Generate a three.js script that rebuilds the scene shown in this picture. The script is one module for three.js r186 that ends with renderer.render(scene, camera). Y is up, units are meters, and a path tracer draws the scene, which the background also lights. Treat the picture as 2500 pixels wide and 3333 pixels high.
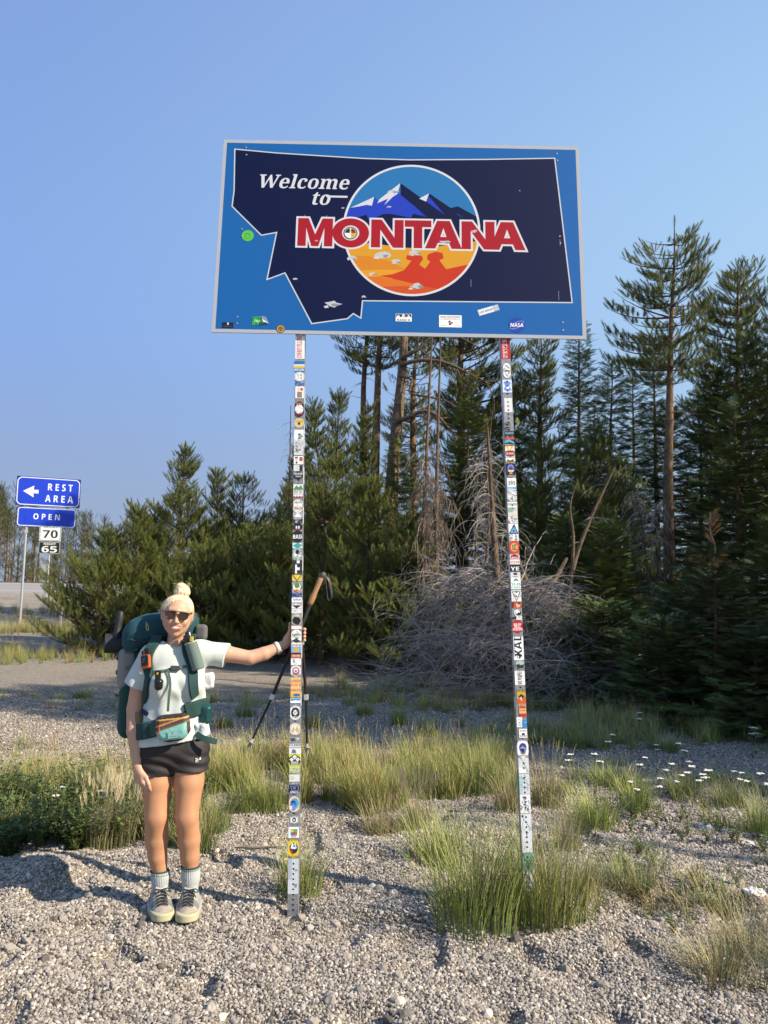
import * as THREE from 'three';
import { mergeGeometries } from 'three/addons/utils/BufferGeometryUtils.js';

// ---------- camera ----------
const scene = new THREE.Scene();
const camera = new THREE.PerspectiveCamera(67.3, 768 / 1024, 0.05, 900);
camera.position.set(0, 1.69, 0);
camera.rotation.set(THREE.MathUtils.degToRad(6), 0, 0.018);

// ---------- renderer, exposure ----------
const renderer = new THREE.WebGLRenderer({ antialias: true });
renderer.setSize(768, 1024);
renderer.toneMapping = THREE.LinearToneMapping;
renderer.toneMappingExposure = 1.65;
renderer.shadowMap.enabled = true;

// ---------- sun ----------
const SUN_AZ = THREE.MathUtils.degToRad(12), SUN_EL = THREE.MathUtils.degToRad(37);
const sunDir = new THREE.Vector3(Math.cos(SUN_EL) * Math.cos(SUN_AZ), Math.sin(SUN_EL), Math.cos(SUN_EL) * Math.sin(SUN_AZ));
const sun = new THREE.DirectionalLight(new THREE.Color(1.0, 0.87, 0.69), 5);
sun.position.copy(sunDir).multiplyScalar(60);
sun.target.position.set(0, 0, -8);
sun.castShadow = true;
sun.shadow.mapSize.set(4096, 4096);
Object.assign(sun.shadow.camera, { left: -30, right: 30, top: 30, bottom: -30, near: 1, far: 160 });
scene.add(sun, sun.target);

// ---------- sky: clear morning air, paler towards the sun and the horizon ----------
{
  const W = 512, H = 256, data = new Float32Array(W * H * 4);
  const lerp = (a, b, t) => a.map((v, i) => v + (b[i] - v) * t);
  const st = (a, b, x) => { const t = Math.min(1, Math.max(0, (x - a) / (b - a))); return t * t * (3 - 2 * t); };
  for (let j = 0; j < H; j++) for (let i = 0; i < W; i++) {
    const el = ((j + 0.5) / H - 0.5) * Math.PI, az = ((i + 0.5) / W) * Math.PI * 2 - Math.PI;
    // equirectangular lookup: u = atan2(z, x) / 2pi + 0.5
    const d = [Math.cos(el) * Math.cos(az), Math.sin(el), Math.cos(el) * Math.sin(az)];
    const sd = d[0] * sunDir.x + d[1] * sunDir.y + d[2] * sunDir.z;
    const e = Math.max(0, el) * 180 / Math.PI;
    let c = lerp([0.335, 0.415, 0.565], [0.245, 0.405, 0.79], st(0, 20, e));
    c = lerp(c, [0.17, 0.285, 0.66], st(16, 44, e));
    c = lerp(c, [0.12, 0.21, 0.52], st(44, 90, e));
    const g = st(-0.45, 0.75, sd);
    c = lerp(c, lerp([0.50, 0.72, 0.86], [0.44, 0.69, 0.95], st(0, 40, e)), 0.9 * g * (0.42 + 0.58 * (1 - st(18, 52, e))));
    const k = (j * W + i) * 4;
    for (let q = 0; q < 3; q++) data[k + q] = c[q] / 1.6;
    data[k + 3] = 1;
  }
  const sky = new THREE.DataTexture(data, W, H, THREE.RGBAFormat, THREE.FloatType);
  sky.mapping = THREE.EquirectangularReflectionMapping;
  sky.magFilter = sky.minFilter = THREE.LinearFilter;
  sky.needsUpdate = true;
  scene.background = sky;
  scene.environment = sky;
}

// ---------- helpers ----------
const V = (x, y, z) => new THREE.Vector3(x, y, z);
function rng(seed) { let a = seed >>> 0; return () => { a = (a + 0x6D2B79F5) | 0; let t = Math.imul(a ^ (a >>> 15), 1 | a); t = (t + Math.imul(t ^ (t >>> 7), 61 | t)) ^ t; return ((t ^ (t >>> 14)) >>> 0) / 4294967296; }; }
function hash3(x, y, z) { let h = Math.imul(x, 374761393) ^ Math.imul(y, 668265263) ^ Math.imul(z, 2147483647 - 1274126177); h = Math.imul(h ^ (h >>> 13), 1274126177); return ((h ^ (h >>> 16)) >>> 0) / 4294967296; }
function noise(x, y, z = 0) {
  const xi = Math.floor(x), yi = Math.floor(y), zi = Math.floor(z); let fx = x - xi, fy = y - yi, fz = z - zi;
  fx = fx * fx * (3 - 2 * fx); fy = fy * fy * (3 - 2 * fy); fz = fz * fz * (3 - 2 * fz);
  const L = (a, b, t) => a + (b - a) * t, h = (i, j, k) => hash3(xi + i, yi + j, zi + k);
  return L(L(L(h(0, 0, 0), h(1, 0, 0), fx), L(h(0, 1, 0), h(1, 1, 0), fx), fy), L(L(h(0, 0, 1), h(1, 0, 1), fx), L(h(0, 1, 1), h(1, 1, 1), fx), fy), fz);
}
function fbm(x, y, z = 0, o = 4) { let s = 0, a = 0.5, n = 0; for (let i = 0; i < o; i++) { s += a * noise(x, y, z); n += a; a *= 0.5; x = x * 2.03 + 7.1; y = y * 2.03 + 3.7; z = z * 2.03 + 1.3; } return s / n; }
const clamp = (x, a = 0, b = 1) => Math.min(b, Math.max(a, x));
const sstep = (a, b, x) => { const t = clamp((x - a) / (b - a)); return t * t * (3 - 2 * t); };
const mix = (a, b, t) => a + (b - a) * t;
const UPV = V(0, 1, 0);
const taken = {};
function numbered(n) { const k = taken[n] = (taken[n] ?? -1) + 1; return k ? `${n}_${String(k).padStart(3, '0')}` : n; }
function tag(o, label, category, group, kind) {
  if (label) o.userData.label = label; if (category) o.userData.category = category;
  if (group) o.userData.group = group; if (kind) o.userData.kind = kind; return o;
}
function mesh(name, geo, m, parent) {
  const o = new THREE.Mesh(geo, m); o.name = parent ? name : numbered(name);
  o.castShadow = o.receiveShadow = true; (parent ?? scene).add(o); return o;
}
function group(name, pos) { const g = new THREE.Group(); g.name = numbered(name); if (pos) g.position.set(...pos); scene.add(g); return g; }
function lin(r, g, b) { return new THREE.Color().setRGB(r, g, b); }
function std(color, roughness = 0.8, more = {}) { return new THREE.MeshStandardMaterial({ color: Array.isArray(color) ? lin(...color) : new THREE.Color(color), roughness, ...more }); }
function dataTex(n, fill, srgb = true, rep = true, m = n) {
  const d = new Uint8Array(n * m * 4);
  for (let y = 0; y < m; y++) for (let x = 0; x < n; x++) { const c = fill(x, y), k = (y * n + x) * 4; d[k] = c[0]; d[k + 1] = c[1]; d[k + 2] = c[2]; d[k + 3] = 255; }
  const t = new THREE.DataTexture(d, n, m); t.magFilter = THREE.LinearFilter; t.minFilter = THREE.LinearMipmapLinearFilter; t.generateMipmaps = true;
  if (rep) t.wrapS = t.wrapT = THREE.RepeatWrapping; if (srgb) t.colorSpace = THREE.SRGBColorSpace; t.needsUpdate = true; return t;
}
function canvasTex(w, h, draw) {
  const c = document.createElement('canvas'); c.width = w; c.height = h; draw(c.getContext('2d'), w, h);
  const t = new THREE.CanvasTexture(c); t.colorSpace = THREE.SRGBColorSpace; t.magFilter = THREE.LinearFilter; t.anisotropy = 8; return t;
}
// collects triangles with positions, uv and colours into one geometry
class GB {
  constructor() { this.p = []; this.u = []; this.c = []; this.i = []; this.tint = [1, 1, 1]; }
  v(x, y, z, u = 0, w = 0) { this.p.push(x, y, z); this.u.push(u, w); this.c.push(...this.tint); return this.p.length / 3 - 1; }
  tri(a, b, c) { this.i.push(a, b, c); }
  quad(a, b, c, d) { this.i.push(a, b, c, a, c, d); }
  tube(pts, radii, sides = 6, cap = true, flat = 1) {
    const n = pts.length, T = V(), N = V(), B = V(); let prev = null, len = 0; const first = this.p.length / 3;
    for (let k = 0; k < n; k++) {
      T.copy(pts[Math.min(n - 1, k + 1)]).sub(pts[Math.max(0, k - 1)]).normalize();
      if (!prev) N.set(Math.abs(T.y) > 0.9 ? 1 : 0, Math.abs(T.y) > 0.9 ? 0 : 1, 0); else N.copy(prev);
      N.addScaledVector(T, -N.dot(T)).normalize(); prev = N.clone(); B.crossVectors(T, N);
      if (k) len += pts[k].distanceTo(pts[k - 1]);
      const r = Array.isArray(radii) ? radii[k] : radii;
      for (let s = 0; s <= sides; s++) {
        const a = s / sides * Math.PI * 2, ca = Math.cos(a) * r, sa = Math.sin(a) * r * flat;
        this.v(pts[k].x + N.x * ca + B.x * sa, pts[k].y + N.y * ca + B.y * sa, pts[k].z + N.z * ca + B.z * sa, s / sides, len);
      }
    }
    for (let k = 0; k < n - 1; k++) for (let s = 0; s < sides; s++) { const a = first + k * (sides + 1) + s; this.quad(a, a + 1, a + sides + 2, a + sides + 1); }
    if (cap) for (const e of [0, n - 1]) { const c = this.v(pts[e].x, pts[e].y, pts[e].z, 0.5, e ? len : 0), q = first + e * (sides + 1); for (let s = 0; s < sides; s++) e ? this.tri(c, q + s, q + s + 1) : this.tri(c, q + s + 1, q + s); }
    return this;
  }
  geo(colors = false) {
    const g = new THREE.BufferGeometry();
    g.setAttribute('position', new THREE.Float32BufferAttribute(this.p, 3)); g.setAttribute('uv', new THREE.Float32BufferAttribute(this.u, 2));
    if (colors) g.setAttribute('color', new THREE.Float32BufferAttribute(this.c, 3));
    g.setIndex(this.i); g.computeVertexNormals(); return g;
  }
}
function curve(points, n) { return new THREE.CatmullRomCurve3(points.map((p) => Array.isArray(p) ? V(...p) : p), false, 'catmullrom', 0.5).getPoints(n); }
function rbox(w, h, d, r = 0.01, seg = 2) {   // box with rounded edges, centred
  const s = new THREE.Shape(), x = w / 2 - r, y = h / 2 - r;
  s.absarc(x, y, r, 0, Math.PI / 2); s.absarc(-x, y, r, Math.PI / 2, Math.PI); s.absarc(-x, -y, r, Math.PI, 1.5 * Math.PI); s.absarc(x, -y, r, 1.5 * Math.PI, 2 * Math.PI);
  const b = Math.min(r * 0.5, d * 0.3);
  const g = new THREE.ExtrudeGeometry(s, { depth: d - 2 * b, bevelEnabled: true, bevelSize: b, bevelThickness: b, bevelSegments: seg, bevelOffset: -b, curveSegments: 5 });
  g.translate(0, 0, -(d - 2 * b) / 2); return g;
}

// ---------- ground ----------
const PROF = [[-50, 0], [13, 0], [20, 0.06], [28, 0.22], [36, 1.1], [45, 1.3], [57, 1.95], [80, 2.15], [150, 2.6], [500, 4]];
function lift(d) { for (let k = 1; k < PROF.length; k++) if (d < PROF[k][0]) { const t = (d - PROF[k - 1][0]) / (PROF[k][0] - PROF[k - 1][0]); return mix(PROF[k - 1][1], PROF[k][1], t); } return 4; }
function height(x, z) {
  const d = -z;
  let h = (lift(d - 1.2) + lift(d) + lift(d + 1.2)) / 3;
  const near = 1 - sstep(6, 10, d);
  h += near * (0.075 * (fbm(x * 1.9 + 40, z * 2.3 + 9, 0, 3) - 0.5) + 0.05 * (fbm(x * 6.3, z * 5.1, 3, 2) - 0.5));
  const foot = fbm(x * 4.1 + 5, z * 4.3 + 2, 8, 2);
  h -= near * 0.045 * sstep(0.60, 0.74, foot);                                  // scuffs and foot prints
  h += near * 0.09 * Math.exp(-(((x + 1.95) / 0.33) ** 2 + ((z + 4.75) / 0.22) ** 2));   // heap of gravel
  h += near * 0.05 * Math.exp(-(((x + 1.3) / 0.5) ** 2 + ((z + 5.0) / 0.15) ** 2));
  h += (1 - near) * 0.22 * (fbm(x * 0.35 + 3, z * 0.35, 5, 3) - 0.5) * sstep(7, 14, d) * (1 - sstep(40, 43.5, d) * (1 - sstep(58, 62, d)));
  // level where the walker stands
  const w = Math.exp(-(((x + 1.08) / 0.28) ** 2 + ((z + 4.24) / 0.2) ** 2)); h = mix(h, 0, clamp(w * 1.3));
  return h;
}
function axis(parts) { const a = [parts[0][0]]; for (let k = 1; k < parts.length; k++) { const [to, n] = parts[k], from = a[a.length - 1]; for (let i = 1; i <= n; i++) a.push(mix(from, to, i / n)); } return a; }
const litter = (x, z) => {          // 0 gravel .. 1 needle litter and soil under the trees
  const d = -z + 0.35 * (fbm(x * 0.8, z * 0.8, 11, 3) - 0.5) * 12;
  const edge = x < -1 ? mix(21.5, 19.0, clamp((x + 9) / 8)) : mix(19.0, 10.0, clamp((x + 1) / 5.5));
  const lim = x < -8.5 ? 60 : edge;
  return sstep(lim - 0.8, lim + 1.2, d) * (1 - sstep(-10.5, -8.8, -Math.abs(x + 20) + 9.5) * 0) ;
};
{
  const xs = axis([[-420], [-60, 14], [-14, 46], [-4, 60], [4, 200], [14, 50], [60, 30], [420, 12]]);
  const zs = axis([[60], [4, 14], [-2.4, 20], [-7, 150], [-14, 80], [-40, 70], [-62, 44], [-160, 20], [-600, 12]]);
  const nx = xs.length, nz = zs.length, P = new Float32Array(nx * nz * 3), U = new Float32Array(nx * nz * 2), C = new Float32Array(nx * nz * 3), I = [];
  let k = 0;
  for (let j = 0; j < nz; j++) for (let i = 0; i < nx; i++, k++) {
    const x = xs[i], z = zs[j]; P.set([x, height(x, z), z], k * 3); U.set([x, z], k * 2);
    const d = -z, n = fbm(x * 0.9, z * 0.9, 2, 4), l = litter(x, z);
    const dry = sstep(0.42, 0.62, n) * sstep(4.6, 6, d) * (1 - sstep(9, 12, d)) * 0.55;
    let c = [1, 1, 1].map((v) => v * (0.88 + 0.24 * n));
    c = c.map((v, q) => mix(v, [0.95, 0.82, 0.62][q], dry));
    c = c.map((v, q) => mix(v, [0.30, 0.22, 0.14][q], l * 0.9));
    if (d > 57) c = c.map((v, q) => mix(v, [0.34, 0.30, 0.15][q], sstep(57, 60, d)));
    C.set(c, k * 3);
  }
  for (let j = 0; j < nz - 1; j++) for (let i = 0; i < nx - 1; i++) { const a = j * nx + i; I.push(a, a + 1, a + nx + 1, a, a + nx + 1, a + nx); }
  const g = new THREE.BufferGeometry();
  g.setAttribute('position', new THREE.BufferAttribute(P, 3)); g.setAttribute('uv', new THREE.BufferAttribute(U, 2)); g.setAttribute('color', new THREE.BufferAttribute(C, 3)); g.setIndex(I); g.computeVertexNormals();
  // crushed-stone texture, 1.4 m a tile
  const N = 1024, cells = 110, r = rng(77), jit = [], tone = [];
  for (let q = 0; q < cells * cells; q++) { jit.push([r(), r()]); const t = r(); const b = t < 0.12 ? 0.62 + 0.2 * r() : t > 0.9 ? 1.25 + 0.2 * r() : 0.85 + 0.35 * r(); const w = r(); tone.push([b * (151 + 8 * w), b * (144 + 4 * w), b * (135 - 3 * w)]); }
  const D = new Float32Array(N * N), which = new Int32Array(N * N);
  for (let y = 0; y < N; y++) for (let x = 0; x < N; x++) {
    const cx = x / N * cells, cy = y / N * cells, ix = Math.floor(cx), iy = Math.floor(cy); let b1 = 9, b2 = 9, w = 0;
    for (let b = -1; b <= 1; b++) for (let a = -1; a <= 1; a++) { const q = ((iy + b + cells) % cells) * cells + ((ix + a + cells) % cells), dd = Math.hypot(ix + a + jit[q][0] - cx, iy + b + jit[q][1] - cy); if (dd < b1) { b2 = b1; b1 = dd; w = q; } else if (dd < b2) b2 = dd; }
    D[y * N + x] = b2 - b1; which[y * N + x] = w;
  }
  const map = dataTex(N, (x, y) => { const d = D[y * N + x], t = tone[which[y * N + x]], e = sstep(0.02, 0.22, d); return t.map((v, q) => clamp(mix([96, 86, 74][q], v, e), 0, 255)); });
  const bump = dataTex(N, (x, y) => { const v = 255 * Math.sqrt(sstep(0, 0.75, D[y * N + x])); return [v, v, v]; }, false);
  for (const t of [map, bump]) t.repeat.set(1 / 1.4, 1 / 1.4);
  const gm = new THREE.MeshStandardMaterial({ map, bumpMap: bump, bumpScale: 0.009, roughness: 0.95, vertexColors: true });
  tag(mesh('ground', g, gm), 'grey gravel ground with scuffed heaps and patches of dry soil', 'ground', null, 'structure');
}
// ---------- road on the bank beyond the rest area sign ----------
{
  const b = new GB(), n = 80;
  const cols = [[44.5, 0], [45.2, 0.03], [56.0, 0.03], [56.8, 0]];
  for (let i = 0; i <= n; i++) { const x = mix(-200, 200, i / n); for (const [d, o] of cols) b.v(x, (lift(d - 1.2) + lift(d) + lift(d + 1.2)) / 3 + o - 0.01 + (o ? 0.02 : -0.03), -d, x * 0.25, d * 0.25); }
  for (let i = 0; i < n; i++) for (let c = 0; c < 3; c++) { const a = i * 4 + c; b.quad(a, a + 1, a + 5, a + 4); }
  const t = dataTex(256, (x, y) => { const v = 138 + 40 * (hash3(x, y, 4) - 0.5) + 30 * (fbm(x / 40, y / 9, 1, 3) - 0.5); return [v + 3, v, v - 3]; });
  tag(mesh('road', b.geo(), new THREE.MeshStandardMaterial({ map: t, roughness: 0.9 })), 'grey asphalt highway running along the bank before the forest', 'road', null, 'structure');
  for (const [d, w, col] of [[46.4, 0.16, 0.75], [54.6, 0.16, 0.75]]) {
    const s = new GB(); for (let i = 0; i <= n; i++) { const x = mix(-200, 200, i / n); for (const e of [0, w]) { const sm = (q) => (lift(q - 1.2) + lift(q) + lift(q + 1.2)) / 3, y0 = sm(45.2) + 0.04, y1 = sm(56) + 0.04, dd = d + e; s.v(x, mix(y0, y1, (dd - 45.2) / 10.8) + 0.008, -dd); } }
    for (let i = 0; i < n; i++) { const a = i * 2; s.quad(a, a + 1, a + 3, a + 2); }
    tag(mesh('road_marking', s.geo(), std([col, col, col * 0.95], 0.7)), d < 50 ? 'white edge line on the side of the highway next to the gravel' : 'white edge line on the side of the highway next to the forest', 'road marking', null, 'structure');
  }
}
// ---------- loose gravel ----------
{
  const r = rng(5), shapes = [];
  for (let s = 0; s < 3; s++) {
    const g = new THREE.IcosahedronGeometry(1, 1), p = g.attributes.position;
    for (let i = 0; i < p.count; i++) { const x = p.getX(i), y = p.getY(i), z = p.getZ(i), f = 0.72 + 0.55 * noise(x * 1.7 + 9 * s + 20, y * 1.7 + 30, z * 1.7 + 40); p.setXYZ(i, x * f, y * f * (0.62 + 0.1 * s), z * f * 0.85); }
    g.computeVertexNormals(); shapes.push(g);
  }
  const lists = shapes.map(() => []);
  const add = (x, z, s) => { lists[Math.floor(r() * 3)].push([x, height(x, z) + s * 0.12, z, s]); };
  for (let d = 2.35; d < 13;) {           // rows away from the camera, thinner with distance
    const row = d < 5.6 ? 0.0142 : mix(0.0142, 0.05, (d - 5.6) / 7.4), half = 0.56 * d + 0.75;
    for (let x = -half; x < half; x += row) {
      const px = x + (r() - 0.5) * row, pz = -(d + (r() - 0.5) * row * 1.6);
      if (d > 6 && litter(px, pz) > 0.5) continue;
      const big = r();
      const s = (big > 0.996 ? 0.018 + 0.012 * r() : big > 0.93 ? 0.0105 + 0.004 * r() : 0.0058 + 0.0042 * r()) * (d < 5.6 ? 1 : mix(1, 1.25, (d - 5.6) / 7.4));
      add(px, pz, s);
    }
    d += row;
  }
  const gm = std([1, 1, 1], 0.9);
  lists.forEach((L, s) => {
    const im = new THREE.InstancedMesh(shapes[s], gm, L.length), m = new THREE.Matrix4(), q = new THREE.Quaternion(), e = new THREE.Euler(), c = new THREE.Color();
    L.forEach(([x, y, z, k], i) => {
      e.set((r() - 0.5) * 1.6, r() * 6.28, (r() - 0.5) * 1.6); q.setFromEuler(e); m.compose(V(x, y, z), q, V(k * (0.8 + 0.5 * r()), k * (0.8 + 0.4 * r()), k)); im.setMatrixAt(i, m);
      const t = r(), b = (t < 0.16 ? 0.07 + 0.07 * r() : t > 0.88 ? 0.40 + 0.13 * r() : 0.20 + 0.15 * r()), w = r();
      c.setRGB(b * (1.08 + 0.05 * w), b * (0.97 + 0.02 * w), b * (0.86 - 0.03 * w)); im.setColorAt(i, c);
    });
    im.name = s ? numbered('gravel') : numbered('gravel'); im.castShadow = im.receiveShadow = true;
    tag(im, ['pale grey crushed gravel strewn over the ground', 'rounder beige gravel stones strewn over the ground', 'flat chips of gravel strewn over the ground'][s], 'gravel', null, 'stuff');
    scene.add(im);
  });
  console.log('gravel', lists.map((l) => l.length));
}

// ---------- vegetation: shared pieces ----------
const barkTex = dataTex(256, (x, y) => { const n = fbm(x / 9, y / 26, 1, 4), c = fbm(x / 40, y / 60, 5, 2), v = 0.55 + 0.75 * (n - 0.3) + 0.3 * (c - 0.5); return [clamp(150 * v, 0, 255), clamp(126 * v, 0, 255), clamp(104 * v, 0, 255)]; });
const barkBump = dataTex(256, (x, y) => { const v = 255 * fbm(x / 7, y / 22, 1, 4); return [v, v, v]; }, false);
for (const t of [barkTex, barkBump]) t.repeat.set(2, 1.6);
const barkPine = new THREE.MeshStandardMaterial({ map: barkTex, bumpMap: barkBump, bumpScale: 0.012, roughness: 0.95, color: lin(1.1, 1.0, 0.9) });
const barkPale = new THREE.MeshStandardMaterial({ map: barkTex, bumpMap: barkBump, bumpScale: 0.012, roughness: 0.95, color: lin(1.25, 1.12, 0.95) });
const barkGrey = new THREE.MeshStandardMaterial({ map: barkTex, bumpMap: barkBump, bumpScale: 0.01, roughness: 0.95, color: lin(1.12, 1.1, 1.08) });
const deadWood = std([0.34, 0.31, 0.29], 0.95), deadBrown = std([0.28, 0.225, 0.175], 0.95);
const needleMat = new THREE.MeshStandardMaterial({ color: lin(1, 1, 1), roughness: 0.62, side: THREE.DoubleSide, vertexColors: true });

// a shoot of pine: needles all round a short stem, pointing forward (length 1 along +y)
function pineSprig(seed, needles = 66) {
  const r = rng(seed), b = new GB();
  for (let i = 0; i < needles; i++) {
    const t = 0.08 + 0.92 * (i / needles), a = i * 2.39996 + r() * 0.6, tilt = mix(1.25, 0.4, t) + (r() - 0.5) * 0.4, L = 0.40 * (0.8 + 0.4 * r());
    const dx = Math.cos(a) * Math.sin(tilt), dz = Math.sin(a) * Math.sin(tilt), dy = Math.cos(tilt), w = 0.018;
    const sx = -Math.sin(a), sz = Math.cos(a), k = 0.8 + 0.4 * r(); b.tint = [k, k, k * 0.9];
    b.tri(b.v(sx * w, t, sz * w), b.v(-sx * w, t, -sz * w), b.v(dx * L, t + dy * L, dz * L));
  }
  b.tint = [1.4, 0.9, 0.7]; b.tube([V(0, -0.15, 0), V(0, 0.95, 0)], [0.02, 0.012], 3, false);
  return b.geo(true);
}
// a flat spray of fir: a stem with side shoots, short needles either side (length 1 along +y, flat in xy)
function firSpray(seed) {
  const r = rng(seed), b = new GB();
  const shoot = (ox, oy, ang, L) => {
    const ux = Math.sin(ang), uy = Math.cos(ang), n = Math.max(4, Math.round(L * 22));
    for (let i = 0; i < n; i++) for (const s of [-1, 1]) {
      const t = (i + r() * 0.6) / n * L, px = ox + ux * t, py = oy + uy * t, na = ang + s * (0.95 + 0.25 * r()), nl = 0.105 * (1 - 0.35 * t / L), w = 0.019, lift = 0.035 * (r() - 0.2);
      const k = 0.75 + 0.45 * r() + 0.25 * (t / L); b.tint = [k, k, k];
      b.tri(b.v(px - ux * w, py - uy * w, 0), b.v(px + ux * w, py + uy * w, 0), b.v(px + Math.sin(na) * nl, py + Math.cos(na) * nl, lift));
    }
    b.tint = [1.2, 0.85, 0.6]; b.tube([V(ox, oy, -0.004), V(ox + ux * L, oy + uy * L, -0.004)], [0.012, 0.006], 3, false);
  };
  shoot(0, 0, 0, 1);
  for (let k = 0; k < 4; k++) for (const s of [-1, 1]) { const y = 0.12 + k * 0.2 + r() * 0.06; shoot(0, y, s * (0.75 + 0.2 * r()), (0.46 - 0.085 * k) * (0.8 + 0.4 * r())); }
  return b.geo(true);
}
const sprigs = { pine: pineSprig(11), fir: firSpray(12), far: pineSprig(13, 30) };
// builds a conifer's pieces at the origin
function conifer(o) {
  const r = rng(o.seed), H = o.h, fir = o.kind === 'fir';
  const trunk = new GB(), limbs = new GB(), M = [], C = [];
  const bend = (t) => V(o.lean[0] * t * H + o.wob * H * (noise(t * 3.1, o.seed, 1) - 0.5) * t, 0, o.lean[1] * t * H + o.wob * H * (noise(t * 3.1, o.seed, 9) - 0.5) * t);
  const pts = [], rad = [], ns = 14;
  for (let i = 0; i <= ns; i++) { const t = i / ns, q = bend(t); pts.push(V(q.x, t * H - (i ? 0 : 0.15), q.z)); rad.push(Math.max(0.006, o.r * (1 - 0.93 * Math.pow(t, o.taper ?? 1)) * (1 + 0.35 * Math.exp(-t * H / 0.25)))); }
  trunk.tube(pts, rad, 10);
  const q = new THREE.Quaternion(), m = new THREE.Matrix4(), col = new THREE.Color();
  const put = (p, dir, size, tone, young) => {
    if (o.clump && noise(p.x * o.clumpF + o.seed, p.y * o.clumpF * 1.2 + 3, p.z * o.clumpF + 9) < o.clump) return;
    q.setFromUnitVectors(UPV, dir);
    if (fir) { const roll = new THREE.Quaternion(), n = V(0, 0, 1).applyQuaternion(q), want = V(0, 1, 0).addScaledVector(dir, -dir.y).normalize(); const ang = Math.atan2(V().crossVectors(n, want).dot(dir), n.dot(want)); roll.setFromAxisAngle(dir, ang + (r() - 0.5) * 0.9); q.premultiply(roll); }
    else { const roll = new THREE.Quaternion().setFromAxisAngle(dir, r() * 6.28); q.premultiply(roll); }
    const s = size * (0.75 + 0.5 * r()); m.compose(p, q, V(s, s, s)); M.push(m.clone());
    const a = o.color, b = o.young, k = tone * (0.78 + 0.44 * r()); col.setRGB(mix(a[0], b[0], young) * k, mix(a[1], b[1], young) * k, mix(a[2], b[2], young) * k); C.push(col.clone());
  };
  let y = o.start * H, turn = r() * 6.28;
  while (y < H * 0.985) {
    const t = y / H, u = (t - o.start) / (1 - o.start), R = o.profile(u) * (0.8 + 0.4 * noise(y * 1.3, o.seed, 4));
    const nb = Math.max(2, Math.round(o.per * (0.75 + 0.5 * r())));
    for (let k = 0; k < nb; k++) {
      const az = turn + k / nb * 6.283 + (r() - 0.5) * 0.9, gap = noise(Math.cos(az) * 1.4 + 5, t * 5 + o.seed, Math.sin(az) * 1.4);
      const L = R * (0.55 + 0.6 * r()) * (gap < o.gaps ? 0.4 : 1) * (1 + (o.bias ?? 0) * Math.cos(az - (o.biasAz ?? 0)));
      if (L < 0.06) continue;
      const base = bend(t); base.y = y + (r() - 0.5) * 0.12; const out = V(Math.cos(az), 0, Math.sin(az)), side = V(-Math.sin(az), 0, Math.cos(az));
      const a0 = o.droop + (1 - u) * (o.sag ?? 0) + u * o.rise, n = 5, bp = [], br = [];
      for (let i = 0; i <= n; i++) { const s = i / n, el = a0 + o.tip * s * s; bp.push(base.clone().addScaledVector(out, L * s * Math.cos(a0)).add(V(0, L * s * Math.sin(a0) + L * o.tip * s * s * s * 0.45, 0)).addScaledVector(side, L * 0.12 * (noise(s * 2, az * 3, o.seed) - 0.5) * s)); br.push(Math.max(0.003, (0.006 + 0.014 * L) * (1 - 0.85 * s))); }
      limbs.tube(bp, br, 4, false);
      // twigs along the branch
      const step = o.twig;
      for (let s = (L < 0.5 ? 0.15 : o.bare + 0.25 * r() * (1 - u)); s < 1; s += step / L) {
        const f = clamp(s) * n, i0 = Math.min(n - 1, Math.floor(f)), p0 = bp[i0].clone().lerp(bp[i0 + 1], f - i0), dir = bp[i0 + 1].clone().sub(bp[i0]).normalize();
        for (const sd of [-1, 1]) {
          const TL = (0.16 + 0.38 * L * (1 - s) + 0.1 * r()) * o.spread, el = fir ? 0.05 - 0.2 * r() : 0.25 + 0.35 * r();
          const td = dir.clone().multiplyScalar(0.65).addScaledVector(side, sd * (0.55 + 0.4 * r())).add(V(0, el, 0)).normalize();
          const cnt = Math.max(1, Math.round(TL / (o.size * (fir ? 0.75 : 0.62))));
          for (let c2 = 0; c2 < cnt; c2++) {
            const w = (c2 + r() * 0.5) / cnt, p = p0.clone().addScaledVector(td, TL * w); p.y += (r() - 0.5) * o.size * 0.3;
            const d2 = td.clone().add(V((r() - 0.5) * 0.5, fir ? (r() - 0.55) * 0.3 : 0.25 + r() * 0.5, (r() - 0.5) * 0.5)).normalize();
            put(p, d2, o.size, 1, clamp((s * 0.6 + w * 0.4) * (0.35 + 0.8 * r()) - 0.05));
          }
        }
      }
      put(bp[n].clone(), bp[n].clone().sub(bp[n - 1]).normalize().add(V(0, fir ? 0 : 0.5, 0)).normalize(), o.size * 1.1, 1, 0.6 * r() + 0.3);
    }
    turn += 1.1 + r(); y += o.whorl * (0.75 + 0.5 * r());
  }
  for (let k = 0; k < 5; k++) { const p = bend(1); p.y = H - k * o.size * 0.45; put(p, V((r() - 0.5) * 0.5, 1, (r() - 0.5) * 0.5).normalize(), o.size * 1.1, 1, 0.4); }
  // dead stubs on the bare trunk
  if (o.stubs) for (let k = 0; k < o.stubs; k++) {
    const t = mix(0.04, Math.max(o.start, 0.3) * 1.05, r()), az = r() * 6.28, L = (0.25 + 0.9 * r() * r()) * (o.stubLen ?? 1), b = bend(t); b.y = t * H; const p = [b]; let dv = V(Math.cos(az), -0.1 + 0.3 * r(), Math.sin(az)).normalize();
    for (let i = 0; i < 4; i++) { dv = dv.clone().add(V((r() - 0.5) * 0.5, (r() - 0.6) * 0.45, (r() - 0.5) * 0.5)).normalize(); p.push(p[i].clone().addScaledVector(dv, L / 4)); }
    limbs.tube(p, p.map((_, i) => (0.005 + 0.007 * L) * (1 - i / 5)), 4, false);
  }
  return { trunk: trunk.geo(), limbs: limbs.geo(), M, C, fir, o };
}
let needleCount = 0;
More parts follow.
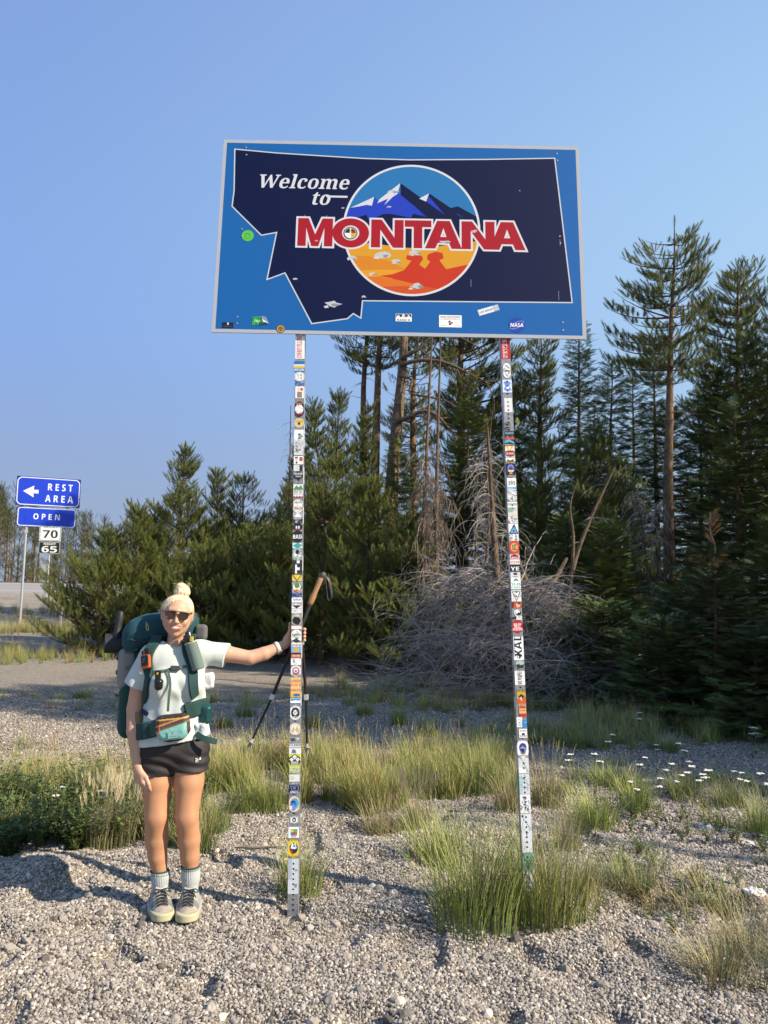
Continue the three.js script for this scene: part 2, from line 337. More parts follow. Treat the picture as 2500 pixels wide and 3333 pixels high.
function plant(name, k, label, group_, pos, turn = 0, s = 1, cat = 'tree') {
  const g = group(name, [pos[0], height(pos[0], pos[1]) - 0.03, pos[1]]); g.rotation.y = turn; g.scale.setScalar(s);
  mesh('trunk', k.trunk, k.o.bark ?? barkPine, g);
  const l = mesh('branches', k.limbs, k.o.limbMat ?? (k.o.bark ?? barkPine), g); l.userData.kind = 'stuff';
  const im = new THREE.InstancedMesh(k.o.far ? sprigs.far : k.fir ? sprigs.fir : sprigs.pine, needleMat, k.M.length);
  k.M.forEach((m, i) => { im.setMatrixAt(i, m); im.setColorAt(i, k.C[i]); }); im.name = 'crown'; im.userData.kind = 'stuff'; im.castShadow = im.receiveShadow = true; g.add(im);
  needleCount += k.M.length;
  return tag(g, label, cat, group_);
}
function again(root, label, group_, pos, turn, s) {
  const c = root.clone(); c.name = numbered(root.name.replace(/_\d{3}$/, '')); scene.add(c); c.position.set(pos[0], height(pos[0], pos[1]) - 0.03, pos[1]); c.rotation.y = turn; c.scale.setScalar(s); c.userData = { ...root.userData };
  if (label) c.userData.label = label; if (group_) c.userData.group = group_; needleCount += c.children.find((q) => q.name === 'crown').count; return c;
}
const PINE = { kind: 'pine', color: [0.074, 0.104, 0.020], young: [0.245, 0.265, 0.052], droop: 0.1, rise: 0.45, tip: 0.6, whorl: 0.24, per: 6, twig: 0.115, spread: 1, size: 0.155, bare: 0.25, gaps: 0.3, clump: 0.34, clumpF: 2.6, start: 0.04, r: 0.075, lean: [0, 0], wob: 0.05, stubs: 0, profile: (u) => 0.12 + 1.25 * Math.pow(1 - u, 0.85) * (0.55 + 0.45 * Math.min(1, u * 5)) };
const FIR = { ...PINE, kind: 'fir', clump: 0.2, color: [0.058, 0.108, 0.034], young: [0.17, 0.225, 0.06], droop: -0.1, sag: -0.25, rise: 0.5, tip: 0.3, whorl: 0.22, per: 7, twig: 0.15, size: 0.23, bare: 0.15, gaps: 0.22, wob: 0.02, profile: (u) => 0.1 + 1.15 * Math.pow(1 - u, 0.9) };

// ---------- young pines behind the walker ----------
{
  const list = [
    ['tallest bushy young pine with a pointed top behind the walker', -5.47, -21, 5.47, { profile: (u) => 0.1 + 1.75 * Math.pow(1 - u, 0.95) * (0.6 + 0.4 * Math.min(1, u * 4)) }],
    ['broad low young pine spreading beside the rest area sign', -6.36, -20, 3.85, { profile: (u) => 0.1 + 1.85 * Math.pow(1 - u, 0.9) }],
    ['thin dark young pine half hidden behind the tallest young pine', -5.2, -24, 5.3, {}],
    ['rounded young pine between the tallest young pine and the stickered post', -4.06, -22, 4.8, { profile: (u) => 0.12 + 1.7 * Math.pow(1 - u, 0.8) }],
    ['lowest shaggy pine reaching out towards the rest area sign', -7.1, -19.6, 3.0, { profile: (u) => 0.15 + 1.6 * Math.pow(1 - u, 0.8) }],
    ['dark slender pine just beside the stickered post of the walker', -3.0, -23, 4.6, {}],
    ['small pine filling the gap under the tallest young pine', -6.5, -22, 3.8, {}],
    ['low bushy pine rising over the raised hand of the walker', -2.6, -18.6, 3.1, { profile: (u) => 0.15 + 1.6 * Math.pow(1 - u, 0.8) }],
    ['short wide pine right behind the backpack', -4.4, -18.8, 2.7, { profile: (u) => 0.15 + 1.6 * Math.pow(1 - u, 0.75) }],
    ['short wide pine behind the outstretched arm of the walker', -3.4, -19.4, 3.3, { profile: (u) => 0.15 + 1.6 * Math.pow(1 - u, 0.75) }],
    ['pointed pine with sunlit shoots beside the stickered post', -1.80, -20, 6.6, { profile: (u) => 0.1 + 1.35 * Math.pow(1 - u, 0.85) }],
    ['twin pointed pine with sunlit shoots next to the bare trunks', -1.31, -20.6, 7.0, { profile: (u) => 0.1 + 1.3 * Math.pow(1 - u, 0.85) }],
    ['dark pine standing in the shade behind the bare trunks', -0.75, -23, 7.2, {}],
    ['narrow pine with a thin top at the stickered post', -2.45, -22, 5.6, {}],
    ['full green pine in front of the bare trunks', -1.35, -17.5, 4.5, { profile: (u) => 0.12 + 1.45 * Math.pow(1 - u, 0.8) }],
    ['full green pine hiding the foot of the thickest bare trunk', -0.35, -16.6, 4.2, { profile: (u) => 0.12 + 1.45 * Math.pow(1 - u, 0.8) }],
    ['low shaggy pine at the edge of the dead brush', 0.45, -16, 3.3, { profile: (u) => 0.15 + 1.25 * Math.pow(1 - u, 0.75) }],
    ['bright green pine between the two stickered posts and the leaning dead trunk', 3.51, -17.2, 5.1, { profile: (u) => 0.12 + 1.3 * Math.pow(1 - u, 0.8) }],
    ['bright green pine behind the leaning dead trunk', 4.55, -16, 5.2, { profile: (u) => 0.12 + 1.35 * Math.pow(1 - u, 0.75) }],
    ['bright green pine beside the tall pine trunk', 5.75, -18.4, 5.0, { profile: (u) => 0.12 + 1.3 * Math.pow(1 - u, 0.75) }],
    ['shaded pine behind the stickered post near the dead brush', 2.84, -18.4, 4.8, { profile: (u) => 0.12 + 1.3 * Math.pow(1 - u, 0.75) }],
  ];
  list.forEach(([label, x, z, h, more], i) => plant('pine_tree', conifer({ ...PINE, seed: 100 + i, h, r: 0.03 + h * 0.011, lean: [0.01 * ((i % 3) - 1), 0], ...more }), label, 'young pines along the edge of the forest', [x, z], i * 1.3));
}
// ---------- tall lodgepole pines with bare trunks ----------
{
  const TALL = { ...PINE, droop: 0.1, rise: 0.2, tip: 0.45, whorl: 0.3, per: 6, twig: 0.15, size: 0.2, start: 0.68, taper: 1.7, clump: 0.38, clumpF: 1.6, wob: 0.03, stubs: 26, bark: barkPine, profile: (u) => 0.2 + 1.3 * Math.sqrt(Math.max(0, 1 - u)) * (0.5 + 0.5 * Math.min(1, u * 3)), gaps: 0.36 };
  plant('pine_tree', conifer({ ...TALL, seed: 201, h: 13.6, r: 0.17, lean: [0.02, 0] }), 'tall pine with the slimmest of three bare trunks beside the sign post', 'tall pines with bare trunks', [-0.9, -26.5], 0.4);
  plant('pine_tree', conifer({ ...TALL, seed: 202, h: 13.6, r: 0.2, lean: [0.02, 0] }), 'tall pine whose bare trunk stands between two others under the sign', 'tall pines with bare trunks', [-0.35, -25.5], 0.9);
  const T3 = plant('pine_tree', conifer({ ...TALL, seed: 203, h: 14, r: 0.25, lean: [0.035, 0], bark: barkGrey }), 'tall pine with the thickest grey trunk and crooked dead limbs under the sign', 'tall pines with bare trunks', [0.1, -24], 0);
  const b = new GB(), r = rng(31), K = 1.41;
  const crook = (pts, r0) => {
    const c = curve(pts.map(([x, y, z]) => [x * K, (y - 1.69) * K + 1.69, z * K]), 14); r0 *= K; b.tube(c, c.map((_, i) => r0 * (1 - 0.8 * i / 14)), 6, false);
    for (let k = 0; k < 13; k++) { const s = c[3 + Math.floor(r() * 11)]; let d = V((r() - 0.25) * 1.2, (r() - 0.55), (r() - 0.3) * 1.2).normalize(), p = [s.clone()], L = (0.25 + 0.75 * r()) * K; for (let i = 0; i < 5; i++) { d = d.clone().add(V((r() - 0.5) * 0.8, (r() - 0.6) * 0.8, (r() - 0.5) * 0.8)).normalize(); p.push(p[i].clone().addScaledVector(d, L / 5)); } b.tube(p, p.map((_, i) => r0 * 0.28 * (1 - i / 6)), 4, false); }
  };
  crook([[0.2, 5.45, 0.1], [0.45, 5.5, 0.3], [0.75, 5.62, 0.4], [1.05, 5.5, 0.5], [1.35, 5.15, 0.6], [1.75, 4.75, 0.7]], 0.065);
  crook([[0.24, 6.9, 0.1], [0.6, 7.05, 0.25], [0.9, 7.3, 0.3], [1.4, 7.35, 0.4], [1.8, 7.15, 0.5]], 0.06);
  crook([[0.24, 6.75, 0.1], [0.7, 6.8, 0.3], [1.2, 6.7, 0.5], [1.7, 6.45, 0.6], [2.2, 6.2, 0.6]], 0.055);
  crook([[0.22, 6.5, 0.1], [0.5, 6.35, 0.3], [0.45, 6.0, 0.45], [0.8, 5.9, 0.6], [1.3, 5.75, 0.7], [1.6, 5.5, 0.8]], 0.045);
  crook([[0.18, 3.7, 0.1], [0.5, 3.72, 0.2], [0.8, 3.95, 0.3], [1.2, 4.05, 0.3]], 0.035);
  mesh('dead_limbs', b.geo(), barkGrey, T3);
  // big leafy pine behind the sign, crown on its outer side
  plant('pine_tree', conifer({ ...TALL, seed: 204, h: 13, r: 0.2, start: 0.22, whorl: 0.3, per: 7, size: 0.25, young: [0.27, 0.275, 0.06], gaps: 0.28, profile: (u) => 0.2 + 2.3 * Math.sqrt(Math.max(0, 1 - u)), bias: 0.45, biasAz: 0, stubs: 50, stubLen: 1.4 }), 'leafy tall pine filling the space under the middle of the sign', 'tall pines with bare trunks', [2.5, -25], 0);
  plant('pine_tree', conifer({ ...TALL, seed: 205, h: 13, r: 0.18, start: 0.35, stubs: 40 }), 'dark tall pine deep in the shade behind the sign posts', 'tall pines with bare trunks', [1.1, -29], 0);
  plant('pine_tree', conifer({ ...TALL, seed: 206, h: 10.2, r: 0.14, start: 0.45, stubs: 30, gaps: 0.42 }), 'open crowned pine with sky showing through beside the sign post', 'tall pines with bare trunks', [4.89, -24], 0);
  plant('pine_tree', conifer({ ...TALL, seed: 216, h: 10.3, r: 0.135, start: 0.64, lean: [0.005, 0], wob: 0.06, taper: 1.6, bark: barkPale, stubs: 26, stubLen: 1.3, gaps: 0.47, size: 0.2, whorl: 0.3, bias: 0.3, biasAz: 0, profile: (u) => u < 0.28 ? 0.95 - 0.6 * Math.abs(u - 0.14) : 0.35 + 0.9 * Math.pow(Math.max(0, 1 - u), 0.45) }), 'tallest pine with a long bare pale trunk standing alone against the sky', null, [6.34, -17], 2.2);
  plant('pine_tree', conifer({ ...TALL, seed: 208, h: 10.6, r: 0.14, start: 0.35, stubs: 20, profile: (u) => 0.2 + 1.6 * Math.sqrt(Math.max(0, 1 - u)) }), 'round topped pine next to the tallest lone pine', 'tall pines with bare trunks', [9.3, -20], 0);
  plant('pine_tree', conifer({ ...TALL, seed: 209, h: 9.6, r: 0.14, start: 0.25, stubs: 20, profile: (u) => 0.2 + 1.6 * Math.sqrt(Math.max(0, 1 - u)) }), 'full pine at the edge of the dark firs', 'tall pines with bare trunks', [9.9, -18], 1);
}
// ---------- firs ----------
{
  const firs = [
    ['narrow fir with a spire behind the end of the sign', 5.84, -23, 10.1, 1.15], ['pointed fir with bright tips against the sky', 5.97, -20, 8.0, 1.2], ['small dark spire fir between two pointed firs', 8.14, -25, 9.0, 1.0],
    ['slim fir behind the bare trunk of the tallest pine', 8.2, -23, 9.3, 1.1], ['broad dark fir beyond the young brown topped fir', 8.28, -19, 7.6, 1.6], ['dark fir behind the tallest lone pine', 8.9, -21.5, 7.6, 1.4], ['hidden fir deep between the spire firs', 7.15, -26, 8.2, 1.2],
    ['large dark fir with drooping boughs beside the young brown topped fir', 7.4, -15.4, 7.0, 1.7], ['dark fir closing the edge of the wood', 11.2, -21, 9.4, 1.7], ['fir in the shade behind the leaning dead trunk', 4.9, -19.5, 5.6, 1.3], ['fir in the shade behind the bright green pines', 7.0, -18.6, 6.4, 1.4], ['shaded fir behind the dead hanging twigs', 2.3, -21.5, 7.4, 1.5], ['shaded fir behind the thick grey trunk', 0.4, -21.5, 6.0, 1.4], ['shaded fir between the sign posts and the tall pines', 3.9, -22, 6.6, 1.5], ['low fir under the three bare trunks', -0.2, -28.5, 5.0, 1.8], ['low fir under the leafy tall pine', 1.9, -28, 5.2, 1.8], ['low fir deep in the wood behind the dead pines', 0.9, -26, 4.4, 1.6], ['low fir deep in the wood behind the bright green pines', 5.6, -27.5, 5.4, 1.8], ['dark fir behind the low spruces', 6.3, -13.6, 5.2, 1.5], ['dark fir at the corner of the wood', 7.6, -12.6, 6.2, 1.6],
  ];
  firs.forEach(([label, x, z, h, R], i) => plant('fir_tree', conifer({ ...FIR, seed: 300 + i, h, r: 0.03 + h * 0.011, start: 0.03, whorl: 0.24, profile: (u) => 0.1 + R * Math.pow(1 - u, 0.85) }), label, 'firs of the forest', [x, z], i * 1.7));
  const low = [
    ['small blue green fir standing in the shade beside the dead brush', 3.93, -13.5, 3.0, 1.0], ['small fir half hidden by the leaning dead trunk', 3.45, -14.4, 3.2, 0.9], ['small fir in deep shade next to the tallest pine trunk', 5.75, -13.6, 2.6, 1.0],
    ['low fir bush with spreading boughs over the grass', 3.95, -10.9, 1.35, 1.05], ['low fir bush drooping below the young brown topped fir', 4.75, -9.9, 1.25, 1.1], ['fir bush behind the white yarrow', 5.5, -9.8, 1.7, 1.2], ['fir bush behind the trunk of the brown topped fir', 4.85, -11.6, 2.0, 1.2], ['thick fir bush at the edge of the dark wood', 5.9, -11.2, 3.0, 1.3], ['low fir bush between the dead brush and the brown topped fir', 3.5, -12.3, 1.6, 0.9],
  ];
  low.forEach(([label, x, z, h, R], i) => plant('fir_tree', conifer({ ...FIR, seed: 340 + i, h, r: 0.02 + h * 0.009, start: 0.03, whorl: 0.13, per: 7, twig: 0.10, size: 0.16, droop: -0.02, profile: (u) => 0.12 + R * Math.pow(1 - u, 0.8) }), label, 'low firs at the edge of the clearing', [x, z], i * 2.1));
  // young fir with a brown top
  const yf = plant('fir_tree', conifer({ ...FIR, seed: 360, h: 2.35, r: 0.038, start: 0.3, whorl: 0.13, per: 6, twig: 0.10, size: 0.14, gaps: 0.3, young: [0.12, 0.15, 0.05], color: [0.055, 0.085, 0.03], bark: barkPale, stubs: 10, stubLen: 0.6, profile: (u) => 0.12 + 0.85 * Math.pow(1 - u, 0.7) * (0.6 + 0.4 * Math.min(1, u * 4)), bias: 0.35, biasAz: 0 }), 'young open fir with a withered brown top', null, [4.42, -10.3], 0);
  const b = new GB(), r = rng(8);
  b.tube(curve([[0, 2.2, 0], [0.03, 2.4, 0], [-0.03, 2.6, 0], [-0.02, 2.86, 0]], 8), 0.012, 5, false);
  const brown = pineSprig(55, 40), im = new THREE.InstancedMesh(brown, needleMat, 60), m = new THREE.Matrix4(), q = new THREE.Quaternion();
  for (let i = 0; i < 60; i++) { const top = i < 26, y = top ? 2.45 + r() * 0.4 : 2.12 + r() * 0.2, a = r() * 6.28, R = top ? 0.03 * r() : 0.26 * r(); q.setFromUnitVectors(UPV, V(Math.cos(a), top ? 0.9 : -0.15, Math.sin(a)).normalize()); m.compose(V(Math.cos(a) * R, y, Math.sin(a) * R), q, V(0.11, 0.11, 0.11)); im.setMatrixAt(i, m); const k = 0.7 + 0.5 * r(); im.setColorAt(i, lin(0.42 * k, 0.24 * k, 0.09 * k)); }
  im.name = 'withered_top'; im.userData.kind = 'stuff'; yf.add(im); mesh('leader', b.geo(), deadBrown, yf);
}
// ---------- trees out of frame whose shadows cross the clearing ----------
{
  const spots = [[9.2, -5.7, 12, 1.6], [11.5, -5.6, 14, 1.7], [15.5, -4.9, 16.5, 1.6], [18.5, -5.2, 18, 1.8], [15.5, -12.5, 15, 1.7], [10.5, -13.6, 12, 1.7]];
  let first;
  spots.forEach(([x, z, h, R], i) => {
    if (!first) { first = plant('fir_tree', conifer({ ...FIR, seed: 390, h: 10, r: 0.14, start: 0.06, whorl: 0.34, profile: (u) => 0.1 + R * Math.pow(1 - u, 0.85) }), 'tall fir beside the clearing whose shadow crosses the gravel', 'tall firs beside the clearing', [x, z], 0, h / 10); }
    else again(first, null, null, [x, z], i * 1.1, h / 10);
  });
}
// ---------- dead wood ----------
function bare(o) {           // a dead conifer: trunk and drooping bare twigs
  const r = rng(o.seed), t = new GB(), l = new GB(), c = curve(o.line, 16);
  t.tube(c, c.map((_, i) => mix(o.r, o.r * 0.18, i / 16)), 8);
  for (let k = 0; k < o.n; k++) {
    const f = mix(o.from, o.to, r()) * 16, i0 = Math.min(15, Math.floor(f)), s = c[i0].clone().lerp(c[i0 + 1], f - i0), az = r() * 6.28, L = o.len * (0.35 + 0.9 * r()), p = [s];
    let d = V(Math.cos(az), 0.25 + 0.3 * r() + (o.up ?? 0), Math.sin(az)).normalize();
    for (let i = 0; i < 6; i++) { d = d.clone().add(V((r() - 0.5) * 0.3, -o.hang * (0.4 + 0.5 * r()), (r() - 0.5) * 0.3)).normalize(); p.push(p[i].clone().addScaledVector(d, L / 6)); }
    l.tube(p, p.map((_, i) => o.tw * (1 - i / 7.5)), 3, false);
    for (let j = 0; j < o.sub; j++) { const s2 = p[1 + Math.floor(r() * 5)], q = [s2]; let e = V((r() - 0.5) * 1.6, -o.hang + (r() - 0.4) * 0.9, (r() - 0.5) * 1.6).normalize(); for (let i = 0; i < 3; i++) { e = e.clone().add(V((r() - 0.5) * 0.5, -o.hang * 0.4, (r() - 0.5) * 0.5)).normalize(); q.push(q[i].clone().addScaledVector(e, L * (0.12 + 0.08 * r()))); } l.tube(q, q.map((_, i) => o.tw * 0.55 * (1 - i / 5)), 3, false); }
  }
  const g = group('dead_tree', [o.at[0], height(...o.at) - 0.05, o.at[1]]); mesh('trunk', t.geo(), o.mat ?? barkGrey, g); mesh('twigs', l.geo(), o.twigMat ?? deadWood, g).userData.kind = 'stuff';
  return tag(g, o.label, 'dead tree', null);
}
bare({ seed: 1, at: [-2.68, -21.5], line: [[0, 0, 0], [0.02, 3, 0], [-0.03, 6.9, 0]], r: 0.06, n: 60, from: 0.35, to: 0.96, len: 0.5, hang: 0.55, tw: 0.007, sub: 3, label: 'thin dead snag rising beside the stickered post of the walker' });
bare({ seed: 2, at: [2.0, -15], line: [[0, 0, 0], [-0.05, 1.5, 0], [0.06, 3.2, 0], [0.02, 4.2, 0], [0.12, 5.4, 0]], r: 0.045, n: 70, from: 0.12, to: 0.9, len: 0.7, hang: 0.5, tw: 0.009, sub: 3, mat: barkPale, label: 'pale bare snag with the higher top beside the second stickered post' });
bare({ seed: 3, at: [1.78, -15.2], line: [[0, 0, 0], [0, 1.5, 0], [0.06, 3, 0], [0.06, 4.4, 0]], r: 0.04, n: 50, from: 0.12, to: 0.9, len: 0.6, hang: 0.5, tw: 0.008, sub: 3, mat: barkPale, label: 'pale bare snag with the lower top beside the second stickered post' });
bare({ seed: 4, at: [0.75, -15.6], line: [[0, 0, 0], [0.05, 2, 0], [0.1, 4.5, 0], [0.2, 7.4, 0]], r: 0.075, n: 120, from: 0.15, to: 0.7, len: 0.8, hang: 0.85, tw: 0.010, sub: 6, mat: barkPale, twigMat: deadBrown, label: 'dead pine draped in brown hanging twigs behind the brush' });
bare({ seed: 5, at: [1.05, -16.0], line: [[0, 0, 0], [0.05, 2, 0], [0.05, 4.5, 0], [0.1, 7.2, 0]], r: 0.08, n: 120, from: 0.1, to: 0.6, len: 0.85, hang: 0.85, tw: 0.010, sub: 6, mat: barkPine, twigMat: deadBrown, label: 'second dead pine draped in brown hanging twigs, next to the leafy tall pine' });
bare({ seed: 6, at: [5.02, -14.2], line: [[0, 0, 0], [-0.1, 1.5, 0], [-0.22, 3, 0], [-0.42, 3.9, 0]], r: 0.035, n: 60, from: 0.3, to: 0.95, len: 0.6, hang: 0.7, tw: 0.006, sub: 3, mat: barkPale, label: 'thin curved snag before the bright green pines' });
bare({ seed: 7, at: [5.2, -14.6], line: [[0, 0, 0], [0.03, 1.5, 0], [0.0, 3, 0], [0.15, 3.7, 0]], r: 0.03, n: 50, from: 0.3, to: 0.95, len: 0.5, hang: 0.75, tw: 0.006, sub: 3, mat: barkPale, label: 'thin straight snag next to the tallest pine trunk' });
{ // leaning dead trunk with a fork and a bowed limb
  const g = bare({ seed: 9, at: [3.05, -13.2], line: [[-0.05, 0, 0], [0.1, 0.9, 0], [0.1, 1.6, 0], [0.22, 2.3, 0], [0.52, 3.1, 0], [0.95, 4.0, 0]], r: 0.085, n: 26, from: 0.15, to: 0.95, len: 0.45, hang: 0.3, tw: 0.008, sub: 3, label: 'leaning dead trunk with a bowed limb rising from the brush' });
  const b = new GB(); let c = curve([[0.2, 2.2, 0], [0.2, 2.8, 0.05], [0.14, 3.3, 0.1], [0.28, 3.75, 0.1]], 12); b.tube(c, c.map((_, i) => 0.035 * (1 - 0.8 * i / 12)), 6, false);
  c = curve([[0.1, 2.4, 0], [-0.15, 2.0, 0.1], [-0.45, 1.75, 0.15], [-0.85, 1.65, 0.15], [-1.15, 1.8, 0.1]], 16); b.tube(c, c.map((_, i) => 0.03 + 0.035 * i / 16), 7, false);
  c = curve([[-0.5, 1.75, 0.15], [-0.7, 2.2, 0.1], [-0.85, 2.9, 0.1], [-0.75, 3.3, 0.1]], 12); b.tube(c, c.map((_, i) => 0.05 * (1 - 0.8 * i / 12)), 6, false);
  mesh('limbs', b.geo(), barkGrey, g);
  bare({ seed: 10, at: [1.95, -13.0], line: [[0, 0, 0], [0.02, 1.2, 0], [-0.06, 2.4, 0], [-0.12, 3.4, 0], [-0.2, 4.6, 0]], r: 0.1, n: 60, from: 0.2, to: 0.95, len: 0.7, hang: 0.4, tw: 0.009, sub: 4, label: 'thicker dead trunk directly behind the second stickered post' });
}
{ // heap of dead branches
  const r = rng(71), b = new GB(), t = new GB(), g = group('dead_brush_pile', [2.0, height(2.0, -12.9), -12.9]);
  const strand = (s, d, L, hang, w, n = 7) => { const p = [s]; for (let i = 0; i < n; i++) { d = d.clone().add(V((r() - 0.5) * 0.42, -hang * (0.3 + 0.6 * r()), (r() - 0.5) * 0.42)).normalize(); const q = p[i].clone().addScaledVector(d, L / n); if (q.y < 0.02) { q.y = 0.02 + 0.05 * r(); d.y = Math.abs(d.y) * 0.2; } p.push(q); } b.tube(p, p.map((_, i) => w * (1 - i / (n + 1.5))), 3, false); return p; };
  const spines = [curve([[-1.25, 1.1, 0], [-0.8, 1.75, -0.2], [-0.2, 1.95, -0.3], [0.3, 1.6, -0.3]], 12), curve([[-0.3, 1.2, 0.2], [0.3, 1.75, -0.1], [0.8, 1.5, -0.2], [1.3, 0.9, 0]], 12), curve([[0.6, 1.3, -0.3], [1.2, 1.05, -0.2], [1.8, 0.55, -0.1], [2.25, 0.25, 0.1]], 12), curve([[-1.3, 0.8, 0.4], [-0.5, 0.9, 0.5], [0.6, 0.7, 0.6], [1.4, 0.4, 0.7]], 12)];
  spines.forEach((c) => t.tube(c, c.map((_, i) => 0.05 - 0.03 * i / 12), 7));
  for (let k = 0; k < 900; k++) {
    const sp = spines[Math.floor(r() * 4)], s = sp[Math.floor(r() * 13)].clone().add(V((r() - 0.5) * 0.4, (r() - 0.5) * 0.35, (r() - 0.5) * 0.4)), az = r() * 6.283;
    const p = strand(s, V(Math.cos(az), -0.3 + 1.0 * r(), Math.sin(az) + 0.45).normalize(), 0.4 + 1.15 * r(), 0.08 + 0.5 * r() * r(), 0.006 + 0.007 * r(), 7);
    for (let j = 0; j < 5; j++) { const q = p[2 + Math.floor(r() * 5)]; strand(q, V((r() - 0.5) * 2, (r() - 0.5) * 1.4, (r() - 0.35) * 2).normalize(), 0.15 + 0.45 * r(), 0.2, 0.004, 3); }
  }
  for (let k = 0; k < 420; k++) { const x = -2.2 + 4.9 * r(), z = 0.2 + 1.1 * r() - 0.25 * Math.abs(x - 0.4); strand(V(x, 0.05 + 0.4 * r(), z), V((r() - 0.5) * 2, 0.3, r() - 0.3).normalize(), 0.4 + 0.7 * r(), 0.2, 0.005, 5); }
  mesh('fallen_trunk', t.geo(), barkGrey, g); const m = mesh('branches', b.geo(), deadWood, g); m.userData.kind = 'stuff';
  tag(g, 'heap of tangled grey dead branches behind the second stickered post', 'brush pile');
}
bare({ seed: 12, at: [12.4, -1.5], line: [[0, 0, 0], [0.05, 3, 0], [-0.03, 6, 0], [0, 9.7, 0]], r: 0.17, n: 30, from: 0.3, to: 0.98, len: 0.35, hang: 0.3, tw: 0.012, sub: 2, label: 'tall dead snag beside the clearing whose shadow crosses the gravel' });
// ---------- forest beyond the road ----------
{
  const r = rng(404), FAR = { ...PINE, far: true, size: 0.62, whorl: 0.75, per: 5, twig: 0.55, spread: 0.9, stubs: 8, bark: barkPale, limbMat: barkPine, color: [0.055, 0.075, 0.028], young: [0.12, 0.135, 0.05], gaps: 0.38, profile: (u) => 0.25 + 1.15 * Math.sqrt(Math.max(0, 1 - u)) * (0.5 + 0.5 * Math.min(1, u * 3)) };
  const kinds = [conifer({ ...FAR, seed: 501, h: 10, r: 0.13, start: 0.52 }), conifer({ ...FAR, seed: 502, h: 10, r: 0.12, start: 0.6 }), conifer({ ...FAR, seed: 503, h: 10, r: 0.13, start: 0.45 }), conifer({ ...FAR, seed: 504, h: 10, r: 0.1, start: 0.2, profile: (u) => 0.2 + 1.1 * (1 - u) })];
  const bush = conifer({ ...FAR, seed: 510, h: 3, r: 0.05, start: 0.02, size: 0.42, whorl: 0.4, twig: 0.38, stubs: 0, profile: (u) => 0.2 + 1.2 * Math.pow(1 - u, 0.8), young: [0.17, 0.175, 0.06] });
  const roots = [];
  const G = 'slender pines of the forest beyond the road', L = ['slender pine with a high crown in the forest beyond the road', 'slender pine with a long bare trunk in the forest beyond the road', 'fuller slender pine in the forest beyond the road', 'pointed pine in the forest beyond the road'];
  for (let k = 0; k < 130; k++) {
    const x = mix(-56, -10, k / 129) + (r() - 0.5) * 1.2, z = -(70 + 20 * r()), kd = Math.floor(r() * 3.6), t = clamp((x + 44) / 14), h = (mix(9.4, 6.6, sstep(0, 1, t)) + 2.0 * (r() - 0.4)) * (-z / 85);
    if (!roots[kd]) roots[kd] = plant('pine_tree', kinds[kd], L[kd], G, [x, z], r() * 6, h / 10); else again(roots[kd], null, null, [x, z], r() * 6, h / 10);
  }
  let root;
  for (let k = 0; k < 46; k++) { const x = mix(-50, -14, k / 45) + (r() - 0.5), z = -(60 + 10 * r()), s = 0.55 + 0.5 * r(); if (!root) root = plant('pine_tree', bush, 'low bushy pine along the road before the far forest', 'low pines along the road', [x, z], 0, s); else again(root, null, null, [x, z], r() * 6, s); }
}
console.log('needle sprays', needleCount);

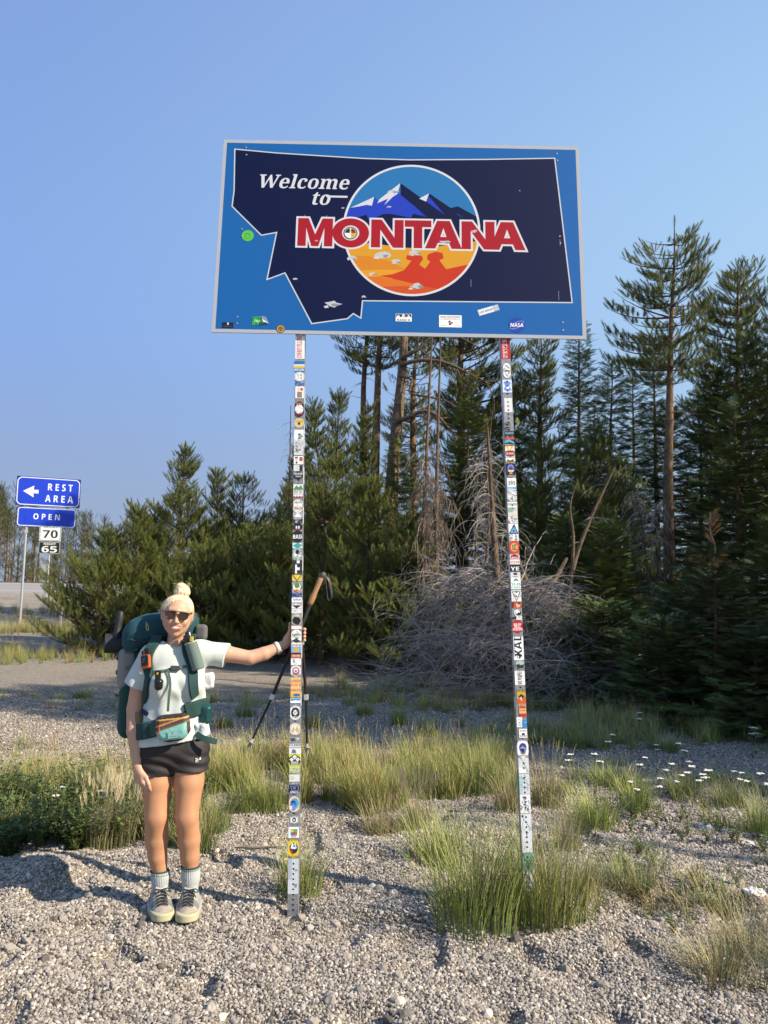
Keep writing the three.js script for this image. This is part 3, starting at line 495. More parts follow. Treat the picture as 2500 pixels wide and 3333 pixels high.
// ---------- welcome sign ----------
const steel = (() => { const t = dataTex(256, (x, y) => { const v = 150 + 46 * (fbm(x / 14, y / 14, 2, 3) - 0.5) + 16 * (hash3(x, y, 1) - 0.5); return [v, v + 1, v + 4]; }); t.repeat.set(6, 6); return new THREE.MeshStandardMaterial({ map: t, roughness: 0.5, metalness: 0.55 }); })();
const signGroup = group('welcome_sign', [-0.4435, 0, -4.288]);
signGroup.rotation.set(-0.0947, 0.0076, 0, 'YXZ');
tag(signGroup, 'large blue welcome sign on two tall posts covered in stickers', 'sign');
{
  const W = 2.2885, H = 1.3277, CW = 2048, CH = 1188;
  const poly = (g, p, c) => { g.fillStyle = c; g.beginPath(); p.forEach(([x, y], i) => i ? g.lineTo(x, y) : g.moveTo(x, y)); g.closePath(); g.fill(); };
  const face = canvasTex(CW, CH, (g) => {
    const r = rng(3);
    g.fillStyle = '#b9bdc2'; g.fillRect(0, 0, CW, CH);
    g.fillStyle = '#1b66ae'; g.fillRect(19, 20, CW - 40, CH - 40);
    const state = [[66, 61], [303, 80], [570, 93], [810, 104], [1071, 107], [1506, 94], [1905, 77], [1976, 973], [818, 986], [811, 1089], [769, 1063], [737, 1094], [543, 1127], [385, 828], [287, 870], [328, 582], [243, 601], [70, 425], [76, 325]];
    poly(g, state, '#03123f'); g.strokeStyle = '#d6d8da'; g.lineWidth = 7; g.lineJoin = 'miter'; g.beginPath(); state.forEach(([x, y], i) => i ? g.lineTo(x, y) : g.moveTo(x, y)); g.closePath(); g.stroke();
    g.save(); g.beginPath(); g.ellipse(1085, 546, 381, 401, 0, 0, 7); g.clip();
    g.fillStyle = '#2a79b6'; g.fillRect(600, 100, 1000, 900);
    poly(g, [[1019, 257], [1166, 371], [1183, 319], [1305, 408], [1347, 397], [1470, 470], [1470, 660], [690, 660], [700, 479], [844, 457], [1021, 450]], '#03123f');
    poly(g, [[690, 455], [738, 420], [871, 348], [902, 380], [1019, 257], [1011, 322], [1087, 391], [1107, 441], [1170, 470], [1094, 449], [1081, 475], [962, 452], [923, 455], [844, 500], [831, 462], [700, 500]], '#2743c0');
    for (const p of [[[738, 420], [871, 348], [859, 404], [829, 399], [790, 409]], [[1019, 257], [1003, 326], [976, 346], [928, 400], [950, 357], [889, 388], [901, 362]], [[1183, 319], [1126, 353], [1166, 371]]]) poly(g, p, '#dcdee2');
    for (const p of [[[1180, 337], [1275, 455], [1166, 371]], [[1326, 436], [1384, 477], [1351, 446], [1338, 443]], [[1087, 388], [1140, 440], [1170, 467], [1107, 441]]]) poly(g, p, '#2743c0');
    poly(g, [[690, 650], [847, 636], [1070, 662], [1240, 647], [1371, 619], [1480, 610], [1480, 780], [1400, 960], [700, 960]], '#e0a02c');
    poly(g, [[690, 719], [849, 716], [966, 746], [1058, 794], [967, 813], [814, 806], [700, 790]], '#dd8a27');
    poly(g, [[740, 809], [909, 797], [1058, 797], [1058, 837], [981, 866], [860, 960], [740, 900]], '#e5a32d');
    poly(g, [[909, 835], [980, 824], [1045, 797], [1086, 740], [1055, 730], [1060, 706], [1142, 707], [1151, 728], [1129, 762], [1162, 786], [1190, 743], [1172, 728], [1177, 699], [1220, 681], [1258, 688], [1266, 719], [1242, 734], [1279, 787], [1480, 735], [1440, 960], [1085, 960], [981, 849]], '#cc3a20');
    poly(g, [[780, 848], [909, 838], [1020, 859], [1189, 902], [1200, 960], [780, 960]], '#e0762a');
    poly(g, [[900, 900], [1046, 893], [1189, 897], [1300, 925], [1163, 960], [900, 960]], '#d2562a');
    g.restore();
    g.lineWidth = 13; g.strokeStyle = '#dfe1e3'; g.beginPath(); g.ellipse(1085, 546, 381, 401, 0, 0, 7); g.stroke();
    const fit = (s, font, x, y, w, fill, stroke, lw) => { g.font = font; const k = w / g.measureText(s).width; g.save(); g.translate(x, y); g.scale(k, 1); if (stroke) { g.lineWidth = lw; g.lineJoin = 'miter'; g.miterLimit = 2.5; g.strokeStyle = stroke; g.strokeText(s, 0, 0); } g.fillStyle = fill; g.fillText(s, 0, 0); g.restore(); };
    fit('Welcome', 'italic bold 118px serif', 200, 304, 524, '#dfe1e3');
    fit('to', 'italic bold 118px serif', 508, 404, 112, '#dfe1e3');
    g.fillStyle = '#dfe1e3'; g.fillRect(600, 345, 120, 12);
    // block lettering, drawn letter by letter in heavy extended forms
    const letters = { M: [[0, 0], [0, 1], [.3, 1], [.5, .42], [.7, 1], [1, 1], [1, 0], [.76, 0], [.76, .66], [.6, 0], [.4, 0], [.24, .66], [.24, 0]], N: [[0, 0], [0, 1], [.32, 1], [.72, .36], [.72, 1], [1, 1], [1, 0], [.68, 0], [.28, .64], [.28, 0]], T: [[.34, 0], [.34, .76], [0, .76], [0, 1], [1, 1], [1, .76], [.66, .76], [.66, 0]] };
    const row = [['M', 446, 196], ['O', 640, 206], ['N', 858, 182], ['T', 1046, 150], ['A', 1160, 208], ['N', 1366, 186], ['A', 1520, 205]];
    const y0 = 662, hh = 172;
    for (const pass of [0, 1]) for (const [ch, x, w] of row) {
      g.beginPath();
      if (ch === 'O') { g.ellipse(x + w / 2, y0 - hh / 2, w / 2, hh / 2 + 4, 0, 0, 7); g.ellipse(x + w / 2, y0 - hh / 2, w * 0.235, hh * 0.27, 0, 7, 0, true); }
      else if (ch === 'A') { for (const p of [[[0, 0], [.33, 1], [.67, 1], [1, 0], [.72, 0], [.655, .2], [.345, .2], [.28, 0]], [[.415, .42], [.585, .42], [.5, .74]]]) { p.forEach(([a, b], i) => i ? g.lineTo(x + a * w, y0 - b * hh) : g.moveTo(x + a * w, y0 - b * hh)); g.closePath(); } }
      else { letters[ch].forEach(([a, b], i) => i ? g.lineTo(x + a * w, y0 - b * hh) : g.moveTo(x + a * w, y0 - b * hh)); g.closePath(); }
      if (!pass) { g.lineWidth = 22; g.strokeStyle = '#dfe1e3'; g.lineJoin = 'miter'; g.stroke(); } else { g.fillStyle = '#ad1c2c'; g.fill('evenodd'); }
    }
    // torn film and scrapes
    const rip = (x, y, s, c) => { g.fillStyle = c; g.beginPath(); for (let k = 0; k < 9; k++) { const a = k / 9 * 6.28, R = s * (0.35 + 0.8 * r()); g.lineTo(x + Math.cos(a) * R * 1.5, y + Math.sin(a) * R * 0.65); } g.closePath(); g.fill(); };
    for (const [x, y, s] of [[980, 312, 26], [1272, 619, 24], [927, 709, 34], [1005, 746, 20], [877, 820, 18], [1115, 892, 34], [1116, 690, 28], [755, 729, 20], [655, 1008, 34], [1437, 550, 14], [827, 962, 12], [444, 863, 9], [955, 408, 10], [1700, 289, 5], [553, 627, 7], [698, 421, 8]]) { rip(x, y, s, '#c9ccd0'); rip(x + s * 0.5, y + 4, s * 0.5, '#8e949c'); rip(x - s, y + s * 0.5, s * 0.4, '#dadcdf'); }
    g.fillStyle = '#9fb0c8'; for (const [x, y, l] of [[1416, 845, 45], [1902, 905, 55], [1919, 590, 40]]) g.fillRect(x, y, 2, l);
    for (let k = 0; k < 260; k++) { g.fillStyle = `rgba(${r() < 0.5 ? '210,215,225' : '20,30,60'},${0.05 + 0.12 * r()})`; g.fillRect(r() * CW, r() * CH, 1 + 3 * r(), 1 + 4 * r()); }
  });
  const panel = mesh('panel', rbox(W, H, 0.006, 0.004), std([0.5, 0.51, 0.52], 0.45, { metalness: 0.7 }), signGroup);
  panel.position.set(0.52605 - 0.0017 * 3.92, 3.92285, 0.0455); panel.rotation.z = 0.0017;
  const pf = mesh('face', new THREE.PlaneGeometry(W - 0.002, H - 0.002), new THREE.MeshPhysicalMaterial({ map: face, roughness: 0.6, specularIntensity: 0.35, color: lin(0.82, 0.82, 0.84) }), panel); pf.position.z = 0.0052;
  const at = (x, y, z) => V((x / CW - 0.5) * W, (0.5 - y / CH) * H, z);
  const boltGeo = new THREE.SphereGeometry(0.006, 8, 6); boltGeo.scale(1, 1, 0.45);
  for (const [x, y] of [[129, 50], [134, 97], [1916, 48], [1918, 92], [132, 566], [137, 612], [1917, 572], [1919, 614], [134, 1095], [136, 1133], [1918, 1092], [1918, 1138]]) mesh('bolt', boltGeo, steel, panel).position.copy(at(x, y, 0.0055));
  for (const y of [3.45, 3.92, 4.4]) { const rl = mesh('rail', rbox(2.1, 0.05, 0.012, 0.004), steel, signGroup); rl.position.set(0.52, y, 0.0355); }
  // stickers on the panel: a sheet of eight prints
  const prints = canvasTex(1024, 512, (g) => {
    const txt = (s, x, y, w, px, c, font = 'bold') => { g.save(); g.font = `${font} ${px}px sans-serif`; g.fillStyle = c; g.translate(x, y); const m = g.measureText(s).width; g.scale(w / m, 1); g.textAlign = 'center'; g.fillText(s, 0, 0); g.restore(); };
    const disc = (x, y, r, c) => { g.fillStyle = c; g.beginPath(); g.arc(x, y, r, 0, 7); g.fill(); };
    g.fillStyle = '#fff'; g.fillRect(0, 0, 1024, 512);
    disc(128, 128, 130, '#58b83c'); g.strokeStyle = '#1d5c22'; g.lineWidth = 10; g.beginPath(); g.arc(120, 120, 45, 3.2, 6.2); g.lineTo(190, 150); g.moveTo(60, 150); g.lineTo(95, 150); g.stroke(); txt('The Summit Haus', 128, 195, 150, 24, '#1d5c22');
    disc(384, 128, 130, '#2a2410'); disc(384, 128, 112, '#b4904a'); disc(384, 128, 66, '#3a3216'); disc(384, 128, 44, '#b4904a'); g.fillStyle = '#2a2410'; g.fillRect(376, 60, 16, 136); g.fillRect(316, 120, 136, 16);
    disc(640, 128, 130, '#123f9e'); g.strokeStyle = '#cfd6e8'; g.lineWidth = 4; g.beginPath(); g.ellipse(640, 128, 120, 44, -0.5, 0, 7); g.stroke(); txt('NASA', 640, 158, 210, 84, '#f2f2f2'); g.fillStyle = '#d2202e'; g.beginPath(); g.moveTo(560, 190); g.quadraticCurveTo(680, 150, 760, 20); g.quadraticCurveTo(690, 140, 560, 200); g.fill();
    disc(896, 128, 130, '#222'); disc(896, 128, 112, '#c8c2b4'); for (const [a, c] of [[0, '#c9a531'], [1, '#e9e6da'], [2, '#30281e'], [3, '#8e2a20']]) { g.fillStyle = c; g.beginPath(); g.moveTo(896, 128); g.arc(896, 128, 100, a * 1.57, a * 1.57 + 1.57); g.fill(); } g.fillStyle = '#e8e2d0'; g.fillRect(884, 30, 24, 196); txt('ONE MONTANA', 896, 92, 150, 30, '#222');
    g.fillStyle = '#101826'; g.fillRect(0, 256, 256, 128); g.fillStyle = '#cdd3da'; g.fillRect(110, 262, 36, 50); txt('CAMPGROUND', 128, 360, 200, 34, '#3e5878');
    g.fillStyle = '#f4f4f0'; g.fillRect(256, 256, 256, 128); g.fillStyle = '#141414'; g.fillRect(262, 262, 244, 60); g.fillStyle = '#f4f4f0'; for (const [x, y] of [[300, 300], [380, 280], [460, 300]]) { g.beginPath(); g.moveTo(x - 46, 322); g.lineTo(x, y - 28); g.lineTo(x + 46, 322); g.fill(); } txt('Lost Miner', 384, 316, 170, 34, '#141414'); txt('RANCH', 384, 378, 220, 52, '#141414');
    g.fillStyle = '#f1f1ee'; g.fillRect(512, 256, 256, 128); txt('URBAN DEVELOPMENT', 640, 284, 236, 24, '#30343a'); txt('& CONSTRUCTION LLC', 640, 304, 220, 17, '#8a4030'); g.fillStyle = '#2c4a8c'; g.fillRect(618, 314, 24, 24); g.fillStyle = '#b03a30'; g.fillRect(644, 326, 22, 22); g.fillStyle = '#20242c'; g.fillRect(622, 342, 26, 20); txt('Boise, Idaho', 560, 372, 66, 12, '#555'); txt('Call today', 720, 372, 66, 12, '#555');
    g.fillStyle = '#8a97a8'; g.fillRect(768, 256, 256, 128); g.fillStyle = '#dfe4ea'; g.fillRect(776, 264, 180, 112); txt('LAST RESORT', 868, 340, 170, 54, '#26303c'); g.fillStyle = '#c9ced6'; g.fillRect(962, 270, 56, 90); g.strokeStyle = '#4a5560'; g.lineWidth = 6; g.beginPath(); g.arc(990, 315, 20, 0, 7); g.stroke();
    g.fillStyle = '#2f9a48'; g.fillRect(0, 384, 256, 128); g.fillStyle = '#17602a'; for (let k = 0; k < 9; k++) g.fillRect(10 + k * 27, 400 + (k % 3) * 30, 14, 50); txt('TRAIL', 120, 470, 180, 50, '#c8e8c0');
    g.fillStyle = '#d9dadd'; g.fillRect(256, 384, 128, 128);
  });
  const pm = new THREE.MeshStandardMaterial({ map: prints, roughness: 0.4 });
  const plate = (geo, [u0, v0, du, dv], x, y, rot = 0, label, zz = 0.0058) => { geo.computeBoundingBox(); const b = geo.boundingBox, p = geo.attributes.position, uv = geo.attributes.uv; for (let i = 0; i < p.count; i++) uv.setXY(i, (u0 + du * (p.getX(i) - b.min.x) / (b.max.x - b.min.x)) / 1024, 1 - (v0 + dv * (1 - (p.getY(i) - b.min.y) / (b.max.y - b.min.y))) / 512); const m = mesh('sticker', geo, pm, panel); m.position.copy(at(x, y, zz)); m.rotation.z = rot; if (label) m.userData.label = label; return m; };
  const round = (r) => new THREE.CylinderGeometry(r, r, 0.0008, 32).rotateX(Math.PI / 2), rect = (w, h) => new THREE.BoxGeometry(w, h, 0.0008);
  plate(round(0.038), [0, 0, 256, 256], 168, 606, 0, 'round green sticker'); plate(round(0.027), [256, 0, 256, 256], 375, 1160, 0, 'round gold compass sticker'); plate(round(0.05), [512, 0, 256, 256], 1666, 1112, 0, 'round blue sticker with white letters and a red streak'); plate(round(0.043), [768, 0, 256, 256], 742, 577, 0, 'round medallion sticker inside the letter O');
  plate(rect(0.07, 0.038), [0, 256, 256, 128], 87, 1145, 0, 'small dark sticker'); plate(rect(0.098, 0.05), [256, 256, 256, 128], 1046, 1081, 0, 'black and white ranch sticker'); plate(rect(0.138, 0.079), [512, 256, 256, 128], 1302, 1097, 0, 'white business card sticker'); plate(rect(0.135, 0.042), [768, 256, 256, 128], 1512, 1027, 0.32, 'tilted grey banner sticker');
  const sh = new THREE.Shape([[-0.05, -0.03], [0.045, -0.022], [0.01, 0.03], [-0.05, 0.026]].map((p) => new THREE.Vector2(...p)));
  plate(new THREE.ExtrudeGeometry(sh, { depth: 0.0008, bevelEnabled: false }), [0, 384, 256, 128], 262, 1116, 0, 'green sticker with a peeled corner');
  const pe = new GB(); const a = pe.v(0.0, 0.03, 0.002), c = pe.v(0.03, 0.018, 0.016), d = pe.v(0.048, -0.02, 0.004), e = pe.v(0.012, -0.012, 0.012); pe.quad(a, e, d, c); const pk = plate(pe.geo(), [262, 390, 116, 116], 268, 1114, 0, 'curled white corner of the green sticker'); pk.position.z += 0.001;
  // ---------- the two posts: perforated square tube with stickers ----------
  const T = 0.057, TH = 0.0035, TOP = 4.5, PITCH = 0.0254;
  const sideGeo = (w) => { const s = new THREE.Shape(); s.moveTo(-w / 2, -0.3); s.lineTo(w / 2, -0.3); s.lineTo(w / 2, TOP); s.lineTo(-w / 2, TOP); for (let k = 0; k < 130; k++) { const h = new THREE.Path(); h.absarc(0, 0.0127 + k * PITCH, 0.0055, 0, Math.PI * 2, true); s.holes.push(h); } return new THREE.ExtrudeGeometry(s, { depth: TH, bevelEnabled: false, curveSegments: 5 }); };
  const wide = sideGeo(T), slim = sideGeo(T - 2 * TH - 0.0004);
  const HOLES = true;
  const F = (y0, y1, bg, ops = [], o = {}) => ({ y0, y1, bg, ops, ...o });
  // prints, in millimetres up the post; ops are drawn in a unit square, y down
  const left = [
    F(3107, 3261, '#e8e6e4', [['v', 'COWBOY PILLOWS', '#a52836', .5, .5, .55]]), F(3023, 3093, '#2d6aa5', [['r', '#cfd9e6', 0, .3, 1, .18], ['r', '#d9b53a', 0, .46, 1, .2], ['t', 'BUSY LIVIN', '#f0f0f0', .5, .92, .9]], { x0: -35, x1: 29 }),
    F(2962, 3023, '#f3f3f3', [['o', '#222', .5, .5, .44, .03], ['t', 'P N', '#222', .5, .48, .5], ['t', 'T U', '#222', .5, .78, .5]], { c: 1 }), F(2938, 2960, '#2d62a8', [['s', '#f4f4f4', 8]]), F(2855, 2930, '#efece8', [['r', '#8d7d73', .2, .45, .6, .5], ['c', '#d8cdbc', .4, .25, .2], ['c', '#b8493a', .75, .25, .16]], { x0: -25, x1: 26 }),
    F(2738, 2835, '#26262a', [['c', '#ece8e4', .5, .5, .44], ['r', '#d9682a', .2, .1, .6, .12], ['s', '#22262c', 14], ['t', 'DREAM RIDE', '#a33', .5, .88, .8]], { c: 1 }), F(2671, 2731, '#d0bd80', [['c', '#2a2a22', .5, .58, .14], ['r', '#c79a3a', .08, .28, .84, .16]], { c: 1 }), F(2593, 2658, '#e9e9ea', [['p', '#7fa596', .55, .3, .95, .6, .7, .95, .4, .7]], { h: 1 }),
    F(2501, 2598, '#cfd0d2', [['s', '#4a4d52', 34], ['r', '#2e3034', .2, .66, .5, .05]]), F(2445, 2496, '#e8e8e8', [['c', '#e0b8a0', .28, .4, .16], ['c', '#c8583a', .75, .45, .2], ['r', '#26262a', .12, .12, .3, .14], ['r', '#26262a', .6, .16, .3, .14], ['r', '#2c3a60', .2, .66, .18, .25]]), F(2404, 2440, '#dcdcdc', [['r', '#2a2a2c', .6, 0, .35, 1], ['s', '#555', 6]]),
    F(2354, 2402, '#232428', [['t', 'PIPE HITTERS', '#eee', .5, .45, .9], ['t', 'UNION', '#eee', .5, .72, .6]], { c: 1 }), F(2293, 2324, '#e6e6e2', [['p', '#4e8b5a', 0, 1, .3, .2, .55, .6, .8, .1, 1, 1]]), F(2263, 2291, '#f2f2f0', [['t', 'BACKWOO', '#333', .5, .45, .9], ['t', 'MTN. SPO', '#333', .5, .92, .9]]), F(2246, 2261, '#f0eeee', [['p', '#c03038', 0, 1, .1, .2, .25, 1, .35, .2, .5, 1, .65, .2, .8, 1, .95, .2, 1, 1]]),
    F(2154, 2233, '#eeeae6', [['o', '#333', .5, .5, .46, .03], ['t', 'Schultz', '#333', .5, .3, .7], ['s', '#222', 14], ['t', 'Motorcycle Rallies', '#833', .5, .78, .8]], { c: 1 }), F(2127, 2154, '#a8adb2', [['p', '#efefef', .1, 1, .5, 0, .9, 1]]), F(2085, 2127, '#232428', [['s', '#eee', 12], ['t', 'BASE CAMP', '#eee', .5, .3, .8]], { c: 1 }), F(2048, 2090, '#26262a', [['r', '#eee', .3, .35, .14, .4], ['r', '#eee', .55, .35, .14, .4], ['r', '#b03038', .25, .8, .5, .14]], { c: 1 }),
    F(1977, 2048, '#1e2024', [['t', 'BASi', '#f4f4f4', .5, .68, 1.0]], { c: 1 }), F(1943, 1975, '#cfe0de', [['p', '#4a9ea0', .5, 0, 1, .5, .5, 1, 0, .5], ['s', '#2c5a60', 8]]), F(1875, 1943, '#9fc0b6', [['c', '#e9e9e6', .5, .5, .38], ['s', '#22262a', 26], ['c', '#2a2e30', .5, .3, .2]], { c: 1 }), F(1790, 1875, '#2b2d30', [['r', '#ededed', .3, .3, .45, .62], ['c', '#2b2d30', .62, .38, .16], ['c', '#2b2d30', .62, .8, .16], ['r', '#e8e8e8', .45, .02, .3, .2]]), F(1755, 1790, '#dcc04a', [['p', '#3a3a34', 0, 0, 1, 0, .5, 1, .45, 1], ['p', '#e2c84c', .1, 0, .9, 0, .5, .85]]),
    F(1684, 1755, '#e9e4da', [['o', '#2a2a2a', .5, .5, .46, .08], ['c', '#4e8b4a', .5, .35, .25], ['p', '#d96f2e', .2, .7, .8, .7, .5, .95], ['s', '#26343a', 10]], { c: 1 }), F(1665, 1684, '#243f88', [['s', '#eee', 4]]), F(1598, 1660, '#ececec', [['t', 'Tarheel', '#333', .5, .3, .8], ['t', 'USTOM', '#1c1c1c', .5, .66, 1], ['p', '#26262a', 0, .72, 1, .72, .5, 1]]), F(1570, 1597, '#dedfe0', [['t', 'Cape', '#777', .35, .6, .3]]), F(1500, 1572, '#a7a39a', [['p', '#1e1e20', .05, .55, .3, .3, .75, .35, .95, .6, .7, .95, .2, .8], ['p', '#cfc6b8', .2, .2, .8, .1, .7, .3], ['p', '#b8402c', .2, .9, .8, .9, .5, 1]], { c: 1 }),
    F(1481, 1500, '#e4e4e4', [], { h: 1 }), F(1402, 1479, '#ebebe8', [['s', '#1c1c1c', 12], ['t', 'Abilify', '#161616', .5, .45, .9], ['p', '#4f9a84', .3, .6, .8, .55, .6, .75], ['p', '#33302e', .05, .8, .5, .65, .95, .85, .5, 1]], { c: 1 }), F(1384, 1405, '#f0f0f0', [['t', 'SHOD', '#1c1c1c', .5, .95, 1]]), F(1351, 1384, '#7ea8d6', [['p', '#d8a43a', .5, 0, .8, .5, .5, 1, .2, .5]]), F(1319, 1351, '#9a5a42', [['c', '#d6a184', .3, .55, .22], ['c', '#d6a184', .7, .55, .22], ['r', '#2a2422', .05, .08, .9, .22]]), F(1282, 1319, '#eeeeee', [['s', '#1c1c1c', 9]]),
    F(1218, 1280, '#e8dfe0', [['c', '#a8727e', .5, .5, .36], ['c', '#f0e8e8', .5, .45, .2], ['c', '#8a4a5c', .5, .5, .1], ['t', 'THE ROAD', '#333', .5, .94, .8]], { c: 1 }), F(1128, 1214, '#e6c06a', [['t', 'LURIDE', '#a63a7a', .5, .3, 1], ['t', 'BLUES &', '#c4508a', .5, .56, 1], ['t', 'ORADO', '#a63a7a', .5, .88, 1]]), F(1107, 1130, '#e6ac30', [['c', '#2c6ab0', .6, .5, .34]]), F(1075, 1102, '#eef0f2', [['p', '#3b8fd0', 0, .1, 1, .05, .9, .55, .5, .4, .1, .6]]),
    F(984, 1064, '#eeeeec', [['c', '#2c3038', .5, .52, .42], ['c', '#e4e4e2', .5, .5, .22], ['s', '#20242a', 20], ['t', 'OFFLINE', '#2c3038', .5, .1, .7], ['t', 'OVERLAND', '#e8e8e8', .5, .92, .9]], { c: 1 }), F(903, 968, '#e2ddd0', [['o', '#b8a26a', .5, .5, .44, .04], ['p', '#c0ac78', .1, .75, .35, .3, .5, .6, .68, .25, .92, .75], ['p', '#e2ddd0', .3, .8, .5, .55, .7, .8]], { c: 1 }), F(866, 892, '#8f9297', [['p', '#45484c', 0, .3, .4, .1, .6, .7, .2, .9], ['p', '#d8dade', .6, .2, .9, .1, .8, .6]]),
    F(805, 866, '#dfe2e6', [['t', 'STICKMEN', '#1c1c1c', .5, .36, 1], ['r', '#26282c', 0, .02, 1, .04], ['r', '#26282c', 0, .46, 1, .04], ['p', '#6c7076', .2, .95, .3, .6, .55, .65, .65, .95]], { x0: -32, x1: 31 }), F(744, 805, '#c3d14a', [['p', '#22241e', .5, 0, 1, .35, 1, .75, 0, .75, 0, .35], ['p', '#eeeeea', .5, .06, .72, .28, .5, .5, .28, .28], ['p', '#eeeeea', .22, .32, .44, .52, .22, .66, .02, .5], ['p', '#eeeeea', .78, .32, .98, .5, .78, .66, .56, .52], ['t', 'N', '#1c1c1c', .5, .34, .14], ['t', 'P', '#1c1c1c', .2, .58, .12], ['t', 'W', '#1c1c1c', .8, .58, .16], ['r', '#161616', .06, .68, .88, .28], ['t', 'TRAFFIC', '#f0f0f0', .5, .82, .7], ['t', 'CONTROL', '#f0f0f0', .5, .95, .7]], { x0: -31, x1: 31 }),
    F(700, 744, '#b9c64e', [['r', '#5c6048', 0, .3, 1, .7], ['t', '01427.070.02', '#dfe6b0', .5, .5, .95], ['t', 'PNWFLAG.COM', '#dfe6b0', .5, .74, .95], ['t', '971.444.9205', '#dfe6b0', .5, .96, .95]], { x0: -30, x1: 30 }), F(659, 697, '#dcdcd8', [['o', '#b5ab8e', .27, .5, .2, .04], ['p', '#c2b89a', .15, .7, .27, .3, .4, .7]]), F(592, 655, '#16204a', [['o', '#dfe3ee', .5, .47, .02, .02], ['q', '#dfe3ee', .16, .3, .84, .28, .86, .64, .5, .68, .34, .72, .24, .5], ['o', '#dfe3ee', .5, .46, .1, .025], ['t', 'MONTANA, USA', '#e6e8ee', .5, .9, .72], ['t', 'BOZEMAN STORE', '#e6e8ee', .5, .16, .7]], { c: 1, x0: -31, x1: 31 }),
    F(502, 584, '#e3c6a6', [['c', '#3fa6d0', .56, .45, .4], ['c', '#3c6cb4', .42, .5, .3], ['c', '#5f8fd8', .42, .72, .24], ['r', '#1c2a52', .18, .3, .42, .09], ['r', '#e8e2da', .18, .6, .13, .22]], { c: 1 }), F(439, 487, '#f0f0ee', [['o', '#26262a', .5, .5, .46, .05], ['c', '#2a2c30', .5, .5, .24], ['c', '#d8d8d6', .5, .52, .12], ['t', 'MESQUITE', '#222', .5, .24, .66], ['t', 'MEAT RACE', '#222', .5, .94, .66]], { c: 1, x0: -22, x1: 24 }), F(371, 427, '#eef0f2', [['r', '#26262a', .2, .22, .62, .56], ['r', '#d8c840', .23, .25, .26, .24], ['r', '#5fae4e', .53, .25, .26, .24], ['r', '#3c7fc0', .23, .52, .26, .24], ['r', '#d8542e', .53, .52, .26, .24], ['t', 'Mollie', '#222', .5, .94, .5]]),
    F(270, 368, '#d8c034', [['c', '#1c2440', .52, .5, .37], ['p', '#a82a30', .16, .5, .3, .75, .5, .86, .45, .6], ['p', '#e6ebf2', .24, .5, .36, .22, .52, .3, .66, .2, .8, .5, .6, .55], ['p', '#4f86c4', .4, .4, .6, .28, .72, .46], ['t', 'YOUR PARK', '#3a3410', .5, .1, .6], ['t', 'FIND A PARK', '#3a3410', .5, .97, .6]], { c: 1, x0: -31, x1: 29 }), F(92, 267, '#c4cad4', [['p', '#aab2be', 0, 0, .35, 0, .35, .6, 0, .6], ['r', '#8d949e', .6, .3, .3, .06], ['r', '#7d848e', .6, .72, .25, .1]], { h: 1 }),
  ];
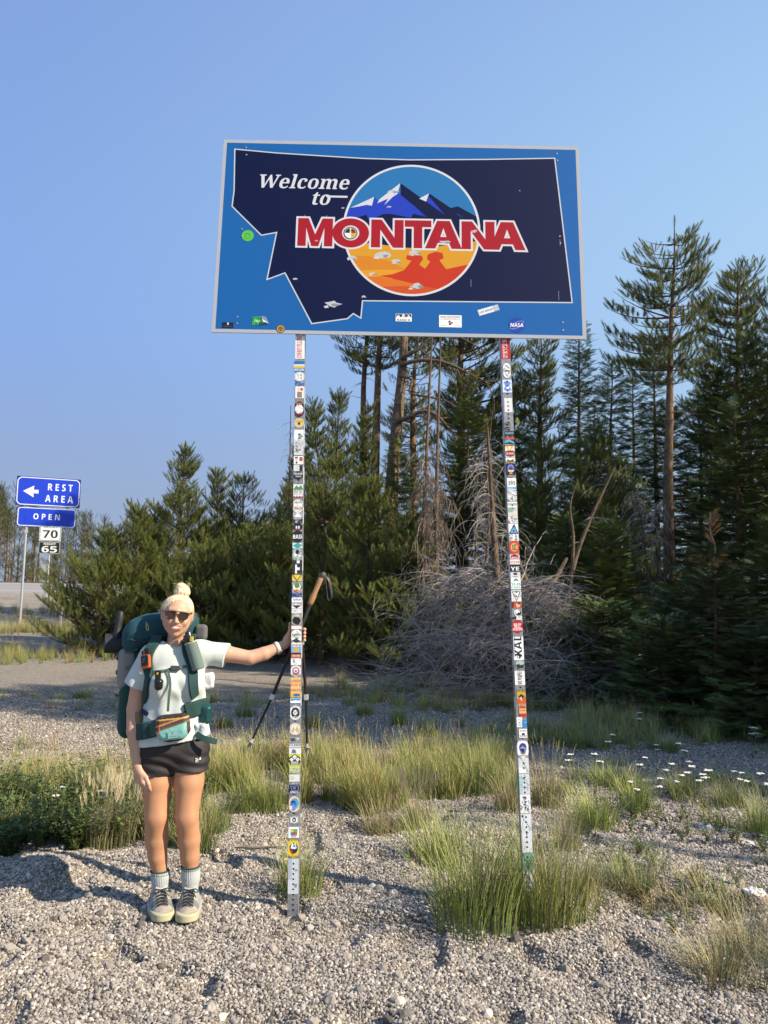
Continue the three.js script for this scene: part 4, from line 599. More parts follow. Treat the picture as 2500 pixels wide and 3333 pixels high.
  const right = [
    F(3134, 3267, '#b01f28', [['v', 'COWBOY PILLOWS', '#f0e6e0', .5, .5, .5]], { h: 1 }), F(3010, 3109, '#f4f4f4', [['o', '#222', .5, .5, .46, .02], ['s', '#222', 26], ['p', '#2a2a2a', .1, .5, .9, .5, .5, .95], ['p', '#e8e8e8', .2, .58, .8, .58, .5, .86]], { c: 1, x0: -20, x1: 24 }), F(2917, 2999, '#d5dff0', [['p', '#6f8fd0', .1, .2, .5, .05, .9, .25, .7, .5, .95, .8, .5, .95, .1, .75, .3, .5], ['c', '#e8eef8', .55, .62, .14]], { h: 1 }), F(2793, 2883, '#dcdcde', [['s', '#f4f4f6', 14]], { h: 1, x0: -22, x1: 26 }),
    F(2681, 2730, '#1e1e20', [['o', '#e0d8c8', .5, .5, .4, .05], ['t', 'VALLEY', '#e0d8c8', .5, .58, .6]], { c: 1, x0: -30, x1: 8 }), F(2588, 2676, '#1f2b34', [['t', 'SALMON RIV', '#8ac0d8', .5, .24, .9], ['p', '#c84a34', 0, .55, .3, .32, .6, .5, .8, .34, 1, .5, 1, .6, 0, .62], ['p', '#3fb4cc', 0, .68, .5, .6, 1, .8, 1, .92, .5, .78, 0, .86], ['r', '#d8b85a', 0, .94, .5, .06], ['r', '#c8643a', .5, .94, .5, .06]]), F(2516, 2583, '#e6dcc2', [['p', '#d8b060', 0, 0, .3, 0, .5, .5], ['p', '#d8b060', .6, 0, .9, 0, .5, .5], ['p', '#8e2230', 0, .55, .2, .42, .8, .42, 1, .55, .95, .9, .5, 1, .05, .9], ['t', 'BELIEVERS', '#e6dcc2', .5, .8, .8]]), F(2485, 2511, '#eceeee', [['p', '#1e1e20', .1, .4, .5, .7, .9, .3, .8, .9, .2, .9]]),
    F(2391, 2488, '#1c1c26', [['c', '#7c7fc8', .5, .42, .34], ['c', '#3f4270', .5, .48, .22], ['p', '#e0d8cc', .15, .55, .85, .55, .7, .68, .3, .68], ['p', '#e08a3a', .3, .82, .5, .58, .7, .82], ['t', 'GREAT ROADS', '#d8b84a', .5, .14, .8], ['t', 'BEND OR', '#e8e8e8', .5, .97, .6]], { c: 1 }), F(2333, 2386, '#f2f2f0', [['t', 'US', '#333', .5, .3, .24], ['t', '395', '#333', .5, .8, .85]], { x0: -25, x1: 28 }), F(2315, 2330, '#6fb4dc', [['s', '#e8f0f6', 4]], { h: 1 }), F(2245, 2318, '#eceeee', [['o', '#2c3034', .5, .5, .44, .03], ['s', '#2c3034', 30]], { c: 1 }), F(2213, 2243, '#f0f0ee', [['t', 'ROAD BREW', '#2a2a2a', .5, .75, .95]], { h: 1 }), F(2157, 2213, '#d8d4c8', [['p', '#8fb49a', .1, .1, .6, .2, .4, .6, 0, .5], ['c', '#4cc0bc', .5, .2, .14], ['s', '#6a6a60', 12]]),
    F(2114, 2155, '#e8e8e6', [['s', '#2c2e30', 24], ['p', '#d0764a', 0, .6, .25, .7, .2, 1, 0, 1]]), F(2052, 2112, '#eceff2', [['p', '#1d2b3c', 0, 1, .6, 0, 1, 1], ['p', '#5b9fd8', .14, .92, .58, .16, .88, .92], ['p', '#d6b87a', .3, .7, .6, .5, .5, .8]], { h: 1 }), F(2011, 2050, '#f0f0ee', [['v', "YN'S", '#222', .25, .5, .4], ['v', 'Beer', '#222', .75, .5, .3]]), F(1935, 2011, '#d23c26', [['c', '#e8a058', .5, .5, .37], ['r', '#3f7a4e', .3, .3, .12, .4], ['r', '#3f7a4e', .3, .62, .45, .1], ['r', '#3f7a4e', .5, .28, .12, .4], ['r', '#3f7a4e', .5, .28, .25, .1]], { c: 1 }), F(1903, 1935, '#e8e6e4', [['c', '#c23030', .5, .5, .42], ['r', '#262626', .36, .2, .28, .3], ['t', 'BEETS', '#eee', .5, .8, .5]], { c: 1 }), F(1874, 1901, '#f2f0ee', [['t', 'EIDIR', '#b03434', .5, .85, .95]]), F(1831, 1872, '#20222a', [['t', 'YE', '#f2f2f2', .5, .85, .9]]), F(1795, 1828, '#d4d6d8', [['c', '#3c3440', .5, .3, .22], ['r', '#8a8c90', .25, .7, .5, .15]]),
    F(1730, 1795, '#f2f3f2', [['p', '#1f7a70', .2, .35, .5, .02, .9, .3, .5, .22], ['t', '12·25', '#1f7a70', .5, .66, .95], ['t', 'Custom', '#2f9a90', .5, .92, .9]]), F(1660, 1723, '#ededec', [['p', '#2a2a2a', .05, .1, .95, .1, .5, 1], ['p', '#ededec', .16, .16, .84, .16, .5, .86], ['s', '#333', 10]], { h: 1 }), F(1621, 1658, '#b8503a', [['p', '#e0b08a', .4, .3, .9, .2, .8, .8, .5, .9], ['c', '#2a2a2a', .75, .25, .14], ['p', '#6e1e1e', 0, 0, .25, .1, .2, .8, 0, 1]]), F(1576, 1616, '#e8e8e6', [['c', '#222', .56, .5, .42], ['c', '#eee', .48, .42, .3], ['c', '#222', .6, .66, .2]], { c: 1, x0: -16, x1: 27 }), F(1555, 1576, '#dcdcda', [['r', '#26262a', 0, .1, .4, .8], ['s', '#26262a', 5]]), F(1480, 1555, '#b0202c', [['t', 'GO TO', '#f0e8e8', .5, .4, .75], ['t', 'HELL', '#f0e8e8', .5, .6, .65], ['t', 'AUBURN', '#f0e8e8', .5, .8, .95]], { c: 1, x0: -31, x1: 29 }),
    F(1331, 1461, '#f0f1f2', [['v', 'XAL', '#17181a', .55, .4, .75], ['c', '#17181a', .5, .84, .2], ['p', '#f0f1f2', .3, .8, .5, .84, .5, .94, .46, .94], ['v', 'WATERCRAFT', '#333', .12, .3, .14]]), F(1281, 1329, '#a8c0b8', [['p', '#2a2c2a', 0, .55, .3, .4, .6, .55, 1, .45, .9, .9, .2, .95]], { c: 1, x0: -20, x1: 27 }), F(1194, 1271, '#ebebea', [['v', 'WE PEOPLE', '#1a1a1a', .55, .5, .42], ['s', '#222', 5]]), F(1087, 1170, '#c9a53c', [['t', 'New Glarus', '#3c2c14', .5, .18, .95], ['p', '#2c2620', .1, .5, .45, .3, .9, .45, .6, .6], ['p', '#cc5a2a', 0, .62, 1, .5, 1, .95, 0, .95], ['r', '#2f6a5e', 0, 0, 1, .05], ['p', '#e8d8b8', .3, .6, .5, .45, .6, .8]], { x0: -20, x1: 27 }), F(1022, 1082, '#e4b070', [['r', '#b83a28', .05, .05, .9, .2], ['t', 'HAMMER', '#b83a28', .5, .5, .9], ['r', '#c42a20', 0, .72, 1, .28]], { x0: -12, x1: 26 }),
    F(966, 1020, '#eceeee', [['s', '#3c4450', 14]], { x0: -28.5, x1: 4 }), F(962, 1008, '#2f86c4', [['t', 'ET', '#f0f4f8', .7, .4, .3]], { c: 1, x0: 2, x1: 28 }), F(909, 957, '#f2f2f0', [['p', '#26262a', .32, .5, .7, .45, .72, .7, .36, .7], ['t', 'EASILY DISTRACTED', '#333', .5, .3, .8], ['t', 'BLUFF BOYS', '#222', .5, .9, .85]], { x0: -18, x1: 26 }), F(803, 900, '#eceef0', [['c', '#243c9c', .5, .45, .34], ['p', '#3f8ed0', .5, .55, .83, .45, .8, .62, .5, .62], ['p', '#8f8880', .2, .66, .8, .66, .66, .82, .34, .82], ['p', '#26221e', .4, .5, .6, .5, .58, .74, .42, .74], ['c', '#d89a7c', .5, .4, .07], ['r', '#d89a7c', .24, .43, .52, .06], ['t', 'PUMP COMPANY', '#222', .5, .1, .6], ['t', 'PUMP FOR 1 MILE', '#222', .5, .94, .7]], { c: 1, x0: -31, x1: 30 }),
    F(722, 803, '#d2d6da', [['p', '#f0f0ee', 0, .6, .6, .7, .7, 1, 0, 1], ['p', '#34383c', .2, 0, .3, 0, .95, .9, .85, .92], ['p', '#e0e4e6', .26, .06, .3, .04, .9, .86, .86, .88], ['s', '#8a9a98', 8]], { h: 1 }), F(615, 719, '#cdd5da', [['r', '#a9c8d4', 0, .1, .3, .9], ['s', '#5c6468', 26]], { h: 1 }), F(515, 614, '#e2e4e8', [['s', '#1c1c1e', 20, 2.2]], { h: 1 }), F(316, 512, '#d8dce4', [['c', '#222', .16, .06, .1], ['d', 'POLITICAL ENGAGEMENT', '#333', .55, .28, .9], ['s', '#6a5a5c', 6], ['p', '#8a8488', .4, .5, .7, .47, .5, .58]], { h: 1 }), F(220, 316, '#7fa894', [['s', '#1f4a3c', 40, 1.6], ['r', '#2c5c4a', 0, 0, 1, .03]], { h: 1 }), F(124, 220, '#c8ccc8', [['s', '#b0b4b0', 10]], { h: 1 }),
  ];
  const makePost = (x, list, seed, label) => {
    const post = new THREE.Group(); post.name = 'post'; post.position.set(x, 0, 0); post.rotation.z = 0.0265; signGroup.add(post); post.userData.label = label;
    const put = (geo, ry, off, nm) => { const m = mesh(nm, geo, steel, post); m.rotation.y = ry; m.position.set(Math.sin(ry) * off, 0, Math.cos(ry) * off); };
    put(wide, 0, T / 2 - TH, 'tube_wall'); put(wide, Math.PI, T / 2 - TH, 'tube_wall'); put(slim, Math.PI / 2, T / 2 - TH, 'tube_wall'); put(slim, -Math.PI / 2, T / 2 - TH, 'tube_wall');
    const MMW = 90, MMH = 3300, r = rng(seed);
    const tex = canvasTex(384, 2048, (g, CWp, CHp) => {
      const sx = CWp / MMW, sy = CHp / MMH; g.fillStyle = '#ddd'; g.fillRect(0, 0, CWp, CHp);
      for (const f of list) {
        const x0 = f.x0 ?? -28.5, x1 = f.x1 ?? 28.5, w = x1 - x0, h = f.y1 - f.y0;
        g.save(); g.setTransform(sx, 0, 0, sy, (x0 + 45) * sx, (MMH - f.y1) * sy); g.beginPath(); g.rect(0, 0, w, h); g.clip(); g.fillStyle = f.bg; g.fillRect(0, 0, w, h);
        for (const [k, a, ...q] of f.ops) {
          if (k === 'r') { g.fillStyle = a; g.fillRect(q[0] * w, q[1] * h, q[2] * w, q[3] * h); }
          else if (k === 'c') { g.fillStyle = a; g.beginPath(); g.ellipse(q[0] * w, q[1] * h, q[2] * w, q[2] * Math.min(h, w * 1.2), 0, 0, 7); g.fill(); }
          else if (k === 'o') { g.strokeStyle = a; g.lineWidth = Math.max(1, q[3] * w); g.beginPath(); g.ellipse(q[0] * w, q[1] * h, q[2] * w, q[2] * Math.min(h, w * 1.2), 0, 0, 7); g.stroke(); }
          else if (k === 'p' || k === 'q') { g.beginPath(); for (let i = 0; i < q.length; i += 2) i ? g.lineTo(q[i] * w, q[i + 1] * h) : g.moveTo(q[i] * w, q[i + 1] * h); g.closePath(); if (k === 'p') { g.fillStyle = a; g.fill(); } else { g.strokeStyle = a; g.lineWidth = 1.4; g.stroke(); } }
          else if (k === 's') { g.strokeStyle = a; g.lineWidth = q[1] ?? 1; for (let i = 0; i < q[0]; i++) { g.beginPath(); let px = (0.12 + 0.76 * r()) * w, py = (0.12 + 0.76 * r()) * h; g.moveTo(px, py); for (let j = 0; j < 3; j++) { px += (r() - 0.5) * w * 0.4; py += (r() - 0.5) * Math.min(h, w) * 0.4; g.lineTo(px, py); } g.stroke(); } }
          else { // text: t across, v up the post, d slanting
            const [c, tx, ty, tw] = q; g.save(); g.translate(tx * w, ty * h); g.fillStyle = c; g.textAlign = 'center'; let run = tw * w, cap;
            if (k === 'v') { g.rotate(-Math.PI / 2); run = h * 0.94; cap = tw * w; g.translate(0, cap * 0.36); } else if (k === 'd') { g.rotate(0.95); run = w * 1.3; cap = 6; } else cap = Math.min(tw * w * (a.length < 5 ? 0.5 : 0.26), h * 0.55, 24);
            const fam = /COWBOY|New/.test(a) ? 'serif' : 'sans-serif'; g.font = `bold 40px ${fam}`; const m = g.measureText(a).width; g.scale(run / m, cap / 29); g.fillText(a, 0, 0); g.restore();
          }
        }
        // wear
        for (let i = 0; i < 10; i++) { g.fillStyle = `rgba(${r() < 0.5 ? '235,235,235' : '70,70,74'},${0.1 + 0.25 * r()})`; g.fillRect(r() * w, r() * h, 0.6 + 2.2 * r(), 0.8 + 2.5 * r()); }
        g.restore();
      }
    });
    const sm = new THREE.MeshStandardMaterial({ map: tex, roughness: 0.45 });
    list.forEach((f, i) => {
      const x0 = f.x0 ?? -28.2, x1 = f.x1 ?? 28.2, s = new THREE.Shape(), cy = (f.y0 + f.y1) / 2, cx = (x0 + x1) / 2, P = [];
      if (f.c) { const R = Math.max((f.y1 - f.y0) / 2, 1), RX = Math.max((x1 - x0) / 2, Math.min(R, (x1 - x0) / 2 * 1.12)); for (let k = 0; k < 28; k++) { const a = k / 28 * 6.2832; P.push([clamp(cx + Math.cos(a) * RX * 1.06, x0, x1), cy + Math.sin(a) * R]); } }
      else { const q = 1.5; P.push([x0 + q, f.y0], [x1 - q, f.y0], [x1, f.y0 + q], [x1, f.y1 - q], [x1 - q, f.y1], [x0 + q, f.y1], [x0, f.y1 - q], [x0, f.y0 + q]); }
      P.forEach(([a, b], k) => k ? s.lineTo(a / 1000, b / 1000) : s.moveTo(a / 1000, b / 1000));
      if (f.h) for (let k = 0; k < 130; k++) { const hy = 12.7 + k * 25.4; if (hy > f.y0 + 7 && hy < f.y1 - 7 && -6.5 > x0 && 6.5 < x1) { const p = new THREE.Path(); p.absarc(0, hy / 1000, 0.0053, 0, Math.PI * 2, true); s.holes.push(p); } }
      const g = new THREE.ExtrudeGeometry(s, { depth: 0.0006, bevelEnabled: false, curveSegments: 5 }), p = g.attributes.position, uv = g.attributes.uv;
      for (let k = 0; k < p.count; k++) uv.setXY(k, (p.getX(k) * 1000 + 45) / MMW, p.getY(k) * 1000 / MMH);
      mesh('sticker', g, sm, post).position.z = T / 2 + 0.0004 + 0.0008 * (i % 3);
    });
    // a few white labels on the inner side
    const side = x < 0.5 ? 1 : -1, lm = std([0.55, 0.56, 0.58], 0.5);
    for (let k = 0; k < 9; k++) { const h = 0.05 + 0.11 * r(), y = 0.8 + k * 0.26 + 0.05 * r(), m = mesh('sticker', new THREE.BoxGeometry(0.0006, h, 0.03 + 0.016 * r()), lm, post); m.position.set(side * (T / 2 + 0.0006), y, 0); }
  };
  makePost(0, left, 61, 'post of the sign next to the walker'); makePost(1.2553, right, 62, 'post of the sign standing in a grass tuft');
}

// ---------- signed-distance modelling ----------
function surfaceNets(f, lo, hi, cell, paint) {
  const n = [0, 1, 2].map((k) => Math.ceil((hi[k] - lo[k]) / cell) + 1), [nx, ny, nz] = n, F = new Float32Array(nx * ny * nz);
  for (let k = 0, q = 0; k < nz; k++) for (let j = 0; j < ny; j++) for (let i = 0; i < nx; i++, q++) F[q] = f(lo[0] + i * cell, lo[1] + j * cell, lo[2] + k * cell);
  const id = new Int32Array(nx * ny * nz).fill(-1), P = [], I = [], at = (i, j, k) => i + nx * (j + ny * k);
  for (let k = 0; k < nz - 1; k++) for (let j = 0; j < ny - 1; j++) for (let i = 0; i < nx - 1; i++) {
    let mask = 0; const v = []; for (let c = 0; c < 8; c++) { v[c] = F[at(i + (c & 1), j + ((c >> 1) & 1), k + (c >> 2))]; if (v[c] < 0) mask |= 1 << c; }
    if (mask === 0 || mask === 255) continue;
    let x = 0, y = 0, z = 0, m = 0;
    for (const [a, b] of EDGES) if ((v[a] < 0) !== (v[b] < 0)) { const t = v[a] / (v[a] - v[b]); x += (a & 1) + t * ((b & 1) - (a & 1)); y += ((a >> 1) & 1) + t * (((b >> 1) & 1) - ((a >> 1) & 1)); z += (a >> 2) + t * ((b >> 2) - (a >> 2)); m++; }
    id[at(i, j, k)] = P.length / 3; P.push(lo[0] + (i + x / m) * cell, lo[1] + (j + y / m) * cell, lo[2] + (k + z / m) * cell);
  }
  for (let k = 1; k < nz - 1; k++) for (let j = 1; j < ny - 1; j++) for (let i = 1; i < nx - 1; i++) {
    const a = F[at(i, j, k)] < 0;
    const q = (A, B, C, D, flip) => { if (A < 0 || B < 0 || C < 0 || D < 0) return; flip ? I.push(A, C, B, A, D, C) : I.push(A, B, C, A, C, D); };
    if (a !== F[at(i + 1, j, k)] < 0) q(id[at(i, j - 1, k - 1)], id[at(i, j, k - 1)], id[at(i, j, k)], id[at(i, j - 1, k)], !a);
    if (a !== F[at(i, j + 1, k)] < 0) q(id[at(i - 1, j, k - 1)], id[at(i - 1, j, k)], id[at(i, j, k)], id[at(i, j, k - 1)], !a);
    if (a !== F[at(i, j, k + 1)] < 0) q(id[at(i - 1, j - 1, k)], id[at(i, j - 1, k)], id[at(i, j, k)], id[at(i - 1, j, k)], !a);
  }
  const g = new THREE.BufferGeometry(), N = new Float32Array(P.length), C = paint && new Float32Array(P.length), e = cell * 0.5;
  for (let q = 0; q < P.length; q += 3) {
    const x = P[q], y = P[q + 1], z = P[q + 2], a = f(x + e, y, z) - f(x - e, y, z), b = f(x, y + e, z) - f(x, y - e, z), c = f(x, y, z + e) - f(x, y, z - e), l = Math.hypot(a, b, c) || 1; N.set([a / l, b / l, c / l], q);
    if (C) C.set(paint(x, y, z), q);
  }
  g.setAttribute('position', new THREE.Float32BufferAttribute(P, 3)); g.setAttribute('normal', new THREE.BufferAttribute(N, 3)); if (C) g.setAttribute('color', new THREE.BufferAttribute(C, 3));
  const uv = new Float32Array(P.length / 3 * 2); for (let q = 0; q < P.length / 3; q++) { uv[q * 2] = P[q * 3]; uv[q * 2 + 1] = P[q * 3 + 1]; } g.setAttribute('uv', new THREE.BufferAttribute(uv, 2));
  g.setIndex(I); return g;
}
const EDGES = []; for (let a = 0; a < 8; a++) for (const b of [1, 2, 4]) if (!(a & b)) EDGES.push([a, a | b]);
const smin = (a, b, k) => { const h = Math.max(k - Math.abs(a - b), 0) / k; return Math.min(a, b) - h * h * k * 0.25; };
const smax = (a, b, k) => -smin(-a, -b, k);
function cone(x, y, z, a, b, ra, rb) {        // tapered capsule
  const bx = b[0] - a[0], by = b[1] - a[1], bz = b[2] - a[2], px = x - a[0], py = y - a[1], pz = z - a[2];
  const t = clamp((px * bx + py * by + pz * bz) / (bx * bx + by * by + bz * bz)); return Math.hypot(px - bx * t, py - by * t, pz - bz * t) - mix(ra, rb, t);
}
const ell = (x, y, z, c, r) => { const a = (x - c[0]) / r[0], b = (y - c[1]) / r[1], d = (z - c[2]) / r[2], k = Math.hypot(a, b, d); return (k - 1) * Math.min(r[0], r[1], r[2]) * (k < 1 ? 1 : 1) ; };
const rb3 = (x, y, z, c, h, r) => { const a = Math.abs(x - c[0]) - h[0] + r, b = Math.abs(y - c[1]) - h[1] + r, d = Math.abs(z - c[2]) - h[2] + r; return Math.hypot(Math.max(a, 0), Math.max(b, 0), Math.max(d, 0)) + Math.min(Math.max(a, b, d), 0) - r; };
function chain(x, y, z, list, k) { let d = 9; for (const s of list) { const e = cone(x, y, z, s[0], s[1], s[2], s[3]); d = smin(d, e, k); } return d; }

// ---------- the walker ----------
const person = group('person', [-1.065, 0, -4.26]);
tag(person, 'person in a pale shirt and black shorts holding the sign post', 'person');
const YAW = 0.36, CY = Math.cos(YAW), SY = Math.sin(YAW), TC = [-0.058, -0.02];
const toT = (x, z) => [(x - TC[0]) * CY - (z - TC[1]) * SY, (x - TC[0]) * SY + (z - TC[1]) * CY];
const fromT = (tx, y, tz) => V(TC[0] + tx * CY + tz * SY, y, TC[1] - tx * SY + tz * CY);
function torso(x, y, z) {
  const [a, c] = toT(x, z);
  let d = cone(a, y, c * 1.1, [-0.125, 1.325, 0], [0.125, 1.345, 0], 0.05, 0.05);
  d = smin(d, ell(a, y, c, [0, 1.20, -0.005], [0.142, 0.19, 0.1]), 0.06);
  d = smin(d, ell(a, y, c, [0.005, 1.02, -0.005], [0.122, 0.17, 0.088]), 0.06);
  d = smin(d, ell(a, y, c, [0.005, 0.86, -0.01], [0.155, 0.13, 0.11]), 0.05);
  for (const s of [-1, 1]) d = smin(d, ell(a, y, c, [s * 0.064, 1.178, 0.062], [0.066, 0.066, 0.062]), 0.035);
  return d;
}
const armR = [[[-0.205, 1.315, -0.005], [-0.25, 1.17, -0.01], 0.05, 0.047], [[-0.25, 1.17, -0.01], [-0.268, 1.04, -0.005], 0.047, 0.042], [[-0.268, 1.04, -0.005], [-0.252, 0.93, 0.03], 0.043, 0.042], [[-0.252, 0.93, 0.03], [-0.214, 0.745, 0.065], 0.042, 0.026]];
const armL = [[[0.085, 1.345, -0.075], [0.2, 1.335, -0.105], 0.052, 0.046], [[0.2, 1.335, -0.105], [0.325, 1.312, -0.13], 0.046, 0.039], [[0.325, 1.312, -0.13], [0.4, 1.335, -0.155], 0.041, 0.038], [[0.4, 1.335, -0.155], [0.51, 1.386, -0.195], 0.038, 0.025]];
const legR = [[[-0.13, 0.84, -0.01], [-0.126, 0.66, 0.005], 0.082, 0.08], [[-0.126, 0.66, 0.005], [-0.116, 0.49, 0.015], 0.08, 0.062], [[-0.116, 0.49, 0.015], [-0.120, 0.36, -0.014], 0.062, 0.06], [[-0.120, 0.36, -0.014], [-0.112, 0.27, -0.022], 0.06, 0.049], [[-0.112, 0.27, -0.022], [-0.093, 0.16, -0.035], 0.049, 0.037], [[-0.093, 0.16, -0.035], [-0.093, 0.07, -0.035], 0.037, 0.036]];
const legL = [[[0.04, 0.84, -0.025], [0.042, 0.66, -0.005], 0.082, 0.079], [[0.042, 0.66, -0.005], [0.043, 0.49, 0.01], 0.079, 0.06], [[0.043, 0.49, 0.01], [0.053, 0.36, -0.018], 0.06, 0.059], [[0.053, 0.36, -0.018], [0.06, 0.27, -0.028], 0.059, 0.049], [[0.06, 0.27, -0.028], [0.066, 0.16, -0.04], 0.049, 0.037], [[0.066, 0.16, -0.04], [0.066, 0.07, -0.04], 0.037, 0.036]];
const neck = [[-0.066, 1.34, -0.035], [-0.06, 1.47, -0.015]];
const legs = (x, y, z) => {
  let d = Math.min(chain(x, y, z, legR, 0.012), chain(x, y, z, legL, 0.012));
  d = smin(d, ell(x, y, z, [-0.114, 0.487, 0.062], [0.03, 0.036, 0.012]), 0.03); return smin(d, ell(x, y, z, [0.046, 0.487, 0.057], [0.03, 0.036, 0.012]), 0.03);
};
const SKIN = [0.54, 0.31, 0.205], TAN = [0.47, 0.235, 0.125];
const skinMat = new THREE.MeshPhysicalMaterial({ color: lin(1, 1, 1), vertexColors: true, roughness: 0.52, sheen: 0.15, sheenRoughness: 0.6, sheenColor: lin(0.9, 0.6, 0.5) });
// head, in its own frame: x to the walker's left, y up, z forward
const headC = V(-0.058, 1.553, 0.005), headQ = new THREE.Quaternion().setFromEuler(new THREE.Euler(0.03, 0.24, -0.075, 'YXZ')), headQi = headQ.clone().invert();
const toHead = (x, y, z) => V(x - headC.x, y - headC.y, z - headC.z).applyQuaternion(headQi);
function headSDF(p) {
  const x = p.x, y = p.y, z = p.z, ax = Math.abs(x);
  let d = ell(x, y, z, [0, 0.024, -0.014], [0.077, 0.080, 0.09]);
  d = smin(d, ell(x, y, z, [0, -0.022, 0.022], [0.066, 0.086, 0.068]), 0.03);
  d = smin(d, cone(ax, y, z, [0.046, -0.05, 0.0], [0.0, -0.101, 0.054], 0.022, 0.019), 0.03);
  d = smin(d, ell(ax, y, z, [0.036, -0.034, 0.066], [0.023, 0.021, 0.02]), 0.018);
  d = smin(d, cone(ax, y, z, [0, 0.022, 0.083], [0.036, 0.022, 0.07], 0.012, 0.012), 0.018);
  d = smax(d, -ell(ax, y, z, [0.031, 0.004, 0.096], [0.019, 0.012, 0.014]), 0.014);
  d = smin(d, cone(x, y, z, [0, 0.006, 0.086], [0, -0.034, 0.101], 0.008, 0.0115), 0.012);
  d = smin(d, ell(ax, y, z, [0.011, -0.037, 0.091], [0.0075, 0.007, 0.009]), 0.008);
  d = smin(d, ell(x, y, z, [0, -0.066, 0.078], [0.027, 0.018, 0.016]), 0.014);
  d = smax(d, -ell(x, y - 5.2 * x * x, z, [0, -0.0655, 0.098], [0.0285, 0.0075, 0.014]), 0.004);
  d = smin(d, cone(x, y - 6 * x * x, z, [-0.021, -0.0735, 0.0865], [0.021, -0.0735, 0.0865], 0.003, 0.003), 0.005);
  d = smin(d, cone(x, y - 5 * x * x, z, [-0.022, -0.0555, 0.0872], [0.022, -0.0555, 0.0872], 0.0022, 0.0022), 0.005);
  d = smin(d, ell(ax, y, z, [0.079, -0.008, -0.008], [0.0085, 0.03, 0.018]), 0.008);
  return d;
}
{
  const body = (x, y, z) => {
    let d = chain(x, y, z, armR, 0.008); d = Math.min(d, chain(x, y, z, armL, 0.008)); d = Math.min(d, legs(x, y, z));
    d = Math.min(d, smax(torso(x, y, z) + 0.012, -(y - 0.76), 0.01)); return smin(d, cone(x, y, z, neck[0], neck[1], 0.052, 0.047), 0.03);
  };
  const paint = (x, y, z) => { const n = 0.96 + 0.08 * fbm(x * 60, y * 60, z * 60, 2); const c = y < 0.75 && Math.abs(x + 0.04) < 0.17 ? TAN : SKIN; const knee = 0.06 * Math.exp(-(((y - 0.49) / 0.04) ** 2)) * (y < 0.7 ? 1 : 0); return [c[0] * n + knee * 0.4, c[1] * n + knee * 0.1, c[2] * n + knee * 0.1]; };
  const gBody = surfaceNets(body, [-0.36, 0.05, -0.26], [0.56, 1.5, 0.16], 0.009, paint);
  const gHead = surfaceNets((x, y, z) => { const p = toHead(x, y, z); return smin(headSDF(p), cone(x, y, z, neck[0], neck[1], 0.052, 0.047), 0.025); }, [-0.18, 1.36, -0.16], [0.06, 1.70, 0.14], 0.0034,
    (x, y, z) => { const p = toHead(x, y, z); let c = SKIN; const n = 0.97 + 0.06 * fbm(x * 130, y * 130, z * 130, 2); const lip = Math.exp(-(((p.y - 5 * p.x * p.x + 0.0665) / 0.0135) ** 6)) * (Math.abs(p.x) < 0.027 ? 1 : 0) * (p.z > 0.07 ? 1 : 0), blush = 0.5 * Math.exp(-(((Math.abs(p.x) - 0.04) / 0.02) ** 2 + ((p.y + 0.035) / 0.02) ** 2)) * (p.z > 0.03 ? 1 : 0); c = c.map((v, i) => mix(v, [0.42, 0.13, 0.11][i], lip * 0.75)); c = c.map((v, i) => mix(v, [0.58, 0.27, 0.2][i], blush * 0.6)); return c.map((v) => v * n); });
  // hanging hand
  const hand = (segs, lo, hi) => surfaceNets((x, y, z) => { let d = 9; for (const s of segs) { const e = cone(x, y, z, s[0], s[1], s[2], s[3]); d = s[4] ? smin(d, e, 0.012) : smin(d, e, 0.0045); } return d; }, lo, hi, 0.0032, (x, y, z) => { const n = 0.95 + 0.1 * noise(x * 200, y * 200, z * 200); return SKIN.map((v) => v * n); });
  const add = (a, b) => [a[0] + b[0], a[1] + b[1], a[2] + b[2]], mul = (a, k) => a.map((v) => v * k);
  const segR = []; {
    const w = [-0.214, 0.748, 0.065], dn = [0.27, -0.94, 0.2], lat = [0.74, 0.1, 0.62], nrm = [0.6, 0.15, -0.72];   // lat: little finger -> index; nrm: towards the palm
    segR.push([w, add(w, mul(dn, 0.03)), 0.026, 0.026, 1]);
    const L = [0.036, 0.041, 0.044, 0.040];
    for (let f = 0; f < 4; f++) {
      const o = (f - 1.5) * 0.0185, k = add(add(w, mul(dn, 0.083 - 0.006 * Math.abs(f - 2))), mul(lat, o)); segR.push([add(w, mul(lat, o * 0.6)), k, 0.016, 0.0125, 1]);
      let p = k, curl = 0.25; for (let s = 0; s < 3; s++) { curl += 0.3 + 0.05 * (3 - f); const d = add(mul(dn, Math.cos(curl)), mul(nrm, Math.sin(curl))), q = add(p, mul(d, L[f] * [1, 0.72, 0.55][s])); segR.push([p, q, [0.0098, 0.0088, 0.008][s], [0.0088, 0.008, 0.0068][s]]); p = q; }
    }
    const t0 = add(add(w, mul(dn, 0.02)), mul(lat, 0.022)), t1 = add(add(w, mul(dn, 0.055)), add(mul(lat, 0.044), mul(nrm, 0.012))), t2 = add(add(w, mul(dn, 0.09)), add(mul(lat, 0.046), mul(nrm, 0.02))), t3 = add(add(w, mul(dn, 0.115)), add(mul(lat, 0.042), mul(nrm, 0.026)));
    segR.push([t0, t1, 0.015, 0.012, 1], [t1, t2, 0.0115, 0.01], [t2, t3, 0.01, 0.008]);
  }
